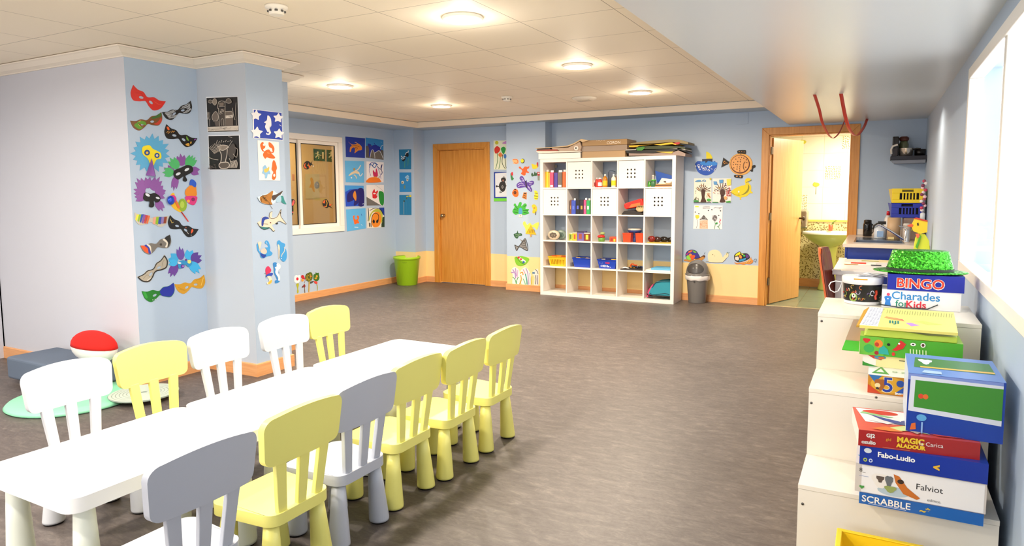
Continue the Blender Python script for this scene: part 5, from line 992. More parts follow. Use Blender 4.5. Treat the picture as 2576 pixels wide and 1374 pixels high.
# splash tiles
for k in range(9):
    x0 = -.205+k*.07
    if x0+.068 < XR: tag(B().box(x0, YB-.009, .902, x0+.068, YB-.001, .968, M('#e6dbcf', .15)).obj('wall_tile', bevel=.002), 'beige wall tile in the low row behind the worktop', 'tile', 'beige splash tiles behind the worktop')
# wall shelf
t = thing('wall_shelf', 'dark wall shelf high in the right corner above the crates', 'shelf', (.26, 8.6, 1.73)); B().box(.091, 8.45, 1.735, XR-.001, YB-.001, 1.778, M('#1d1a26', .4)).obj('board', t, bevel=.003); B().prism([(.10, 8.47, 1.734), (.13, 8.47, 1.70), (XR-.01, 8.47, 1.70), (XR-.01, 8.47, 1.734)], (0, .28, 0), M('#8a8f9c', .4)).obj('underside', t)
t = thing('coffee_maker', 'black coffee maker with a white handle on the dark wall shelf', 'coffee maker', (.13, 8.56, 1.779)); B().box(.105, 8.5, 1.779, .165, 8.64, 1.99, M('#17120f', .15)).obj('tower', t, bevel=.01, seg=3); b = B(); b.tube([(.10, 8.485, 1.80), (.095, 8.48, 1.85), (.11, 8.48, 1.885), (.155, 8.48, 1.90)], .011, '#d8d3cd', 8); b.obj('handle', t); B().box(.10, 8.488, 1.78, .155, 8.5, 1.86, M('#2a1a18', .2)).obj('base', t)
t = thing('storage_jar', 'round glass jar with a brown lid on the dark wall shelf', 'jar', (.215, 8.62, 1.779)); B().lathe([(.045, .0), (.048, .01), (.048, .13), (.035, .165)], (.215, 8.63, 1.779), 24, M('#6a6f4e', .08, coat=.6)).obj('body', t); B().lathe([(.036, .165), (.046, .175), (.048, .20), (.03, .215)], (.215, 8.63, 1.779), 24, M('#5e3026', .5)).obj('lid', t)
t = thing('metal_pot', 'shiny metal pot in front of the glass jar on the wall shelf', 'pot', (.235, 8.53, 1.779)); B().lathe([(.058, .0), (.062, .003), (.068, .078), (.07, .082), (.062, .08), (.055, .01)], (.237, 8.53, 1.779), 30, M('#d8d0c6', .2, .9)).obj('body', t); b = B(); b.tube([(.30, 8.53, 1.845), (.335, 8.52, 1.855), (.37, 8.51, 1.85)], .008, '#1a1513'); b.obj('handle', t)
tag(B().lathe([(.05, 0), (.055, .07), (.05, .07)], (.368, 8.57, 1.779), 24, M('#14100f', .3)).obj('black_bowl'), 'black bowl at the right end of the wall shelf', 'bowl')
# chick figure bag on the desk end
gx, gy = .355, 7.15; Y_ = 7.05
def gp_(x, y, Y=Y_): return ony(2100+x/4.0417, 300+y/4.0417, Y)
t = thing('chick_figure', 'yellow paper chick with an orange beak standing on the white desk', 'figure', (.27, 7.06, dz))
def plate(pts, col, off, nm, th_=.012):
    p = [gp_(*q, Y=Y_-off) for q in pts]; B().prism([(q.x, q.y, q.z) for q in p], (0, th_, 0), M(col, .5)).obj(nm, t, bevel=.003)
plate([(805, 1300), (820, 1210), (850, 1160), (920, 1170), (960, 1240), (975, 1420), (800, 1420)], '#d8df3a', 0, 'body', .06)
plate([(778, 1085), (810, 1015), (880, 1030), (945, 1045), (940, 1150), (870, 1165), (800, 1140)], '#f2cf2c', .012, 'head', .05)
plate([(735, 1082), (778, 1062), (800, 1075), (790, 1098), (755, 1095)], '#e0603a', .016, 'beak')
plate([(800, 1010), (830, 1000), (945, 1030), (945, 1045), (880, 1030)], '#c9432c', .016, 'crest'); plate([(835, 1060), (850, 1050), (855, 1080), (840, 1085)], '#2b2620', .018, 'eye', .004)
plate([(820, 1300), (850, 1220), (865, 1180), (880, 1190), (860, 1260), (840, 1320)], '#4fa52c', .016, 'leaf_stripe'); plate([(820, 1165), (860, 1165), (865, 1200), (835, 1210)], '#e8704a', .014, 'neck_scarf')
# little garland hanging at the right wall
t = thing('garland', 'pink and white ribbon garland hanging at the right edge by the crates', 'garland', (.40, 7.85, 1.25)); b = B()
for k in range(14): z = 1.50-k*.022; b.ell((.385+.016*math.sin(k*1.9), 7.84+.01*math.cos(k*2.3), z), (.016, .012, .016), M(['#c23a5a', '#e9dfe2', '#8a3a5a', '#f2c4cc'][k % 4], .5), 10)
b.obj('bows', t); B().tube([(.39, 7.84, 1.52), (.388, 7.84, 1.2), (.39, 7.84, .98)], .004, '#8a7a86').obj('string', t); B().lathe([(.022, .9005-.9005), (.022, .06), (.01, .07)], (.385, 7.83, 1.12), 12, M('#d9dde2', .4)).obj('white_pendant', t)
# red ribbons under the low soffit
def ribbon(pts, lb, twist, w_):
    P0, P1 = onz(*pts[0], ZL-.001), onz(*pts[-1], ZL-.001); d = (P1-P0).normalized(); nrm = Vector((-d.y, d.x, 0)); cc = Vector((0, 0, HC)); path = []
    for q in pts: r_ = ray(*q); path.append(cc+r_*((P0-cc).dot(nrm)/r_.dot(nrm)))
    path[0], path[-1] = P0, P1; n = len(path)-1; fine = []
    for i in range(n):                                   # smooth the hanging line
        a, b_ = path[i], path[i+1]; m0 = (b_-path[max(i-1, 0)])/2; m1 = (path[min(i+2, n)]-a)/2
        for k in range(5): t = k/5; fine.append(a*(2*t**3-3*t*t+1)+m0*(t**3-2*t*t+t)+b_*(3*t*t-2*t**3)+m1*(t**3-t*t))
    fine.append(path[-1]); n = len(fine)-1; vs_ = []
    for i, p in enumerate(fine):
        q = i/n; a = twist[0]+(twist[1]-twist[0])*q; wd = Vector((math.cos(a), math.sin(a), 0))*w_/2; tn = (fine[min(i+1, n)]-fine[max(i-1, 0)]).normalized(); nn = tn.cross(wd).normalized()*.0005
        for e in (-1, 1): vs_ += [p+wd*e+nn, p+wd*e-nn]
    fs = []
    for i in range(n): k = i*4; fs += [(k, k+4, k+6, k+2), (k+1, k+3, k+7, k+5), (k, k+1, k+5, k+4), (k+2, k+6, k+7, k+3)]
    b = B().add(vs_, fs, M('#cf2f1b', .4, name='red_satin'), True); tag(b.obj('red_ribbon'), lb, 'ribbon', 'red ribbons hung from the low soffit')
ribbon([(2049, 238), (2061, 276), (2068, 306.6), (2078, 329), (2087.5, 343), (2097, 347.6), (2109, 337), (2117, 322), (2125, 303)], 'left red ribbon draped from the low soffit before the open door', (.3, 1.2), .026)
ribbon([(2115.7, 236), (2122.5, 274), (2129, 303), (2136, 324), (2145, 337), (2153, 341), (2162, 336), (2174, 318.6), (2181.5, 299)], 'right red ribbon draped from the low soffit before the open door', (.3, .5), .030)
# ---------------------------------------------------------------- paper crafts and drawings on the walls
def CT(x0, y0, s): return lambda x, y: (x0+x/s, y0+y/s)
A1, A2, A3, A4 = CT(250, 180, 4.58), CT(250, 480, 4.58), CT(700, 320, 4.9075), CT(700, 580, 6.44)
A5, A6, R1, R2 = CT(1060, 340, 3.433), CT(1220, 340, 3.435), CT(1700, 360, 5.725), CT(1700, 600, 7.633)
A7 = CT(480, 560, 6.247)
def smooth_loop(pts, n=5, closed=True):
    P_ = [Vector(p[:2]) for p in pts]; sh = [len(p) > 2 for p in pts]; N = len(P_); out = []
    for i in range(N if closed else N-1):
        a, b_ = P_[i], P_[(i+1) % N]
        pa = P_[(i-1) % N] if closed or i > 0 else a; pb = P_[(i+2) % N] if closed or i+2 < N else b_
        m0 = Vector((0, 0)) if sh[i] else (b_-pa)*.5; m1 = Vector((0, 0)) if sh[(i+1) % N] else (pb-a)*.5
        for k in range(n):
            t = k/n; t2, t3 = t*t, t*t*t; q = a*(2*t3-3*t2+1)+m0*(t3-2*t2+t)+b_*(-2*t3+3*t2)+m1*(t3-t2); out.append((q.x, q.y))
    if not closed: out.append((P_[-1].x, P_[-1].y))
    return out
class Art:
    def __init__(s, plane, T): s.pl, s.T, s.b, s.k, s.base = plane, T, B(), 0, False
    def w(s, x, y, off):
        ax, v = s.pl
        px = s.T(x, y)
        if ax == 'x': p = onx(*px, v); p.x += off
        else: p = ony(*px, v); p.y -= off
        return p
    def n(s): return Vector((1, 0, 0)) if s.pl[0] == 'x' else Vector((0, -1, 0))
    def poly(s, col, pts, holes=(), thick=0, rough=.6):
        off = .0015 if thick else .0034+.00035*s.k; s.k += 0 if thick else 1
        if thick and s.base: off = .0034+.00035*s.k; s.k += 4
        loops = [[s.w(x, y, off) for x, y in pts]]+[[s.w(x, y, off) for x, y in h] for h in holes]
        if thick: s.base = True
        tr = tessellate_polygon(loops); flat_ = [v for l in loops for v in l]; N = len(flat_); nn = s.n(); m = M(col, rough) if isinstance(col, str) else col
        fs = [tuple(q) if (flat_[q[1]]-flat_[q[0]]).cross(flat_[q[2]]-flat_[q[0]]).dot(nn) > 0 else tuple(q[::-1]) for q in tr]
        if thick:
            top = [v+nn*thick for v in flat_]; f2 = [tuple(i+N for i in q) for q in fs]+[q[::-1] for q in fs]; k = 0
            for l in loops:
                for i in range(len(l)): j = (i+1) % len(l); f2.append((k+i, k+j, N+k+j, N+k+i))
                k += len(l)
            s.b.add(flat_+top, f2, m)
        else: s.b.add(flat_, fs, m)
        return s
    def f(s, col, pts, **k): return s.poly(col, smooth_loop(pts), **k)      # smooth filled shape
    def p(s, col, pts, **k): return s.poly(col, pts, **k)                   # straight-sided shape
    def c(s, col, x, y, rx, ry=None, n=14, a0=0, **k):
        ry = ry or rx; ca, sa = math.cos(a0), math.sin(a0); return s.poly(col, [(x+rx*math.cos(2*PI*i/n)*ca-ry*math.sin(2*PI*i/n)*sa, y+rx*math.cos(2*PI*i/n)*sa+ry*math.sin(2*PI*i/n)*ca) for i in range(n)], **k)
    def s(s, col, pts, w_=3, n=5):
        q = smooth_loop(pts, n, False) if len(pts) > 2 else [p[:2] for p in pts]; L_, R_ = [], []
        for i in range(len(q)):
            a, b_ = q[max(i-1, 0)], q[min(i+1, len(q)-1)]; d = Vector((b_[0]-a[0], b_[1]-a[1]))
            d = d.normalized() if d.length > 1e-6 else Vector((1, 0)); L_.append((q[i][0]-d.y*w_/2, q[i][1]+d.x*w_/2)); R_.append((q[i][0]+d.y*w_/2, q[i][1]-d.x*w_/2))
        off = .0034+.00035*s.k; s.k += 1; v = [s.w(x, y, off) for x, y in L_+R_]; N = len(q)
        s.b.add(v, [(i, i+1, N+i+1, N+i) for i in range(N-1)], M(col, .6)); return s
    def sq(s, col, cx, cy, rx, ry, n=4, w_=3, seed=1, m=5):
        r_ = random.Random(seed)
        for k in range(n):
            pts = [(cx+r_.uniform(-rx, rx), cy+r_.uniform(-ry, ry))]; a = r_.uniform(0, 6)
            for j in range(m): a += r_.uniform(-1.2, 1.2); pts.append((min(cx+rx, max(cx-rx, pts[-1][0]+math.cos(a)*rx*.45)), min(cy+ry, max(cy-ry, pts[-1][1]+math.sin(a)*ry*.45))))
            s.s(col, pts, w_, 3); s.k -= 1
        s.k += 1; return s
    def done(s, name, label, cat, group=None): return tag(s.b.obj(name), label, cat, group)
    def part(s, name, parent): return s.b.obj(name, parent)
PF2, PF3, PF4, PLW, PCP, PBW, PBP = ('x', -4.74), ('y', 3.59), ('x', -4.19), ('x', XL), ('y', 8.475), ('y', YB), ('y', 8.545)
CARD = .0018
# ---- carnival masks on the column
MASK = [(0, .20), (.33, .04), (.66, .06), (1, -.06, 1), (.93, .42), (.64, .72), (.32, .64), (.10, .50), (0, .46), (-.10, .50), (-.32, .64), (-.64, .72), (-.93, .42), (-1, -.06, 1), (-.66, .06), (-.33, .04)]
def mask_fn(tl, tr, vs_=1):
    c = Vector(((tl[0]+tr[0])/2, (tl[1]+tr[1])/2)); ax = Vector((tr[0]-tl[0], tr[1]-tl[1]))/2; nn = Vector((-ax.y, ax.x))*vs_
    def g(u, v): q = c+ax*u+nn*v; return (q.x, q.y)
    return g
def mask(T, tl, tr, cols, label, vs_=1, deco=None, eyes=True):
    a = Art(PF2, T); g = mask_fn(tl, tr, vs_)
    out = smooth_loop([g(*p[:2])+p[2:] for p in MASK], 6)
    eye = [[g(sx*.30+.13*math.cos(q*PI/6), .38+.075*math.sin(q*PI/6)+.02*sx*math.cos(q*PI/6)) for q in range(12)] for sx in (-1, 1)] if eyes else []
    a.poly(cols[0], out, holes=eye, thick=CARD, rough=.4)
    for d in (deco or []):
        kd = d[0]
        if kd == 'f': a.f(d[1], [g(*p) for p in d[2]])
        if kd == 'p': a.p(d[1], [g(*p) for p in d[2]])
        if kd == 's': a.s(d[1], [g(*p) for p in d[2]], d[3])
    return a.done('carnival_mask', label, 'mask', 'paper carnival masks on the column')
mask(A1, (383, 165), (757, 355), ['#d8281b'], 'plain red carnival mask at the top of the column', .95, [('s', '#a81c12', [(-.7, .3), (-.4, .18), (-.25, .3)], 4), ('s', '#e8664a', [(.45, .25), (.7, .28), (.85, .2)], 4)])
def scrib(col, w_=5, n=10, sd=0):
    r_ = random.Random(sd); L_ = []
    for sx in (-1, 1):
        for k in range(n): v = .12+k*.5/n; L_.append(('s', col, [(sx*(.12+.2*r_.random()+(.1 if .25 < v < .5 else 0)+(.2 if .28 < v < .46 else 0)), v), (sx*.6, v-.03+.04*r_.random()), (sx*(.88-.35*max(0, v-.35)-.1*r_.random()), v-.05)], w_))
    return L_
mask(A1, (723, 476), (1052, 346), ['#24211f'], 'black carnival mask covered in fine white scribbles, below the red one', .9, scrib('#c9ccd0', 4, 11, 3)+[('s', '#c9ccd0', [(-.2, .5), (-.5, .62), (-.8, .45)], 4), ('s', '#c9ccd0', [(.2, .5), (.5, .62), (.8, .45)], 4)])
mask(A1, (356, 576), (714, 478), ['#7a4a1c'], 'brown and green glitter carnival mask under the red one', .95, [('f', '#5f9a2c', [(-.62, .2), (-.4, .12), (-.14, .26), (-.1, .42), (-.14, .48)]), ('f', '#5f9a2c', [(-.62, .2), (-.56, .45), (-.45, .52), (-.34, .52), (-.5, .66), (-.7, .55), (-.85, .3)]), ('f', '#3f6a28', [(.3, .1), (.6, .08), (.95, -.02), (.9, .2), (.5, .24), (.35, .2)]), ('f', '#c23a22', [(.35, .55), (.6, .5), (.88, .3), (.85, .55), (.6, .68)]), ('f', '#e8a05a', [(-.55, .14), (-.4, .1), (-.42, .16)]), ('s', '#b6d04a', [(-.6, .3), (-.5, .5)], 7)])
mask(A1, (766, 616), (1122, 778), ['#17120f'], 'black carnival mask with orange and green shapes at its tips', .95, [('f', '#e8642c', [(-.93, .08), (-.80, .06), (-.70, .2), (-.82, .22)]), ('s', '#dc9a3c', [(-.8, .42), (-.72, .28)], 7), ('s', '#dc9a3c', [(-.7, .44), (-.62, .26)], 7), ('s', '#dc9a3c', [(-.55, .3), (-.5, .16)], 7), ('s', '#dc9a3c', [(-.46, .24), (-.4, .12)], 7), ('f', '#6a9a2c', [(.35, .12), (.5, .2), (.6, .32), (.45, .3)]), ('f', '#dca43c', [(.5, .6), (.65, .45), (.75, .6), (.62, .64)]), ('f', '#dca43c', [(.72, .28), (.8, .38), (.72, .44)]), ('f', '#9a4ab0', [(.86, .06), (.95, .04), (.86, .16)])])
bands = []
for k, c_ in enumerate(['#e8e23a', '#8fb82c', '#2a52a8', '#8a4a9c', '#c23a32', '#d86a3a']):
    x0, x1 = -.95+.13*k, -.82+.13*k; bands.append(('p', c_, [(x0+.08, .0+.02*abs(k-3)), (x1+.08, .0+.02*abs(k-2)), (x1-.02, .50+.04*min(k, 3)), (x0-.02+.04, .38+.06*min(k, 3))]))
for k, c_ in enumerate(['#e8a38a', '#8fb82c', '#2a4aa0', '#8f78b0', '#8a3a22']):
    x0, x1 = .12+.155*k, .275+.155*k; bands.append(('p', c_, [(x0, .12-.02*k), (x1, .10-.02*k), (x1-.02, .60-.05*max(0, k-1)), (x0-.02, .56-.02*k)]))
mask(A2, (404, 262), (793, 298), ['#c9bfae'], 'rainbow striped carnival mask at the left of the column', .9, bands)
mask(A2, (808, 290), (1136, 452), ['#17130f'], 'black carnival mask with gold dashes and an orange spot, right of the rainbow one', .95, [('s', '#d8b85a', [(-.88, .15), (-.82, .3)], 6), ('s', '#d8b85a', [(-.78, .22), (-.7, .36)], 5), ('s', '#d8b85a', [(-.7, .38), (-.62, .26)], 5), ('f', '#e85a2c', [(.62, .12), (.74, .2), (.70, .42), (.62, .3)]), ('s', '#e8e0d8', [(.4, .45), (.55, .52)], 5), ('s', '#d86a4a', [(.2, .2), (.26, .24)], 8), ('s', '#e8e0d8', [(.72, .5), (.75, .55)], 6)])
mask(A2, (470, 640), (812, 514), ['#7b746c'], 'grey carnival mask with an orange and blue end', .95, [('f', '#e2561f', [(-.97, .0), (-.75, .06), (-.62, .3), (-.66, .62), (-.85, .45)]), ('f', '#3a3aa0', [(-.75, .06), (-.6, .04), (-.5, .3), (-.52, .68), (-.66, .62), (-.62, .3)]), ('f', '#e6dccb', [(-.6, .04), (-.45, .1), (-.4, .3), (-.5, .68), (-.52, .68), (-.5, .3)]), ('f', '#2a2724', [(.62, .05), (.98, -.02), (.9, .35), (.62, .68), (.72, .4)]), ('f', '#e6dccb', [(.45, .1), (.6, .1), (.7, .4), (.55, .66), (.45, .6), (.6, .4)]), ('f', '#3a332e', [(.18, .3), (.3, .28), (.3, .42), (.2, .42)])], eyes=False)
mask(A2, (438, 1000), (753, 744), ['#b3a896'], 'beige carnival mask with a thick black outline, tilted upward', .85, [('s', '#26221f', [(-.97, .0), (-.9, .4), (-.64, .66), (-.34, .6), (-.1, .46), (.1, .46), (.34, .6), (.64, .66), (.9, .38), (.96, .0)], 14), ('s', '#26221f', [(-.95, .0), (-.6, .1), (-.33, .08), (0, .22), (.33, .08), (.62, .1), (.95, .0)], 10), ('s', '#8a7f70', [(-.8, .3), (-.5, .25), (-.45, .5)], 4), ('s', '#8a7f70', [(.8, .2), (.6, .3), (.5, .5)], 4), ('s', '#f0ece4', [(-.7, .55), (-.4, .58)], 5)])
mask(A2, (488, 1168), (856, 1070), ['#1f7a26'], 'carnival mask half green, half blue near the bottom', 1.0, [('f', '#1f2ea0', [(.06, .24), (.33, .06), (.66, .07), (.98, -.03), (.92, .4), (.64, .69), (.33, .62), (.1, .5)]), ('f', '#2f9a34', [(-.95, .05), (-.8, .05), (-.75, .4), (-.9, .4)]), ('s', '#f0eef0', [(-.5, .60), (-.48, .64)], 9), ('s', '#f0eef0', [(-.36, .60), (-.34, .64)], 9), ('s', '#f0eef0', [(-.24, .58), (-.22, .62)], 9)])
mask(A2, (866, 1086), (1206, 978), ['#d3991f'], 'golden yellow carnival mask lowest on the right side', 1.0, [('s', '#b37f14', [(-.85, .2), (-.5, .5)], 4), ('s', '#b37f14', [(-.8, .35), (-.4, .6)], 4), ('s', '#f0c65a', [(.6, .55), (.9, .1)], 7), ('s', '#b37f14', [(.4, .14), (.8, .1)], 4)])
# sun lion mask with a cone nose
def spikes(cx, cy, ri, ro, n, a0=0, a1=2*PI, sx=1, sy=1):
    out = []
    for i in range(n):
        a = a0+(a1-a0)*i/n; b_ = a0+(a1-a0)*(i+.5)/n; k = 1+.06*math.sin(i*2.3); out += [(cx+ri*math.cos(a)*sx, cy+ri*math.sin(a)*sy), (cx+ro*k*math.cos(b_)*sx, cy+ro*k*math.sin(b_)*sy)]
    return out
t = thing('lion_mask', 'sky blue spiky paper lion face with a purple cone nose on the column', 'mask', onx(*A1(590, 1180), -4.74))
Art(PF2, A1).p('#5aa9d4', spikes(590, 945, 172, 222, 19), thick=CARD).part('mane', t)
a = Art(PF2, A1); a.k = 8; a.f('#f1dc1f', [(500, 865), (570, 850), (610, 890), (660, 915), (700, 940), (705, 1000), (650, 1020), (600, 1110), (555, 1010), (500, 960), (485, 910)]); a.k = 10
a.c('#1f4a8f', 543, 935, 33).c('#e8b43a', 543, 937, 15).c('#1f4a8f', 657, 968, 30).c('#e8d9b4', 657, 968, 14).c('#e8a43a', 657, 968, 7); a.part('face', t)
b = B(); pn = [Art(PF2, A1).w(x, y, .004) for x, y in ((575, 985), (610, 1010), (648, 1215), (532, 1195))]; rid = Art(PF2, A1).w(588, 1205, .055); apex = (pn[0]+pn[1])/2+Vector((.008, 0, 0))
b.add([apex, pn[2], rid, pn[3]], [(0, 3, 2), (0, 2, 1), (0, 1, 2), (0, 2, 3)], M('#a86bbd', .6)); b.obj('cone_nose', t)
def petals(T, items, face, eyes, label, name='feather_mask', extra=()):
    # items: (colour, centre, angle, length, width, lobes)
    q = onx(*T(face[0][0], face[0][1]), -4.74); t = thing(name, label, 'mask', q)
    for k, (col, cx, cy, ang, L_, W_, nl) in enumerate(items):
        a = Art(PF2, T); a.k = k; ang = math.radians(ang); d = Vector((math.cos(ang), math.sin(ang))); nn = Vector((-d.y, d.x)); c0 = Vector((cx, cy)); pts = [c0-nn*W_*.22, c0+d*L_*.35-nn*W_*.5]
        for j in range(nl):
            u = -.5+(j+.5)/nl; e = 1-.25*abs(u)*2; pts.append((c0+d*L_*e+nn*W_*u*1.15).to_tuple()+(1,))
            if j < nl-1: pts.append((c0+d*L_*.68+nn*W_*(-.5+(j+1)/nl)).to_tuple()+(1,))
        pts += [c0+d*L_*.35+nn*W_*.5, c0+nn*W_*.22]; a.f(col, [tuple(p) if not isinstance(p, tuple) else p for p in pts]); a.base = False
        a2 = Art(PF2, T); a2.f(col, [tuple(p) if not isinstance(p, tuple) else p for p in pts], thick=CARD*.6+.0003*k); a2.part('petal_feather', t)
    a = Art(PF2, T); a.k = 12; hol = [[(x+r*math.cos(i*PI/6)*math.cos(r2)-r*.5*math.sin(i*PI/6)*math.sin(r2), y+r*math.cos(i*PI/6)*math.sin(r2)+r*.5*math.sin(i*PI/6)*math.cos(r2)) for i in range(12)] for x, y, r, r2 in eyes]
    a.poly(face[1], smooth_loop(face[2:]), ()) ; a.k = 13
    for h in hol: a.poly('#d9dde4', h)
    for e in extra: a.c(e[0], *e[1:])
    a.part('face', t); return t
petals(A1, [('#8a4f9c', 850, 1180, 215, 130, 120, 3), ('#4fb56a', 850, 1160, 178, 130, 110, 3), ('#8a4f9c', 950, 1080, 262, 135, 110, 3), ('#4fb56a', 900, 1110, 232, 150, 110, 3), ('#4fb56a', 1010, 1090, 305, 150, 120, 4), ('#8a4f9c', 1050, 1140, 10, 115, 100, 2), ('#8a4f9c', 880, 1215, 100, 160, 80, 3)],
       [(950, 1190), '#16120f', (860, 1140), (930, 1110), (1000, 1080), (1060, 1095), (1070, 1150), (1010, 1190), (985, 1205), (1005, 1250), (985, 1270), (955, 1255), (960, 1210), (900, 1245), (850, 1200)], [(900, 1180, 30, -.4), (1000, 1130, 30, -.5)], 'black mask with green and purple paper petals on the column')
petals(A1, [('#8d559f', 520, 1400, 200, 140, 120, 3), ('#8d559f', 520, 1360, 235, 160, 110, 3), ('#8d559f', 560, 1340, 268, 140, 90, 2), ('#8d559f', 610, 1360, 300, 170, 120, 3), ('#8d559f', 650, 1400, 330, 130, 110, 2), ('#8d559f', 660, 1490, 60, 140, 90, 3), ('#8d559f', 640, 1420, 5, 130, 100, 2), ('#8d559f', 520, 1440, 165, 130, 90, 2)],
       [(600, 1470), '#16120f', (500, 1440), (520, 1395), (580, 1410), (630, 1400), (690, 1440), (690, 1490), (650, 1510), (620, 1490), (625, 1540), (605, 1565), (565, 1555), (570, 1500), (530, 1495), (500, 1470)], [(548, 1422, 30, .5), (665, 1458, 24, .3)], 'black mask in a ring of purple paper feathers on the column')
petals(A2, [('#3fa8dc', 900, 800, 205, 120, 120, 2), ('#6a4aa0', 940, 790, 262, 150, 90, 3), ('#3fb0e6', 1030, 790, 275, 125, 110, 2), ('#5a3c94', 1060, 800, 335, 130, 130, 3), ('#3fb0e6', 1050, 830, 50, 160, 110, 3), ('#6a3f98', 880, 850, 115, 160, 100, 3), ('#3fb0e6', 890, 830, 180, 110, 80, 2)],
       [(980, 840), '#2f8fc4', (900, 830), (950, 800), (1000, 810), (1050, 800), (1060, 840), (1020, 880), (985, 850), (950, 885), (910, 895)], [(915, 832, 22, .1)], 'blue and purple petal mask with a yellow glass eye spot on the column', extra=(('#e8e67a', 1028, 817, 22), ('#5a2f8c', 990, 797, 12), ('#5a3a9a', 950, 870, 22), ('#c98ad0', 955, 868, 9)))
# swirl mask on a red stick
t = thing('stick_mask', 'multicoloured curled mask with a red stick and a shiny blue ball on the column', 'mask', onx(*A2(1000, 350), -4.74))
a = Art(PF2, A2); a.f('#efb91e', [(820, 50), (855, 25), (875, 80), (900, 130), (950, 190), (940, 245), (900, 235), (850, 200), (820, 150)], thick=CARD); a.k = 2; a.c('#8fae2c', 955, 165, 50, 75); a.c('#b6cc4a', 950, 160, 25, 40); a.f('#e8891e', [(985, 0), (1040, -60), (1100, -70), (1115, 0), (1110, 60), (1000, 60)]); a.f('#d8347c', [(990, 65), (1115, 65), (1115, 120), (1085, 165), (1040, 155), (1000, 120)]); a.c('#8a1f5a', 1075, 100, 22); a.c('#f0a03c', 1020, 120, 18)
a.f('#2a5ac8', [(1035, -95), (1050, -130), (1080, -125), (1110, -90), (1100, -40), (1060, -60), (1035, -65)]); a.f('#e8742c', [(865, 120), (880, 115), (925, 190), (900, 200)]); a.part('curled_body', t)
b = B(); q = Art(PF2, A2).w(805, 110, .02); b.ell(q, (.018, .028, .034), M('#2a52c8', .2, .4)); b.obj('shiny_ball', t); b = B(); q = Art(PF2, A2).w(835, 95, .012); b.ell(q, (.012, .03, .03), M('#d8348c', .3)); b.obj('pink_ball', t)
b = B(); b.tube([Art(PF2, A2).w(940, 245, .006), Art(PF2, A2).w(1020, 355, .006)], .004, '#d82a1e', 6); b.obj('red_stick', t)
# ---- scratch drawings on the pale column face
a = Art(PF3, A1); a.p('#e8e8ea', [(1232, 292), (1600, 288), (1614, 694), (1250, 702)], thick=CARD).p('#1b1714', [(1238, 306), (1595, 292), (1608, 690), (1256, 698)])
g_ = '#c2b5a6'; a.f('#6d6157', [(1310, 560), (1310, 500), (1345, 460), (1372, 510), (1365, 565)]); a.s(g_, [(1310, 560), (1305, 510), (1345, 460), (1375, 510), (1365, 565), (1315, 570)], 5); a.p('#5d5148', [(1330, 570), (1390, 570), (1395, 630), (1345, 630)]); a.p('#4a4038', [(1390, 430), (1450, 425), (1450, 630), (1405, 630)]); a.s(g_, [(1370, 430), (1380, 352), (1445, 345), (1455, 420), (1455, 630)], 6, 2); a.p('#7c6d60', [(1385, 360), (1440, 355), (1440, 395), (1388, 400)]); a.s(g_, [(1380, 420), (1392, 630)], 6); a.s(g_, [(1385, 408), (1450, 402)], 5); a.sq(g_, 1420, 465, 22, 28, 6, 4, 3)
a.p('#6a5d52', [(1462, 465), (1530, 460), (1550, 500), (1550, 625), (1465, 630)]); a.s(g_, [(1460, 462), (1530, 458), (1552, 500), (1462, 510)], 5, 1); a.p('#d8cbbb', [(1465, 512), (1548, 506), (1546, 535), (1464, 540)]); a.sq('#4a4038', 1505, 523, 30, 7, 3, 4, 5); a.s(g_, [(1415, 625), (1412, 560), (1430, 545), (1440, 560), (1442, 625)], 4); a.p('#cfc2b2', [(1255, 640), (1610, 625), (1608, 680), (1262, 692)]); a.sq('#8a7c6e', 1430, 660, 160, 18, 10, 3, 8)
a.c('#8f8172', 1340, 350, 28, 40); a.s(g_, [(1315, 340), (1340, 310), (1366, 345), (1345, 390), (1320, 365), (1315, 340)], 4); a.c('#5d5349', 1292, 348, 27, 20); a.s(g_, [(1265, 345), (1290, 328), (1318, 348), (1292, 368), (1265, 350)], 4); a.f('#5d5349', [(1468, 355), (1480, 325), (1505, 312), (1528, 335), (1532, 360), (1500, 368)]); a.s(g_, [(1468, 355), (1480, 325), (1505, 312), (1530, 335), (1532, 360), (1500, 368), (1468, 356)], 4)
for x in (1262, 1275, 1290): a.s(g_, [(x, 470), (x-4, 520), (x+4, 555)], 4)
a.s(g_, [(1285, 550), (1288, 630)], 4); a.s(g_, [(1548, 420), (1565, 520), (1580, 560)], 5); a.s(g_, [(1590, 360), (1585, 470), (1598, 620)], 3)
a.done('scratch_drawing', 'black and white scratch drawing of a tower and trees, upper on the column', 'drawing', 'black scratch drawings on the column')
a = Art(PF3, A1); a.p('#e8e8ea', [(1254, 736), (1618, 730), (1630, 1132), (1268, 1136)], thick=CARD).p('#1a1613', [(1262, 744), (1612, 738), (1624, 1128), (1274, 1130)])
a.p('#3a342f', [(1400, 890), (1475, 890), (1465, 1040), (1415, 1045)]); a.s(g_, [(1370, 850), (1385, 900), (1410, 960), (1405, 1040), (1385, 1075)], 9); a.s(g_, [(1480, 870), (1475, 960), (1460, 1040), (1500, 1070)], 9); a.f('#5a4f46', [(1385, 1080), (1410, 1050), (1480, 1045), (1502, 1080), (1480, 1110), (1410, 1112)]); a.s('#d6c8b8', [(1382, 1080), (1405, 1052), (1480, 1046), (1505, 1078), (1480, 1112), (1410, 1116), (1382, 1085)], 8); a.f('#8a7c6e', [(1370, 870), (1420, 850), (1480, 860), (1500, 880), (1440, 905), (1390, 905)]); a.s('#d6c8b8', [(1368, 872), (1420, 848), (1490, 862), (1440, 908), (1385, 900)], 6)
for k in range(9): a.s(g_, [(1270+k*16, 850-5*k+abs(k-4)*6), (1300+k*14, 905-6*k), (1335+k*9, 950-5*k)], 5)
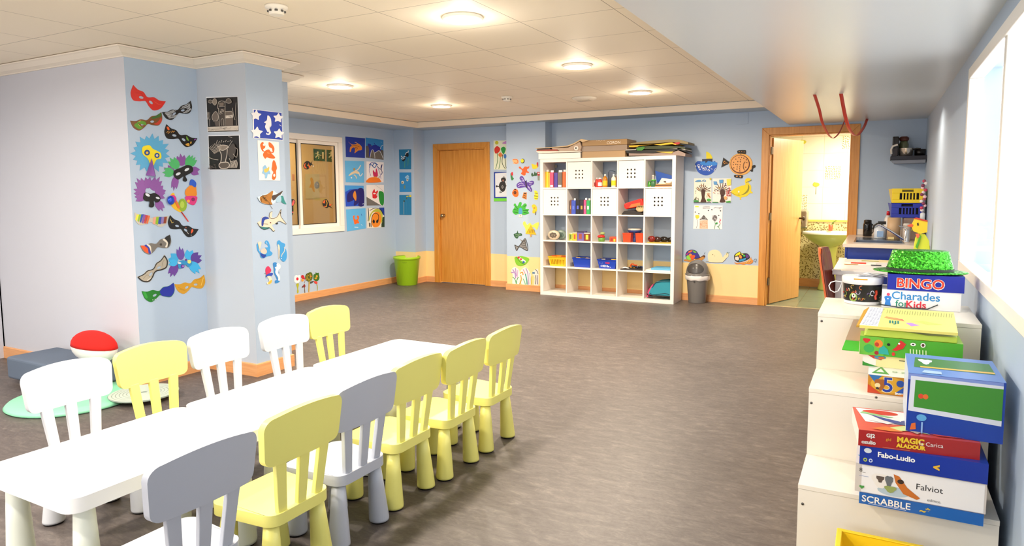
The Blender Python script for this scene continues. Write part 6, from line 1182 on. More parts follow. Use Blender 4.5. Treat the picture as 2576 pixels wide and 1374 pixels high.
for k in range(7): a.s(g_, [(1360+k*26, 830-k*4), (1372+k*26, 790+(k % 2)*12)], 5)
for k in range(8): a.s(g_, [(1510+k*12, 1000+((k*37) % 40)), (1530+k*11, 1050+((k*23) % 30)), (1515+k*12, 1110)], 6)
a.f('#4a423b', [(1500, 900), (1560, 830), (1590, 900), (1560, 1010), (1510, 980)]); a.s(g_, [(1500, 880), (1550, 800)], 4); a.s(g_, [(1580, 880), (1610, 900), (1600, 990), (1560, 950)], 4); a.s(g_, [(1270, 985), (1330, 1010), (1390, 1020)], 5); a.sq('#6d6157', 1320, 1095, 45, 22, 8, 4, 2); a.s(g_, [(1505, 752), (1550, 762)], 4)
a.done('scratch_drawing', 'black and white scratch drawing of a big chalice, lower on the column', 'drawing', 'black scratch drawings on the column')
# ---- column face towards the room: papers and sea animals
a = Art(PF4, A1); a.p('#f1eef0', [(1762, 432), (2098, 474), (2112, 795), (1770, 768)], thick=CARD).p('#1f3fae', [(1775, 440), (2095, 478), (2108, 788), (1780, 762)])
w_ = '#f1eef0'; a.f(w_, [(1935, 505), (1970, 540), (1978, 620), (1960, 655), (1975, 700), (1950, 732), (1915, 720), (1930, 695), (1905, 640), (1915, 600), (1895, 585), (1925, 560)])
a.c('#1f3fae', 1938, 705, 10, 12); a.s('#2a2a3a', [(1965, 625), (1960, 660), (1978, 705)], 4)
def flower(a, x, y, r, col, n=5, ph=0): a.f(col, [(x+(r if i % 2 else r*.6)*math.cos(PI*i/n+ph), y+(r if i % 2 else r*.6)*math.sin(PI*i/n+ph)) for i in range(2*n)])
for x, y, r in ((1800, 505, 62), (2055, 535, 58), (1808, 705, 70), (2062, 718, 62)): flower(a, x, y, r, w_, 5, .4)
a.s(w_, [(2065, 612), (2090, 630)], 5); a.done('paper_drawing', 'blue and white paper with a seahorse and four flowers on the column', 'drawing')
a = Art(PF4, A1); a.p('#f5f0ec', [(1818, 792), (2064, 812), (2080, 1258), (1836, 1254)], thick=CARD); o_ = '#ef6a1c'
a.f(o_, [(1855, 880), (1850, 840), (1875, 812), (1890, 825), (1880, 845), (1895, 860), (1908, 850), (1905, 880), (1885, 895), (1880, 920), (1872, 915)]); a.f(o_, [(1950, 815), (1985, 835), (2012, 880), (2008, 925), (1992, 925), (1985, 890), (1955, 870), (1945, 840)]); a.s(o_, [(1872, 895), (1890, 920), (1915, 935)], 10); a.s(o_, [(2002, 910), (1995, 935), (1965, 925)], 10); a.f(o_, [(1880, 960), (1905, 915), (1950, 900), (1980, 945), (2018, 985), (2010, 1003), (1960, 1000), (1925, 990), (1905, 1005)]); a.s('#f0a05a', [(1930, 935), (1955, 945)], 8)
a.f(o_, [(1990, 1045), (2005, 1020), (2025, 1050), (2040, 1110), (2030, 1150), (2032, 1210), (2010, 1248), (1985, 1235), (1988, 1190), (2000, 1160), (1980, 1130), (1985, 1090)]); a.c('#f5f0ec', 2009, 1196, 12, 18)
a.f('#8fbfe2', [(1880, 1100), (1905, 1080), (1925, 1110), (1950, 1140), (1965, 1180), (1935, 1185), (1925, 1225), (1905, 1230), (1900, 1185), (1868, 1170), (1880, 1140)]); a.f('#f1c25a', [(1890, 1130), (1935, 1110), (1950, 1095), (1945, 1140), (1905, 1165)])
a.done('paper_drawing', 'tall white paper with an orange crab and seahorse on the column', 'drawing')
a = Art(PF4, A2); a.f('#cfe2ec', [(1817, 80), (1850, 60), (1900, 40), (1960, 25), (2000, -5), (2030, 20), (2060, 30), (2115, 0), (2100, 45), (2125, 110), (2152, 155), (2100, 130), (2060, 100), (2000, 150), (1920, 160), (1860, 140)], thick=CARD); a.f('#b3752c', [(1850, 70), (1930, 40), (1995, 0), (1990, 60), (1975, 120), (1990, 160), (1930, 155), (1860, 130)]); a.f('#4a3a32', [(1985, 60), (2040, 40), (2110, 0), (2080, 50), (2030, 95), (1995, 110)]); a.f('#2f8a86', [(2075, 70), (2110, 60), (2130, 115), (2150, 155), (2100, 135)]); a.f('#a9c9dc', [(2030, 90), (2080, 50), (2090, 120), (2040, 130)]); a.sq('#6d4a1c', 1900, 90, 40, 35, 8, 4, 4); a.s('#2a211c', [(1817, 80), (1850, 130), (1920, 158), (1985, 155)], 4); a.s('#5a4a42', [(1945, 120), (1965, 170), (1990, 210)], 4)
a.done('paper_fish', 'brown and teal paper fish on the column under the crab paper', 'paper cutout', 'sea animal cutouts on the column')
a = Art(PF4, A2); a.f('#e3d3bc', [(1818, 370), (1860, 340), (1880, 300), (1950, 300), (1960, 255), (1990, 238), (1985, 305), (2040, 300), (2090, 212), (2090, 290), (2110, 330), (2152, 385), (2070, 350), (2020, 380), (1985, 400), (2018, 455), (2000, 468), (1950, 420), (1900, 445), (1850, 420)], thick=CARD); a.f('#1f3f9c', [(1870, 320), (1910, 298), (1955, 318), (1900, 340), (1885, 400), (1865, 400)]); a.f('#2f7a76', [(1845, 410), (1900, 420), (1960, 425), (1930, 445), (1880, 440)]); a.s('#1f1c1a', [(1818, 370), (1850, 420), (1900, 448), (1955, 425), (2000, 468), (2018, 455)], 5); a.s('#1f1c1a', [(1990, 238), (1960, 255), (1955, 300), (1985, 320), (2045, 300), (2090, 212), (2085, 290), (2150, 385), (2070, 350), (2035, 380)], 4); a.c('#1f1c1a', 2040, 378, 14, 10); a.c('#7a3a2a', 1968, 368, 7); a.c('#1f1c1a', 2082, 255, 5, 12); a.s('#7a4a3a', [(1870, 380), (1940, 385)], 3)
a.done('paper_fish', 'cream paper shark with a blue patch on the column', 'paper cutout', 'sea animal cutouts on the column')
a = Art(PF4, A7); bl = '#3f9ad8'; a.f(bl, [(1032, 350), (1050, 340), (1060, 400), (1075, 450), (1110, 470), (1160, 500), (1190, 470), (1185, 420), (1165, 395), (1210, 385), (1200, 350), (1160, 320), (1180, 282), (1215, 300), (1235, 350), (1245, 395), (1240, 440), (1280, 480), (1255, 520), (1200, 530), (1140, 560), (1095, 545), (1080, 490), (1045, 440)], thick=CARD); a.f('#cfc4b6', [(1090, 450), (1110, 420), (1160, 405), (1190, 440), (1185, 480), (1150, 495), (1110, 480)]); a.f('#1f3f9c', [(1085, 480), (1140, 500), (1180, 510), (1150, 555), (1110, 540)]); a.f('#e3d3bc', [(1052, 310), (1105, 308), (1080, 410), (1065, 390)]); a.s('#d8ecf6', [(1180, 300), (1195, 340)], 5)
a.done('paper_crab', 'blue and beige paper crab on the column', 'paper cutout', 'sea animal cutouts on the column')
a = Art(PF4, A7); a.f(bl, [(1355, 300), (1390, 280), (1420, 310), (1475, 335), (1470, 380), (1450, 385), (1490, 420), (1505, 500), (1495, 580), (1452, 615), (1400, 560), (1395, 480), (1400, 400), (1360, 380)], thick=CARD); a.f('#e3d3bc', [(1360, 350), (1385, 355), (1395, 420), (1390, 560), (1375, 560), (1370, 420)]); a.s('#e3d3bc', [(1470, 390), (1465, 450), (1430, 500), (1420, 540)], 10); a.c('#e8f0f6', 1418, 565, 7); a.s('#2a2a2a', [(1380, 420), (1385, 560)], 3)
a.done('paper_seahorse', 'blue paper seahorse with a cream belly, upper right on the column', 'paper cutout', 'sea animal cutouts on the column')
a = Art(PF4, A7); a.f('#d8305c', [(1175, 720), (1210, 685), (1240, 710), (1260, 750), (1240, 790), (1190, 825), (1172, 780)], thick=CARD); a.f('#2a4ab0', [(1180, 830), (1220, 800), (1285, 795), (1270, 835), (1210, 840), (1180, 855)]); a.f('#f0dcc0', [(1195, 850), (1240, 840), (1265, 880), (1270, 930), (1240, 970), (1200, 972), (1190, 945), (1225, 925), (1215, 880)]); a.f('#e8b43a', [(1210, 945), (1265, 900), (1262, 945), (1225, 968)]); a.s('#1f1c1a', [(1145, 805), (1172, 795)], 4); a.s('#1f1c1a', [(1172, 820), (1176, 880)], 4)
a.done('paper_gnome', 'pink hatted paper gnome low on the column', 'paper cutout', 'sea animal cutouts on the column')
a = Art(PF4, A7); a.f('#2f83c8', [(1290, 640), (1330, 625), (1350, 650), (1340, 720), (1325, 770), (1350, 840), (1370, 890), (1390, 910), (1385, 935), (1330, 955), (1320, 915), (1350, 900), (1330, 850), (1305, 790), (1300, 720)], thick=CARD); a.f('#f4f1ee', [(1345, 650), (1380, 645), (1408, 680), (1400, 720), (1375, 740), (1365, 790), (1395, 850), (1392, 910), (1365, 905), (1370, 870), (1325, 790), (1330, 735), (1318, 705), (1345, 690)]); a.c('#55504a', 1375, 662, 4); a.s('#2f83c8', [(1378, 770), (1382, 800)], 6)
a.done('paper_seahorse', 'white paper seahorse on a blue paper backing, low on the column', 'paper cutout', 'sea animal cutouts on the column')
# ---- left wall: eight sea pictures
def pic(T, pl, quad, col, label, fn, name='paper_drawing', cat='drawing', group='sea pictures beside the window'):
    a = Art(pl, T); a.p(col, quad, thick=CARD); fn(a); return a.done(name, label, cat, group)
pic(A3, PLW, [(827, 116), (1070, 138), (1068, 382), (834, 368)], '#12329a', 'dark blue picture with an orange dolphin, top left beside the window', lambda a: a.f('#d9822c', [(880, 305), (885, 250), (905, 225), (860, 180), (895, 205), (930, 215), (975, 200), (945, 180), (1010, 225), (1032, 265), (1020, 285), (985, 290), (940, 322), (945, 285), (935, 250), (905, 265), (895, 300)]).s('#5a3416', [(905, 235), (950, 225), (1000, 245)], 5).s('#5a3416', [(945, 270), (955, 245), (975, 260), (960, 275)], 5).s('#e8b45a', [(940, 185), (1000, 215), (1030, 250)], 4))
pic(A3, PLW, [(1077, 128), (1296, 158), (1298, 404), (1080, 376)], '#2a86cc', 'blue picture with a dark blue whale over grey ground, top right beside the window', lambda a: a.p('#5a544e', [(1080, 235), (1125, 215), (1296, 290), (1298, 404), (1080, 376)]).f('#16289a', [(1100, 205), (1145, 215), (1135, 240), (1180, 220), (1235, 235), (1262, 260), (1256, 300), (1215, 305), (1180, 340), (1145, 320), (1118, 370), (1118, 270)]).f('#6d665f', [(1145, 300), (1165, 280), (1190, 310), (1250, 290), (1290, 370), (1280, 395), (1140, 375)]).s('#cfd6e0', [(1130, 380), (1145, 300), (1165, 280), (1185, 330), (1190, 385)], 6).s('#cfd6e0', [(1190, 320), (1240, 290), (1270, 330), (1290, 385)], 6).s('#cfd6e0', [(1256, 270), (1270, 235), (1290, 222)], 6).s('#16289a', [(1180, 195), (1195, 220), (1215, 225)], 7).s('#9fc6e6', [(1262, 180), (1270, 190)], 5))
pic(A3, PLW, [(820, 413), (1057, 422), (1058, 685), (832, 680)], '#5fb0e6', 'light blue picture with a cream flying fish, second row left', lambda a: a.f('#e0cba8', [(865, 600), (900, 560), (945, 540), (990, 550), (1000, 580), (945, 570), (900, 590)]).s('#e3d3c4', [(945, 540), (985, 520), (1015, 470)], 12).s('#e6dcd8', [(990, 560), (1010, 605), (1038, 570)], 9).s('#e0cba8', [(930, 590), (950, 600), (965, 635)], 10).c('#b08a4a', 935, 520, 12, 16).c('#f0e6e0', 900, 625, 9))
def f4(a):
    for pts, c_, w_ in (([(1120, 470), (1150, 440), (1200, 450), (1230, 470)], '#3a4aa0', 10), ([(1125, 500), (1140, 460), (1185, 500), (1210, 460), (1185, 440), (1160, 480)], '#2a62a8', 10), ([(1215, 480), (1260, 520), (1280, 460), (1265, 500), (1280, 560), (1265, 590)], '#2f3a7a', 8), ([(1125, 500), (1120, 540), (1140, 600)], '#7a6ab0', 5), ([(1225, 510), (1250, 560), (1265, 640)], '#7a6ab0', 5), ([(1235, 600), (1250, 615), (1232, 622)], '#2a2a3a', 4)): a.s(c_, pts, w_)
    a.f('#c9245c', [(1165, 530), (1195, 560), (1205, 505), (1225, 570), (1220, 610), (1175, 610)]); a.f('#ee7a1c', [(1085, 682), (1115, 630), (1170, 618), (1235, 628), (1258, 655), (1256, 680)]); a.s('#e8b43a', [(1175, 615), (1220, 618)], 7)
pic(A3, PLW, [(1087, 423), (1300, 434), (1298, 682), (1090, 686)], '#efe8ea', 'white picture of an orange hill under purple and blue streaks, second row right', f4)
pic(A3, PLW, [(820, 718), (1052, 724), (1056, 972), (832, 980)], '#1c4cc4', 'deep blue picture with dark purple shapes and an orange fish, third row left', lambda a: a.p('#3f94dc', [(820, 718), (1052, 724), (1053, 765), (980, 760), (880, 770), (826, 800)]).f('#1a1a72', [(850, 920), (850, 830), (900, 780), (975, 770), (1010, 830), (1000, 910), (960, 960), (930, 965), (935, 900), (900, 915)]).f('#16126a', [(980, 765), (1050, 770), (1054, 960), (985, 965), (1010, 850)]).f('#d8862c', [(920, 830), (945, 785), (962, 850), (955, 910), (925, 865)]).s('#cfe0f4', [(1035, 950), (1052, 945)], 7))
pic(A3, PLW, [(1086, 714), (1302, 712), (1302, 966), (1090, 968)], '#ece6e6', 'white picture with a red face, a green hill and a grey corner, third row right', lambda a: a.p('#6d6a68', [(1087, 860), (1265, 966), (1090, 968)]).f('#1f8a2c', [(1240, 795), (1290, 800), (1302, 840), (1298, 955), (1262, 955), (1240, 880)]).f('#d8202c', [(1160, 800), (1185, 765), (1195, 800), (1225, 780), (1228, 800), (1210, 830), (1218, 860), (1200, 880), (1165, 875), (1160, 845)]).c('#ece6e6', 1185, 820, 16, 10).c('#d8202c', 1192, 850, 20, 24).s('#8a8a8a', [(1195, 715), (1260, 760), (1300, 800)], 2).s('#1f1c1a', [(1222, 810), (1220, 860)], 3))
pic(A3, PLW, [(836, 1016), (1075, 1000), (1078, 1250), (848, 1288)], '#5cb2ea', 'light blue picture with an orange crab, bottom row left', lambda a: a.f('#ee6a1c', [(925, 1140), (920, 1100), (940, 1090), (938, 1120), (950, 1140), (975, 1130), (965, 1095), (990, 1095), (997, 1125), (985, 1150), (998, 1185), (970, 1190), (940, 1200), (930, 1160)]).s('#2a4ab0', [(1022, 1070), (1030, 1095)], 5).s('#e8f2fa', [(938, 1235), (985, 1238)], 7).s('#e8f2fa', [(1020, 1200), (1035, 1215)], 4))
def f8(a):
    a.p('#16389c', [(1240, 994), (1306, 992), (1310, 1100), (1275, 1060)]); a.p('#1f3a24', [(1275, 1120), (1310, 1100), (1310, 1235), (1270, 1235)]); a.f('#b8b83a', [(1115, 1170), (1130, 1080), (1190, 1015), (1250, 1020), (1285, 1080), (1270, 1180), (1230, 1060), (1160, 1060)]); a.f('#ee8a1c', [(1150, 1110), (1185, 1055), (1240, 1050), (1268, 1110), (1262, 1180), (1235, 1225), (1180, 1235), (1150, 1190)])
    a.s('#14130f', [(1145, 1180), (1160, 1090), (1200, 1062), (1235, 1090), (1232, 1150), (1215, 1180)], 7); a.f('#14130f', [(1160, 1165), (1175, 1140), (1190, 1165), (1178, 1190)]); a.f('#14130f', [(1205, 1160), (1225, 1140), (1232, 1170), (1212, 1185)]); a.s('#14130f', [(1125, 1030), (1190, 1000), (1260, 1020), (1290, 1080)], 6); a.s('#14130f', [(1105, 1000), (1112, 1080), (1104, 1160)], 8); a.s('#14130f', [(1120, 1180), (1124, 1230)], 10); a.s('#14130f', [(1140, 1185), (1142, 1235)], 8); a.s('#b8b83a', [(1272, 1190), (1278, 1160)], 6)
pic(A3, PLW, [(1092, 1000), (1306, 992), (1310, 1236), (1096, 1248)], '#e9e4d8', 'white picture with a big orange round fish with black outlines, bottom row right', f8)
# small stickers on the window panes
PPA, PPB = ('x', XL-.0135), ('x', XL-.0485)
a = Art(('x', XL-.0135), A3); a.f('#1f1d1b', [(305, 480), (320, 440), (350, 418), (380, 425), (400, 440), (420, 412), (412, 450), (438, 478), (405, 468), (385, 500), (360, 522), (325, 515)]); a.f('#e2632c', [(315, 490), (318, 460), (335, 445), (330, 480), (350, 505), (335, 510)]); a.f('#e2632c', [(370, 440), (380, 470), (395, 490), (375, 500)]); a.c('#c9a03c', 362, 470, 8); a.c('#f4f2ee', 430, 480, 6); a.done('window_sticker', 'black and orange fish sticker in the upper part of the right pane', 'sticker', 'fish stickers on the window')
a = Art(('x', XL-.0135), A3); a.f('#1f1d1b', [(545, 925), (570, 895), (600, 895), (625, 940), (630, 965), (672, 945), (645, 975), (668, 1005), (625, 985), (600, 1000), (565, 985), (545, 960)]); a.f('#e2632c', [(548, 930), (575, 898), (570, 940)]); a.f('#e2632c', [(625, 960), (660, 950), (640, 975), (660, 998)]); a.s('#e8b43a', [(585, 900), (600, 935), (590, 985)], 7); a.c('#e2632c', 575, 980, 9); a.done('window_sticker', 'black and orange fish sticker low in the right pane', 'sticker', 'fish stickers on the window')
a = Art(('x', XL-.0485), A3); a.f('#1f1d1b', [(118, 920), (150, 890), (195, 895), (208, 930), (185, 970), (185, 1040), (170, 1090), (140, 1098), (112, 1080), (118, 1020), (130, 980)]); a.f('#e85a5a', [(165, 965), (178, 905), (200, 915), (185, 960)]); a.c('#e8b43a', 130, 945, 12); a.c('#e8b43a', 148, 1035, 14, 20); a.c('#1f1d1b', 148, 1035, 5, 8); a.c('#e8742c', 152, 995, 14, 8); a.c('#e85a5a', 175, 1050, 8); a.s('#8a3a4a', [(135, 890), (145, 868)], 4); a.done('window_sticker', 'black caterpillar sticker with yellow rings at the left pane', 'sticker', 'fish stickers on the window')
# picture on the corridor wall; exit signs stand in for reflections in the glass
PCW = ('x', XL-1.398)
for quad, lb, fl in (([(433, 265), (575, 280), (576, 422), (438, 412)], 'green emergency exit sign reflection with a running man, left of two behind the window', 0), ([(597, 280), (735, 294), (738, 436), (598, 425)], 'green emergency exit sign reflection cut by the frame, right of two behind the window', 165)):
    a = Art(PCW, A3); a.p('#1f5a34', quad, thick=CARD*2); a.k += 6; e = '#e6e2b0'
    a.c(e, 485+fl, 310, 11); a.s(e, [(483+fl, 322), (480+fl, 350), (455+fl, 375)], 14); a.s(e, [(480+fl, 350), (500+fl, 365), (490+fl, 390)], 10); a.s(e, [(455+fl, 322), (485+fl, 330), (505+fl, 345)], 8); a.s(e, [(505+fl, 345), (530+fl, 350)], 9)
    if not fl: a.p(e, [(535, 308), (558, 310), (558, 392), (538, 390)])
    a.done('exit_sign_reflection', lb, 'sign', 'green exit sign reflections behind the window')
a = Art(PCW, A3); a.p('#cdc295', [(330, 580), (505, 578), (508, 882), (335, 884)], thick=CARD*2); a.p('#ddd2b6', [(348, 584), (498, 582), (503, 850), (345, 852)]); a.k += 4; a.f('#cf9f3c', [(390, 640), (410, 620), (432, 660), (440, 740), (448, 800), (425, 790), (410, 750), (380, 745), (400, 690)]); a.f('#8f98a4', [(445, 700), (475, 670), (502, 700), (500, 745), (470, 760), (448, 745)]); a.c('#b9bcbc', 480, 705, 8); a.done('framed_picture', 'faint picture with an ochre and a grey shape on the wall behind the window', 'picture')
a = Art(PCW, A3); a.p('#c98a5c', [(170, 580), (200, 585), (200, 660), (172, 658)], thick=CARD); a.done('note_card', 'small orange note on the wall behind the left pane', 'note')
# flowers above the skirting of the left wall
a = Art(PLW, A4); a.f('#e0457c', [(200, 760), (215, 755), (224, 780), (212, 810), (224, 840), (212, 860), (200, 850), (206, 815), (196, 790)], thick=CARD); a.s('#c9305c', [(208, 860), (205, 900)], 5); a.done('paper_flower', 'narrow pink paper flower nearest the column', 'paper flower', 'paper flowers above the left skirting')
a = Art(PLW, A4); a.f('#f4f2f4', [(255, 800), (262, 745), (290, 722), (315, 730), (350, 725), (352, 790), (335, 840), (295, 852), (265, 835)], thick=CARD); a.c('#d8143a', 307, 785, 20, 26); a.done('paper_flower', 'white paper flower with a red centre', 'paper flower', 'paper flowers above the left skirting')
a = Art(PLW, A4); a.f('#b4b41e', [(290, 870), (325, 855), (330, 890), (318, 940), (328, 985), (318, 1018), (302, 1000), (308, 950), (296, 900)], thick=CARD); a.done('paper_spoon', 'olive green paper stem under the white paper flower', 'paper flower', 'paper flowers above the left skirting')
a = Art(PLW, A4); a.f('#c4202c', [(368, 750), (380, 722), (410, 730), (425, 765), (435, 795), (410, 785), (380, 775)], thick=CARD); a.f('#e89a3c', [(370, 790), (400, 785), (410, 815), (380, 828)]); a.s('#8a5a3a', [(432, 805), (420, 860)], 5); a.f('#8a2f2a', [(405, 880), (425, 870), (436, 905), (420, 930), (400, 905)]); a.f('#6a2f2a', [(378, 915), (395, 895), (400, 915), (385, 928)]); a.s('#7a5a2c', [(422, 930), (428, 1010)], 10); a.done('paper_flower', 'dark red paper bird flower between the white and the green brown ones', 'paper flower', 'paper flowers above the left skirting')
a = Art(PLW, A4); a.f('#5a6a1c', [(440, 790), (435, 740), (460, 700), (490, 685), (510, 675), (540, 685), (555, 730), (548, 790), (520, 822), (480, 825)], thick=CARD); a.sq('#c9a32c', 490, 760, 40, 50, 12, 6, 6); a.sq('#2a2c14', 495, 755, 45, 50, 8, 5, 9); a.c('#e87a2c', 525, 742, 16, 9); a.s('#c9a03c', [(497, 825), (495, 900), (492, 996)], 18); a.done('paper_flower', 'round green brown paper tree on an ochre stem', 'paper flower', 'paper flowers above the left skirting')
a = Art(PLW, A4); a.f('#3a6a1f', [(568, 780), (570, 720), (600, 700), (605, 678), (625, 690), (650, 685), (658, 720), (665, 770), (645, 810), (610, 820), (575, 800)], thick=CARD); a.c('#e8b43a', 622, 742, 16, 18); a.c('#cf9a2c', 605, 775, 20, 14); a.c('#4a7a24', 622, 742, 6, 8); a.f('#e2453a', [(575, 820), (625, 830), (628, 865), (600, 862), (580, 845)]); a.f('#4a4a44', [(512, 835), (568, 815), (560, 840), (515, 860)]); a.s('#a8a82c', [(622, 870), (632, 920), (626, 975)], 9); a.done('paper_flower', 'dark green paper flower with yellow spots, farthest from the column', 'paper flower', 'paper flowers above the left skirting')
# ---- three blue pictures on the corner pier
G3 = 'blue pictures on the corner pier'
pic(A3, PCP, [(1491, 276), (1642, 272), (1642, 520), (1498, 520)], '#1c78a8', 'teal blue picture with a black and white penguin, top on the corner pier', lambda a: a.f('#17171a', [(1570, 330), (1600, 310), (1612, 345), (1600, 370), (1575, 360), (1570, 400), (1545, 425), (1530, 400), (1560, 375)]).s('#f0f0f0', [(1520, 355), (1535, 372), (1570, 360)], 9).s('#f0f0f0', [(1520, 385), (1540, 395), (1560, 380)], 9).s('#e8e8ea', [(1570, 340), (1585, 315), (1610, 310)], 7).c('#e8e8ea', 1608, 296, 7).s('#4a9a7c', [(1565, 420), (1562, 500)], 8).s('#4a9a7c', [(1610, 380), (1615, 460)], 5).s('#5a9a6a', [(1595, 400), (1600, 480)], 4), group=G3)
pic(A3, PCP, [(1497, 560), (1642, 560), (1646, 800), (1500, 800)], '#2a8acc', 'blue picture with three small shells, middle on the corner pier', lambda a: a.f('#8fc2e6', [(1565, 620), (1590, 605), (1600, 595), (1610, 615), (1618, 640), (1590, 640)]).s('#d8ecf6', [(1570, 620), (1590, 600), (1602, 595), (1614, 615)], 4).c('#e8e0cc', 1596, 652, 12, 16).c('#3a3426', 1596, 650, 6, 8).c('#e8e0cc', 1537, 682, 18, 20).c('#8a7a5a', 1533, 686, 10, 10).c('#6a8a7c', 1562, 738, 12, 24), group=G3)
pic(A3, PCP, [(1496, 838), (1644, 836), (1646, 1084), (1498, 1082)], '#1f7cae', 'teal blue picture with a streetlamp and yellow corner, bottom on the corner pier', lambda a: a.s('#8fa0a4', [(1552, 920), (1552, 1078)], 8).s('#3a4a2c', [(1552, 920), (1560, 905)], 18).s('#5a6a2c', [(1585, 890), (1588, 870)], 12).p('#e8d42c', [(1618, 840), (1644, 838), (1644, 864), (1620, 862)]).p('#d8c83c', [(1582, 850), (1612, 846), (1610, 858), (1584, 860)]).s('#3a8ab8', [(1585, 920), (1588, 1070)], 3), group=G3)
# ---- next to the beech door
def fa(a):
    a.c('#c9c42c', 652, 66, 15, 16); a.f('#c98ad0', [(700, 72), (720, 55), (745, 52), (745, 75)]); a.f('#1f4fc4', [(742, 55), (770, 50), (770, 80), (748, 78)]); a.f('#d8301f', [(632, 120), (655, 95), (682, 118), (668, 150), (640, 158)]); a.f('#1f9a3c', [(688, 120), (710, 100), (730, 120), (710, 165)]); a.f('#e8823c', [(665, 170), (685, 150), (702, 175), (682, 190)]); a.c('#3f7ac4', 724, 183, 13, 20); a.f('#b83a8c', [(740, 140), (750, 122), (768, 125), (768, 155)])
    for pts in ([(657, 155), (660, 220), (642, 292)], [(684, 190), (680, 240), (670, 292)], [(706, 165), (698, 230), (712, 270), (728, 290)], [(724, 203), (728, 250), (735, 285)], [(756, 155), (760, 230), (740, 292)]): a.s('#2f7a2c' if pts[0][0] < 690 else '#22301c', pts, 4)
pic(A5, PBW, [(624, 47), (772, 47), (772, 300), (626, 297)], '#e9ecd2', 'flower drawing on pale green paper beside the beech door', fa, group='drawings between the beech door and the pier')
def fb(a):
    a.p('#e3e6ec', [(638, 330), (772, 322), (772, 532), (640, 535)]); a.f('#2a2624', [(670, 440), (680, 410), (700, 400), (722, 405), (732, 440), (720, 480), (700, 490), (680, 470)]); a.c('#2a2624', 710, 385, 22, 20); a.s('#2a2624', [(645, 440), (672, 445)], 6); a.c('#2a2624', 652, 442, 8, 9); a.s('#2a2624', [(728, 440), (750, 436)], 6); a.c('#2a2624', 744, 436, 8, 6); a.s('#2a2624', [(685, 480), (680, 498), (700, 490)], 5); a.s('#2a2624', [(710, 368), (712, 358), (726, 368)], 3); a.c('#9a6a5a', 708, 392, 8, 9); a.c('#b9b4b0', 702, 448, 8, 13); a.c('#2a2624', 702, 448, 4, 7)
    a.p('#6fcf3a', [(627, 545), (772, 545), (772, 570), (628, 572)])
pic(A5, PBW, [(627, 318), (772, 318), (772, 572), (628, 572)], '#1f3f9c', 'blue framed drawing of a black bird with a green strip below', fb, group='drawings between the beech door and the pier')
# ---- cut-outs on the back pier
G4 = 'paper cutouts on the back pier'
def cut(fn, name, label, T=A6, pl=PBP, cat='paper cutout', group=G4): a = Art(pl, T); fn(a); return a.done(name, label, cat, group)
cut(lambda a: a.f('#f2b47a', [(242, 208), (275, 205), (292, 225), (285, 248), (242, 245), (250, 235), (240, 228)], thick=CARD).s('#e0602c', [(242, 212), (275, 212), (285, 230), (270, 245), (255, 235)], 5), 'paper_letter', 'orange and cream curly paper shape, top left of the back pier')
cut(lambda a: a.c('#2a2a1c', 326, 224, 17, 21, thick=CARD).c('#f0dc1f', 323, 222, 14, 16), 'paper_disc', 'little round yellow disc at the top of the back pier')
cut(lambda a: a.f('#f0d21f', [(405, 248), (440, 258), (450, 235), (460, 270), (445, 288), (415, 292), (408, 270)], thick=CARD).f('#b82a4a', [(448, 240), (460, 236), (460, 275), (452, 265)]), 'paper_shoe', 'yellow paper shoe with a dark red heel by the shelf unit')
cut(lambda a: a.f('#ee5a1c', [(293, 278), (305, 272), (325, 292), (345, 272), (372, 275), (382, 266), (380, 285), (365, 295), (368, 312), (382, 318), (375, 328), (355, 325), (350, 345), (332, 348), (312, 332), (322, 318), (318, 300), (298, 288)], thick=CARD), 'paper_frog', 'orange red paper frog high on the back pier')
cut(lambda a: a.f('#2f7a3c', [(222, 330), (235, 345), (240, 365), (250, 375), (235, 392), (225, 375)], thick=CARD).f('#cf2030', [(228, 325), (240, 320), (243, 345), (230, 348)]), 'paper_rose', 'red paper rose on the left edge of the back pier')
cut(lambda a: a.f('#2f5a34', [(400, 340), (410, 325), (420, 345), (430, 315), (440, 330), (450, 325), (448, 350), (425, 352), (408, 358)], thick=CARD), 'paper_sprig', 'dark green paper sprig beside the shelf unit')
cut(lambda a: a.p('#b8202c', [(452, 318), (474, 318), (474, 350), (454, 350)], thick=CARD).p('#8a8a7c', [(455, 350), (472, 350), (472, 392), (457, 392)]).p('#f0dcd8', [(458, 326), (472, 326), (472, 334), (458, 334)]), 'paper_lantern', 'red and grey paper lantern at the shelf unit edge')
def bf(a):
    a.f('#5a3a9c', [(275, 425), (300, 405), (320, 408), (300, 375), (310, 355), (330, 360), (350, 400), (360, 388), (368, 410), (400, 395), (422, 400), (420, 425), (395, 440), (408, 470), (400, 490), (370, 470), (352, 450), (300, 458), (278, 450)], thick=CARD)
    for pts in ([(285, 430), (310, 415), (335, 425)], [(290, 445), (320, 432), (345, 440)], [(310, 372), (325, 375), (340, 405)], [(318, 390), (332, 400)], [(380, 410), (412, 408)], [(385, 425), (405, 422)], [(375, 450), (398, 478)], [(370, 440), (390, 455)]): a.s('#d6cff0', pts, 4)
    a.s('#2a1f3a', [(352, 395), (362, 455)], 10)
cut(bf, 'paper_butterfly', 'purple paper butterfly with white lines on the back pier')
cut(lambda a: a.f('#ee6a1c', [(235, 500), (250, 470), (265, 463), (285, 478), (290, 515), (275, 535), (250, 528)], thick=CARD).c('#3a1f14', 260, 498, 13, 14).c('#ee6a1c', 260, 500, 4).c('#3a1f14', 262, 470, 8, 7), 'paper_ladybird', 'round orange paper ladybird on the left of the back pier')
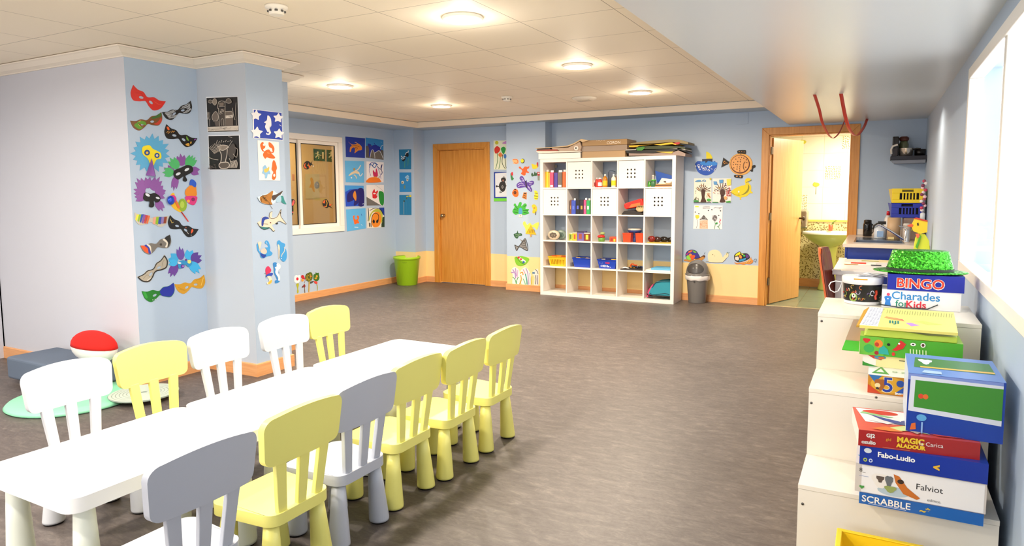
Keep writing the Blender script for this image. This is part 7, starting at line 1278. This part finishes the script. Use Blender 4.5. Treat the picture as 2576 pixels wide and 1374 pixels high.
cut(lambda a: a.p('#c9782c', [(335, 495), (362, 495), (360, 558), (322, 542)], thick=CARD).p('#3a2a1a', [(338, 500), (358, 500), (356, 510), (336, 510)]).s('#3a2a1a', [(332, 520), (356, 528)], 4).s('#3a2a1a', [(328, 535), (355, 545)], 4), 'paper_bell', 'brown and orange paper bell in the middle of the back pier')
cut(lambda a: a.f('#f0dc2c', [(428, 480), (450, 485), (460, 515), (458, 550), (440, 560), (424, 545), (430, 510)], thick=CARD).s('#3a3a1c', [(430, 500), (456, 505)], 5).s('#3a3a1c', [(426, 525), (458, 528)], 5).s('#3a3a1c', [(430, 545), (456, 548)], 4), 'paper_bee', 'yellow and black striped paper bee beside the shelf unit')
def tr_(a):
    a.f('#3fae3a', [(240, 650), (258, 620), (248, 605), (262, 590), (280, 615), (300, 580), (318, 585), (315, 615), (345, 590), (362, 605), (350, 635), (380, 640), (372, 660), (382, 675), (340, 690), (300, 680), (265, 688), (242, 670)], thick=CARD); a.f('#4a9ac4', [(292, 650), (300, 630), (318, 632), (325, 670), (310, 690), (294, 680)])
    for pts in ([(250, 640), (285, 650)], [(262, 610), (285, 640)], [(335, 620), (355, 605)], [(330, 650), (375, 655)], [(335, 668), (370, 675)], [(250, 665), (285, 668)]): a.s('#14401c', pts, 4)
    a.p('#e8d8cc', [(295, 685), (322, 685), (322, 712), (296, 712)]); a.c('#8a4a3a', 308, 698, 4)
cut(tr_, 'paper_tree', 'bushy green paper tree with a blue centre on the back pier')
cut(lambda a: a.f('#f0c62c', [(405, 610), (425, 598), (445, 615), (450, 650), (430, 675), (410, 668), (415, 640)], thick=CARD).c('#c98a2c', 428, 630, 8).s('#6a6a64', [(440, 660), (438, 690)], 8), 'paper_peanut', 'yellow paper pear shape beside the shelf unit')
cut(lambda a: a.f('#f6e05a', [(328, 765), (345, 745), (365, 775), (390, 760), (410, 778), (440, 760), (466, 755), (462, 790), (448, 820), (430, 800), (395, 800), (355, 845), (350, 810)], thick=CARD), 'paper_wings', 'pale yellow pair of paper wings behind the yellow crown')
cut(lambda a: (setattr(a, 'k', 8), a.p('#e8b81f', [(398, 775), (446, 862), (352, 852)]), [a.s('#8a6a14', [(370+k*14, 845), (378+k*12, 815)], 4) for k in range(5)], a.p('#e8a03c', [(392, 855), (404, 856), (402, 878), (392, 878)]))[0], 'paper_pine', 'golden paper triangle tree in front of the pale wings')
cut(lambda a: a.f('#2f5a3a', [(250, 855), (275, 845), (282, 825), (290, 848), (315, 850), (320, 868), (295, 872), (280, 895), (262, 885), (252, 870)], thick=CARD).s('#8fae8a', [(262, 862), (310, 860)], 4).s('#8fae8a', [(268, 878), (295, 868)], 4), 'paper_bird', 'small dark green paper bird on the back pier')
def sk(a):
    a.f('#8d8a88', [(258, 948), (290, 960), (318, 925), (300, 898), (330, 912), (352, 895), (355, 935), (370, 998), (345, 985), (320, 975), (298, 968), (275, 998)], thick=CARD)
    for pts in ([(320, 930), (350, 910)], [(312, 945), (352, 930)], [(318, 958), (356, 950)], [(330, 970), (362, 968)], [(345, 905), (360, 980)]): a.s('#2a2827', pts, 4)
    a.s('#2a2827', [(258, 948), (290, 962), (320, 928), (352, 896), (370, 996), (300, 965), (275, 998), (258, 948)], 5)
cut(sk, 'paper_fish', 'grey paper fish with black lines on the back pier')
cut(lambda a: a.f('#7fc02c', [(258, 1055), (290, 1050), (320, 1045), (382, 1068), (360, 1110), (320, 1130), (280, 1125), (262, 1095)], thick=CARD).f('#e8e4dc', [(290, 1050), (350, 1085), (345, 1100), (300, 1075)]).c('#cf2a3a', 292, 1058, 10).c('#cf2a3a', 312, 1072, 9).c('#2a5ab0', 335, 1098, 10).s('#3a7a2c', [(270, 1050), (310, 1100), (350, 1118)], 4), 'paper_leaf', 'big green paper leaf with a caterpillar low on the back pier')
cut(lambda a: [a.f('#f3e9e4', [(228, 1170), (255, 1140), (290, 1160), (302, 1200), (295, 1290), (240, 1290), (240, 1210)], thick=CARD)]+[a.s(c_, pts, w_) for c_, pts, w_ in (('#b08ac4', [(240, 1160), (262, 1200), (265, 1240)], 10), ('#b08ac4', [(265, 1150), (272, 1220)], 9), ('#d0a6c8', [(285, 1165), (280, 1230)], 8), ('#b08ac4', [(225, 1185), (250, 1190)], 9), ('#4aa05a', [(240, 1225), (262, 1250), (272, 1290)], 6), ('#4aa05a', [(290, 1225), (275, 1260), (272, 1292)], 6))][:0], 'paper_flowers', 'white paper with lilac irises at the foot of the back pier')
cut(lambda a: [a.f('#f3e9e4', [(305, 1190), (330, 1150), (355, 1145), (385, 1180), (400, 1220), (395, 1292), (320, 1292)], thick=CARD)]+[a.s(c_, pts, w_) for c_, pts, w_ in (('#e8943c', [(305, 1195), (325, 1185), (330, 1210)], 9), ('#c9a03c', [(310, 1210), (315, 1250), (300, 1290)], 8), ('#e08aa4', [(330, 1160), (350, 1200), (358, 1240)], 7), ('#3a9a8c', [(350, 1200), (362, 1250), (365, 1292)], 9), ('#a88ac0', [(355, 1150), (372, 1200), (376, 1292)], 8), ('#5fb06a', [(330, 1240), (345, 1270), (350, 1292)], 6), ('#c2b6d4', [(385, 1190), (392, 1240), (388, 1290)], 6))][:0], 'paper_flowers', 'white paper with pink, orange and teal tulips at the foot of the back pier')
cut(lambda a: [a.f('#e8e2da', [(408, 1190), (440, 1160), (462, 1170), (462, 1296), (425, 1296), (430, 1230)], thick=CARD)]+[a.s(c_, pts, w_) for c_, pts, w_ in (('#4a7a9c', [(410, 1190), (432, 1192)], 14), ('#3a3a3c', [(436, 1160), (452, 1178), (460, 1200)], 5), ('#3a3a3c', [(435, 1210), (442, 1250), (436, 1290)], 5), ('#6a5a7a', [(452, 1210), (455, 1290)], 6), ('#d6c23a', [(405, 1220), (402, 1290)], 8))][:0], 'paper_flowers', 'grey toned paper flower with a blue head next to the shelf unit foot')
# ---- right part of the back wall
a = Art(PBW, R1); a.f('#1c52b8', [(285, 330), (280, 300), (310, 265), (350, 262), (380, 272), (385, 258), (525, 262), (535, 280), (565, 258), (575, 285), (598, 282), (592, 340), (560, 400), (500, 450), (430, 465), (360, 445), (310, 400)], thick=CARD); a.f('#2f86dc', [(350, 300), (385, 262), (530, 265), (595, 285), (585, 320), (500, 325), (400, 320)]); a.p('#262b4a', [(378, 232), (532, 224), (525, 272), (470, 255), (430, 290), (425, 262), (384, 268)]); a.f('#f0dc1f', [(440, 122, 1), (480, 140), (515, 180), (530, 225, 1), (440, 225, 1)])
a.s('#f2f2f4', [(345, 308), (318, 315), (325, 345), (350, 350)], 8); a.s('#f2f2f4', [(325, 335), (352, 330)], 7); a.s('#f2f2f4', [(320, 330), (345, 380), (362, 372)], 8); a.s('#f2f2f4', [(385, 320), (375, 350), (400, 365), (410, 345)], 8); a.s('#f2f2f4', [(395, 395), (395, 370), (425, 370), (405, 395)], 7); a.s('#f2f2f4', [(430, 345), (440, 370), (432, 395)], 7); a.s('#f2f2f4', [(450, 330), (470, 345), (490, 330), (480, 365), (500, 340), (525, 320)], 8); a.s('#f2f2f4', [(455, 395), (475, 380), (490, 400), (470, 402)], 7); a.s('#f2f2f4', [(505, 370), (530, 378)], 7); a.s('#f2f2f4', [(550, 405), (575, 360)], 6); a.c('#f2f2f4', 290, 335, 6, 14)
a.done('paper_boat', 'blue paper wave boat with a yellow sail and white scrawl, right of the shelf unit', 'paper cutout')
a = Art(PBW, R1); k_ = '#1c1815'; a.c('#d8984a', 938, 305, 168, 158, n=30, thick=CARD); a.c('#f2b45c', 938, 303, 160, 150, n=30); a.c('#5a2418', 928, 305, 140, 135, n=30); a.c('#eda863', 925, 300, 128, 122, n=30)
a.f(k_, [(893, 108), (1000, 102), (1012, 125), (1005, 158), (940, 152), (895, 148)]); a.p(k_, [(686, 208), (775, 275), (755, 305), (655, 352)]); a.f(k_, [(845, 460), (900, 462), (965, 465), (962, 500), (940, 508), (850, 495)]); a.f(k_, [(1100, 330), (1142, 318), (1148, 345), (1115, 368), (1112, 405), (1090, 412), (1070, 395), (1095, 375)])
for x, y in ((911, 211), (950, 208), (980, 218), (866, 232), (935, 241), (836, 277), (895, 268), (930, 270), (830, 311), (866, 306), (893, 313), (928, 313), (885, 343), (923, 343), (838, 357), (882, 375), (921, 372), (923, 402), (1025, 281), (1009, 348), (1016, 241)): a.c(k_, x, y, 6, 8, 8)
a.s('#3a2018', [(998, 270), (980, 300), (975, 350), (990, 395)], 6); a.s('#e89a3c', [(690, 290), (700, 260), (715, 275)], 8); a.s('#e89a3c', [(700, 300), (730, 285), (745, 298)], 8); a.s('#f0a04a', [(910, 122), (925, 122)], 8); a.s('#f0a04a', [(945, 124), (958, 124)], 8); a.s('#f0a04a', [(988, 122), (988, 135)], 8); a.c('#f0a04a', 884, 478, 12, 10); a.c('#f0a04a', 933, 484, 12, 10); a.s(k_, [(940, 145), (940, 175)], 6)
a.done('paper_fish', 'round paper pie fish with brown dotted middle and black fins by the open door', 'paper cutout')
def tree_pic(a, cx, cy0, sd, c2):
    a.f('#4a2a1c', [(cx-35, 860-8), (cx-20, 790), (cx-28, 700), (cx-10, 670), (cx+30, 690), (cx+22, 780), (cx+45, 848)])
    r_ = random.Random(sd)
    for k in range(9): an = PI+PI*(k+.5)/9; L_ = r_.uniform(85, 130); a.s('#4a2a1c', [(cx, 700), (cx+40*math.cos(an), 700+45*math.sin(an)), (cx+L_*math.cos(an+.1), 690+L_*.95*math.sin(an+.1))], 9)
    for k in range(26): an = r_.uniform(PI*.95, 2.05*PI); L_ = r_.uniform(60, 125); x, y = cx+L_*math.cos(an), 715+L_*math.sin(an); a.s(r_.choice(c2), [(x, y), (x+r_.uniform(-12, 12), y+r_.uniform(-14, 14))], 8); a.k -= 1
    a.k += 1
def g1(a): tree_pic(a, 395, 0, 3, ['#d9a86a', '#6a3a1c', '#b5763a', '#3f6a34']); a.k = 30; a.f('#5a9ad0', [(280, 555), (315, 535), (358, 532), (360, 555)]); a.s('#5a9ad0', [(375, 552), (410, 530), (435, 545), (400, 555)], 8); a.c('#c9b83a', 503, 517, 14); a.p('#2f8a3c', [(262, 822), (335, 824), (332, 848), (262, 848)]); a.c('#4aa83c', 478, 820, 30, 20); a.sq('#3a5a2c', 300, 785, 28, 28, 5, 5, 2); a.sq('#e8924a', 478, 755, 28, 32, 6, 5, 4); a.p('#55524a', [(262, 848), (512, 850), (512, 858), (262, 858)])
pic(R1, PBW, [(266, 510), (512, 508), (516, 858), (260, 858)], '#f3ead8', 'autumn tree drawing with a green corner, left of two under the boat', g1, group='tree drawings under the boat')
def g2(a): tree_pic(a, 670, 0, 5, ['#c9442c', '#7a2f1c', '#5a3418', '#e0c04a']); a.k = 30; a.c('#4a2a1c', 675, 715, 38, 42); a.p('#5a9ad0', [(545, 550), (592, 552), (602, 600), (552, 598)]); a.p('#5a9ad0', [(628, 530), (688, 526), (684, 572), (632, 578)]); a.p('#f0dc5a', [(735, 520), (798, 516), (795, 605), (742, 615)]); a.c('#2f3a5a', 716, 583, 7); a.sq('#c9302c', 765, 700, 28, 60, 8, 6, 8); a.p('#2f8f3c', [(530, 845), (615, 846), (614, 857), (530, 857)]); a.p('#3fa03c', [(725, 840), (792, 830), (790, 856), (725, 857)]); a.c('#e2a86a', 720, 790, 22, 26)
pic(R1, PBW, [(530, 512), (802, 510), (796, 858), (528, 858)], '#f0e8de', 'autumn tree drawing with a yellow corner and red scribbles, right of two under the boat', g2, group='tree drawings under the boat')
def g5(a):
    a.p('#f2ea4a', [(280, 905), (332, 905), (330, 925), (280, 925)]); a.f('#e8d83a', [(285, 1040), (330, 1038), (340, 1065), (320, 1090), (290, 1080)]); a.s('#3a3f34', [(300, 1090), (318, 1140), (298, 1225)], 4); a.p('#f0c6a8', [(345, 1115), (460, 1110), (465, 1235), (342, 1232)]); a.sq('#e09a72', 403, 1170, 50, 52, 8, 4, 3); a.p('#55504e', [(340, 1108), (405, 1035), (468, 1112), (400, 1100)]); a.sq('#d8d4d2', 402, 1085, 40, 18, 6, 3, 6)
    a.c('#6d6668', 562, 1080, 36, 44); a.sq('#e8e6e8', 562, 1080, 28, 34, 6, 4, 9); a.s('#2f7a3c', [(565, 1125), (568, 1180), (555, 1240)], 6); a.f('#3a9a4a', [(570, 1165), (590, 1140), (606, 1150), (595, 1170)]); a.s('#d8406a', [(632, 1090), (648, 1110), (630, 1130), (645, 1160)], 9); a.s('#3f8a4a', [(640, 1165), (620, 1200), (632, 1242)], 6); a.s('#3f8a4a', [(595, 1200), (618, 1210)], 8)
    for x, y in ((282, 993), (333, 1017), (471, 970), (521, 959), (646, 976), (620, 1041)): a.c('#3a4452', x, y, 9, 8, 8)
    for y in (922, 940): a.s('#8a8f98', [(390, y), (440, y-6), (492, y-4)], 5)
    a.s('#8a8f98', [(548, 940), (570, 925), (600, 932), (662, 925)], 5); a.s('#8a8f98', [(620, 945), (645, 942)], 5)
pic(R1, PBW, [(266, 895), (676, 900), (670, 1244), (250, 1238)], '#f2eeee', 'white drawing of a house with flowers below the autumn trees', g5, group=None)
a = Art(PBW, R1); a.f('#f0d01f', [(795, 705), (850, 655), (930, 620), (1000, 600), (995, 560), (1005, 520), (1040, 505), (1078, 515), (1085, 545), (1045, 565), (1085, 620), (1085, 690), (1105, 705), (1100, 728), (1070, 722), (1020, 765), (945, 785), (940, 815), (922, 810), (918, 782), (850, 755)], thick=CARD)
a.f('#8f8a2a', [(1035, 590), (1060, 625), (1050, 690), (1000, 735), (930, 752), (985, 722), (1030, 670), (1042, 620)]); a.s('#55501c', [(798, 712), (860, 745), (930, 752)], 5); a.s('#3a6a7a', [(1015, 570), (1095, 530)], 8); a.c('#f4f0e8', 908, 700, 11, 14); a.s('#55501c', [(908, 715), (908, 750)], 4); a.done('paper_bird', 'yellow banana shaped paper bird by the open door frame', 'paper cutout')
def snail(label, fn): a = Art(PBW, R2); fn(a); a.done('paper_snail', label, 'paper cutout', 'paper snails on the yellow band')
def s1(a):
    a.f('#c98a3c', [(162, 408), (200, 400), (280, 415), (380, 400), (440, 375), (540, 320), (566, 345), (550, 380), (500, 420), (440, 450), (300, 455), (220, 440), (165, 432)], thick=CARD*1.5); a.f('#3a2f8c', [(192, 350), (195, 290), (240, 238), (310, 220), (380, 235), (420, 275), (465, 365), (400, 400), (290, 415), (215, 400)]); a.f('#ee6a2c', [(235, 262), (270, 235), (318, 230), (300, 260), (250, 272)]); a.f('#6fae2c', [(320, 232), (365, 238), (400, 268), (360, 275)]); a.f('#b02a7c', [(200, 300), (235, 275), (245, 290), (210, 320)]); a.f('#8fd84a', [(205, 345), (245, 325), (280, 370), (290, 412), (220, 398)]); a.f('#f0901f', [(250, 320), (275, 292), (308, 305), (300, 340), (262, 345)]); a.f('#ee5a1f', [(285, 335), (330, 320), (372, 330), (360, 370), (310, 415), (285, 375)]); a.s('#4a2410', [(385, 390), (450, 375), (540, 325)], 12); a.c('#4a2010', 548, 342, 18, 20); a.c('#e8b43a', 362, 402, 18, 12); a.s('#22301c', [(545, 302), (565, 262)], 5)
    a.s('#1f1530', [(192, 350), (195, 290), (240, 236), (310, 218), (380, 233), (420, 273), (465, 363)], 5)
snail('paper snail with a purple shell and orange heart above the swing bin', s1)
def s2(a):
    a.f('#f3dcb0', [(580, 436), (630, 440), (618, 380), (620, 300), (660, 240), (740, 218), (820, 235), (870, 290), (905, 365), (930, 330), (960, 300), (970, 275), (1010, 290), (1008, 345), (975, 375), (940, 420), (880, 460), (700, 460), (600, 448)], thick=CARD*1.5)
    a.s('#d9945a', [(640, 300), (700, 245), (780, 240), (850, 300), (890, 390)], 8); a.s('#d9945a', [(670, 320), (720, 285), (790, 300), (840, 350), (850, 410)], 6); a.sq('#c9a878', 740, 350, 75, 65, 9, 5, 4, 4); a.s('#4a4a44', [(580, 436), (700, 460), (880, 460), (940, 420), (975, 378)], 6); a.s('#4a6a2c', [(970, 320), (990, 260), (995, 290), (1030, 262)], 6); a.c('#7a6a3a', 712, 308, 9); a.c('#3a3a3a', 745, 335, 5)
snail('plain cream paper snail in the middle of the three', s2)
def s3(a):
    a.f('#d98a3c', [(1122, 460), (1180, 470), (1260, 460), (1350, 440), (1420, 395), (1445, 360), (1455, 395), (1485, 425), (1475, 465), (1420, 495), (1350, 488), (1300, 508), (1240, 490), (1170, 498)], thick=CARD*1.5); a.f('#1c1816', [(1120, 350), (1140, 300), (1225, 250), (1270, 285), (1350, 285), (1400, 310), (1420, 370), (1370, 410), (1290, 440), (1200, 455), (1135, 420)]); a.f('#f0e01f', [(1140, 345), (1160, 300), (1225, 262), (1240, 290), (1200, 325), (1160, 335)]); a.f('#e8d8c8', [(1138, 365), (1190, 345), (1215, 380), (1200, 420), (1150, 410)]); a.f('#ee8a2c', [(1215, 330), (1240, 310), (1268, 345), (1262, 385), (1230, 375)]); a.f('#2f94c8', [(1225, 410), (1270, 395), (1340, 375), (1345, 400), (1290, 430), (1220, 445)]); a.f('#5a2f7c', [(1345, 310), (1385, 310), (1408, 350), (1380, 380), (1348, 365)]); a.f('#3fb85a', [(1290, 320), (1320, 312), (1335, 335), (1310, 350)]); a.f('#d8d83a', [(1255, 290), (1300, 300), (1280, 315)])
    a.p('#f2b45c', [(1325, 455), (1445, 402), (1450, 435), (1330, 488)]); [a.s('#2a1a10', [(1340+k*32, 462-k*12), (1342+k*32, 478-k*12)], 8) for k in range(4)]; a.s('#3a4a5a', [(1495, 425), (1520, 395), (1550, 400), (1545, 435), (1515, 440), (1540, 460)], 6)
snail('paper snail with a black outlined patchwork shell near the open door', s3)
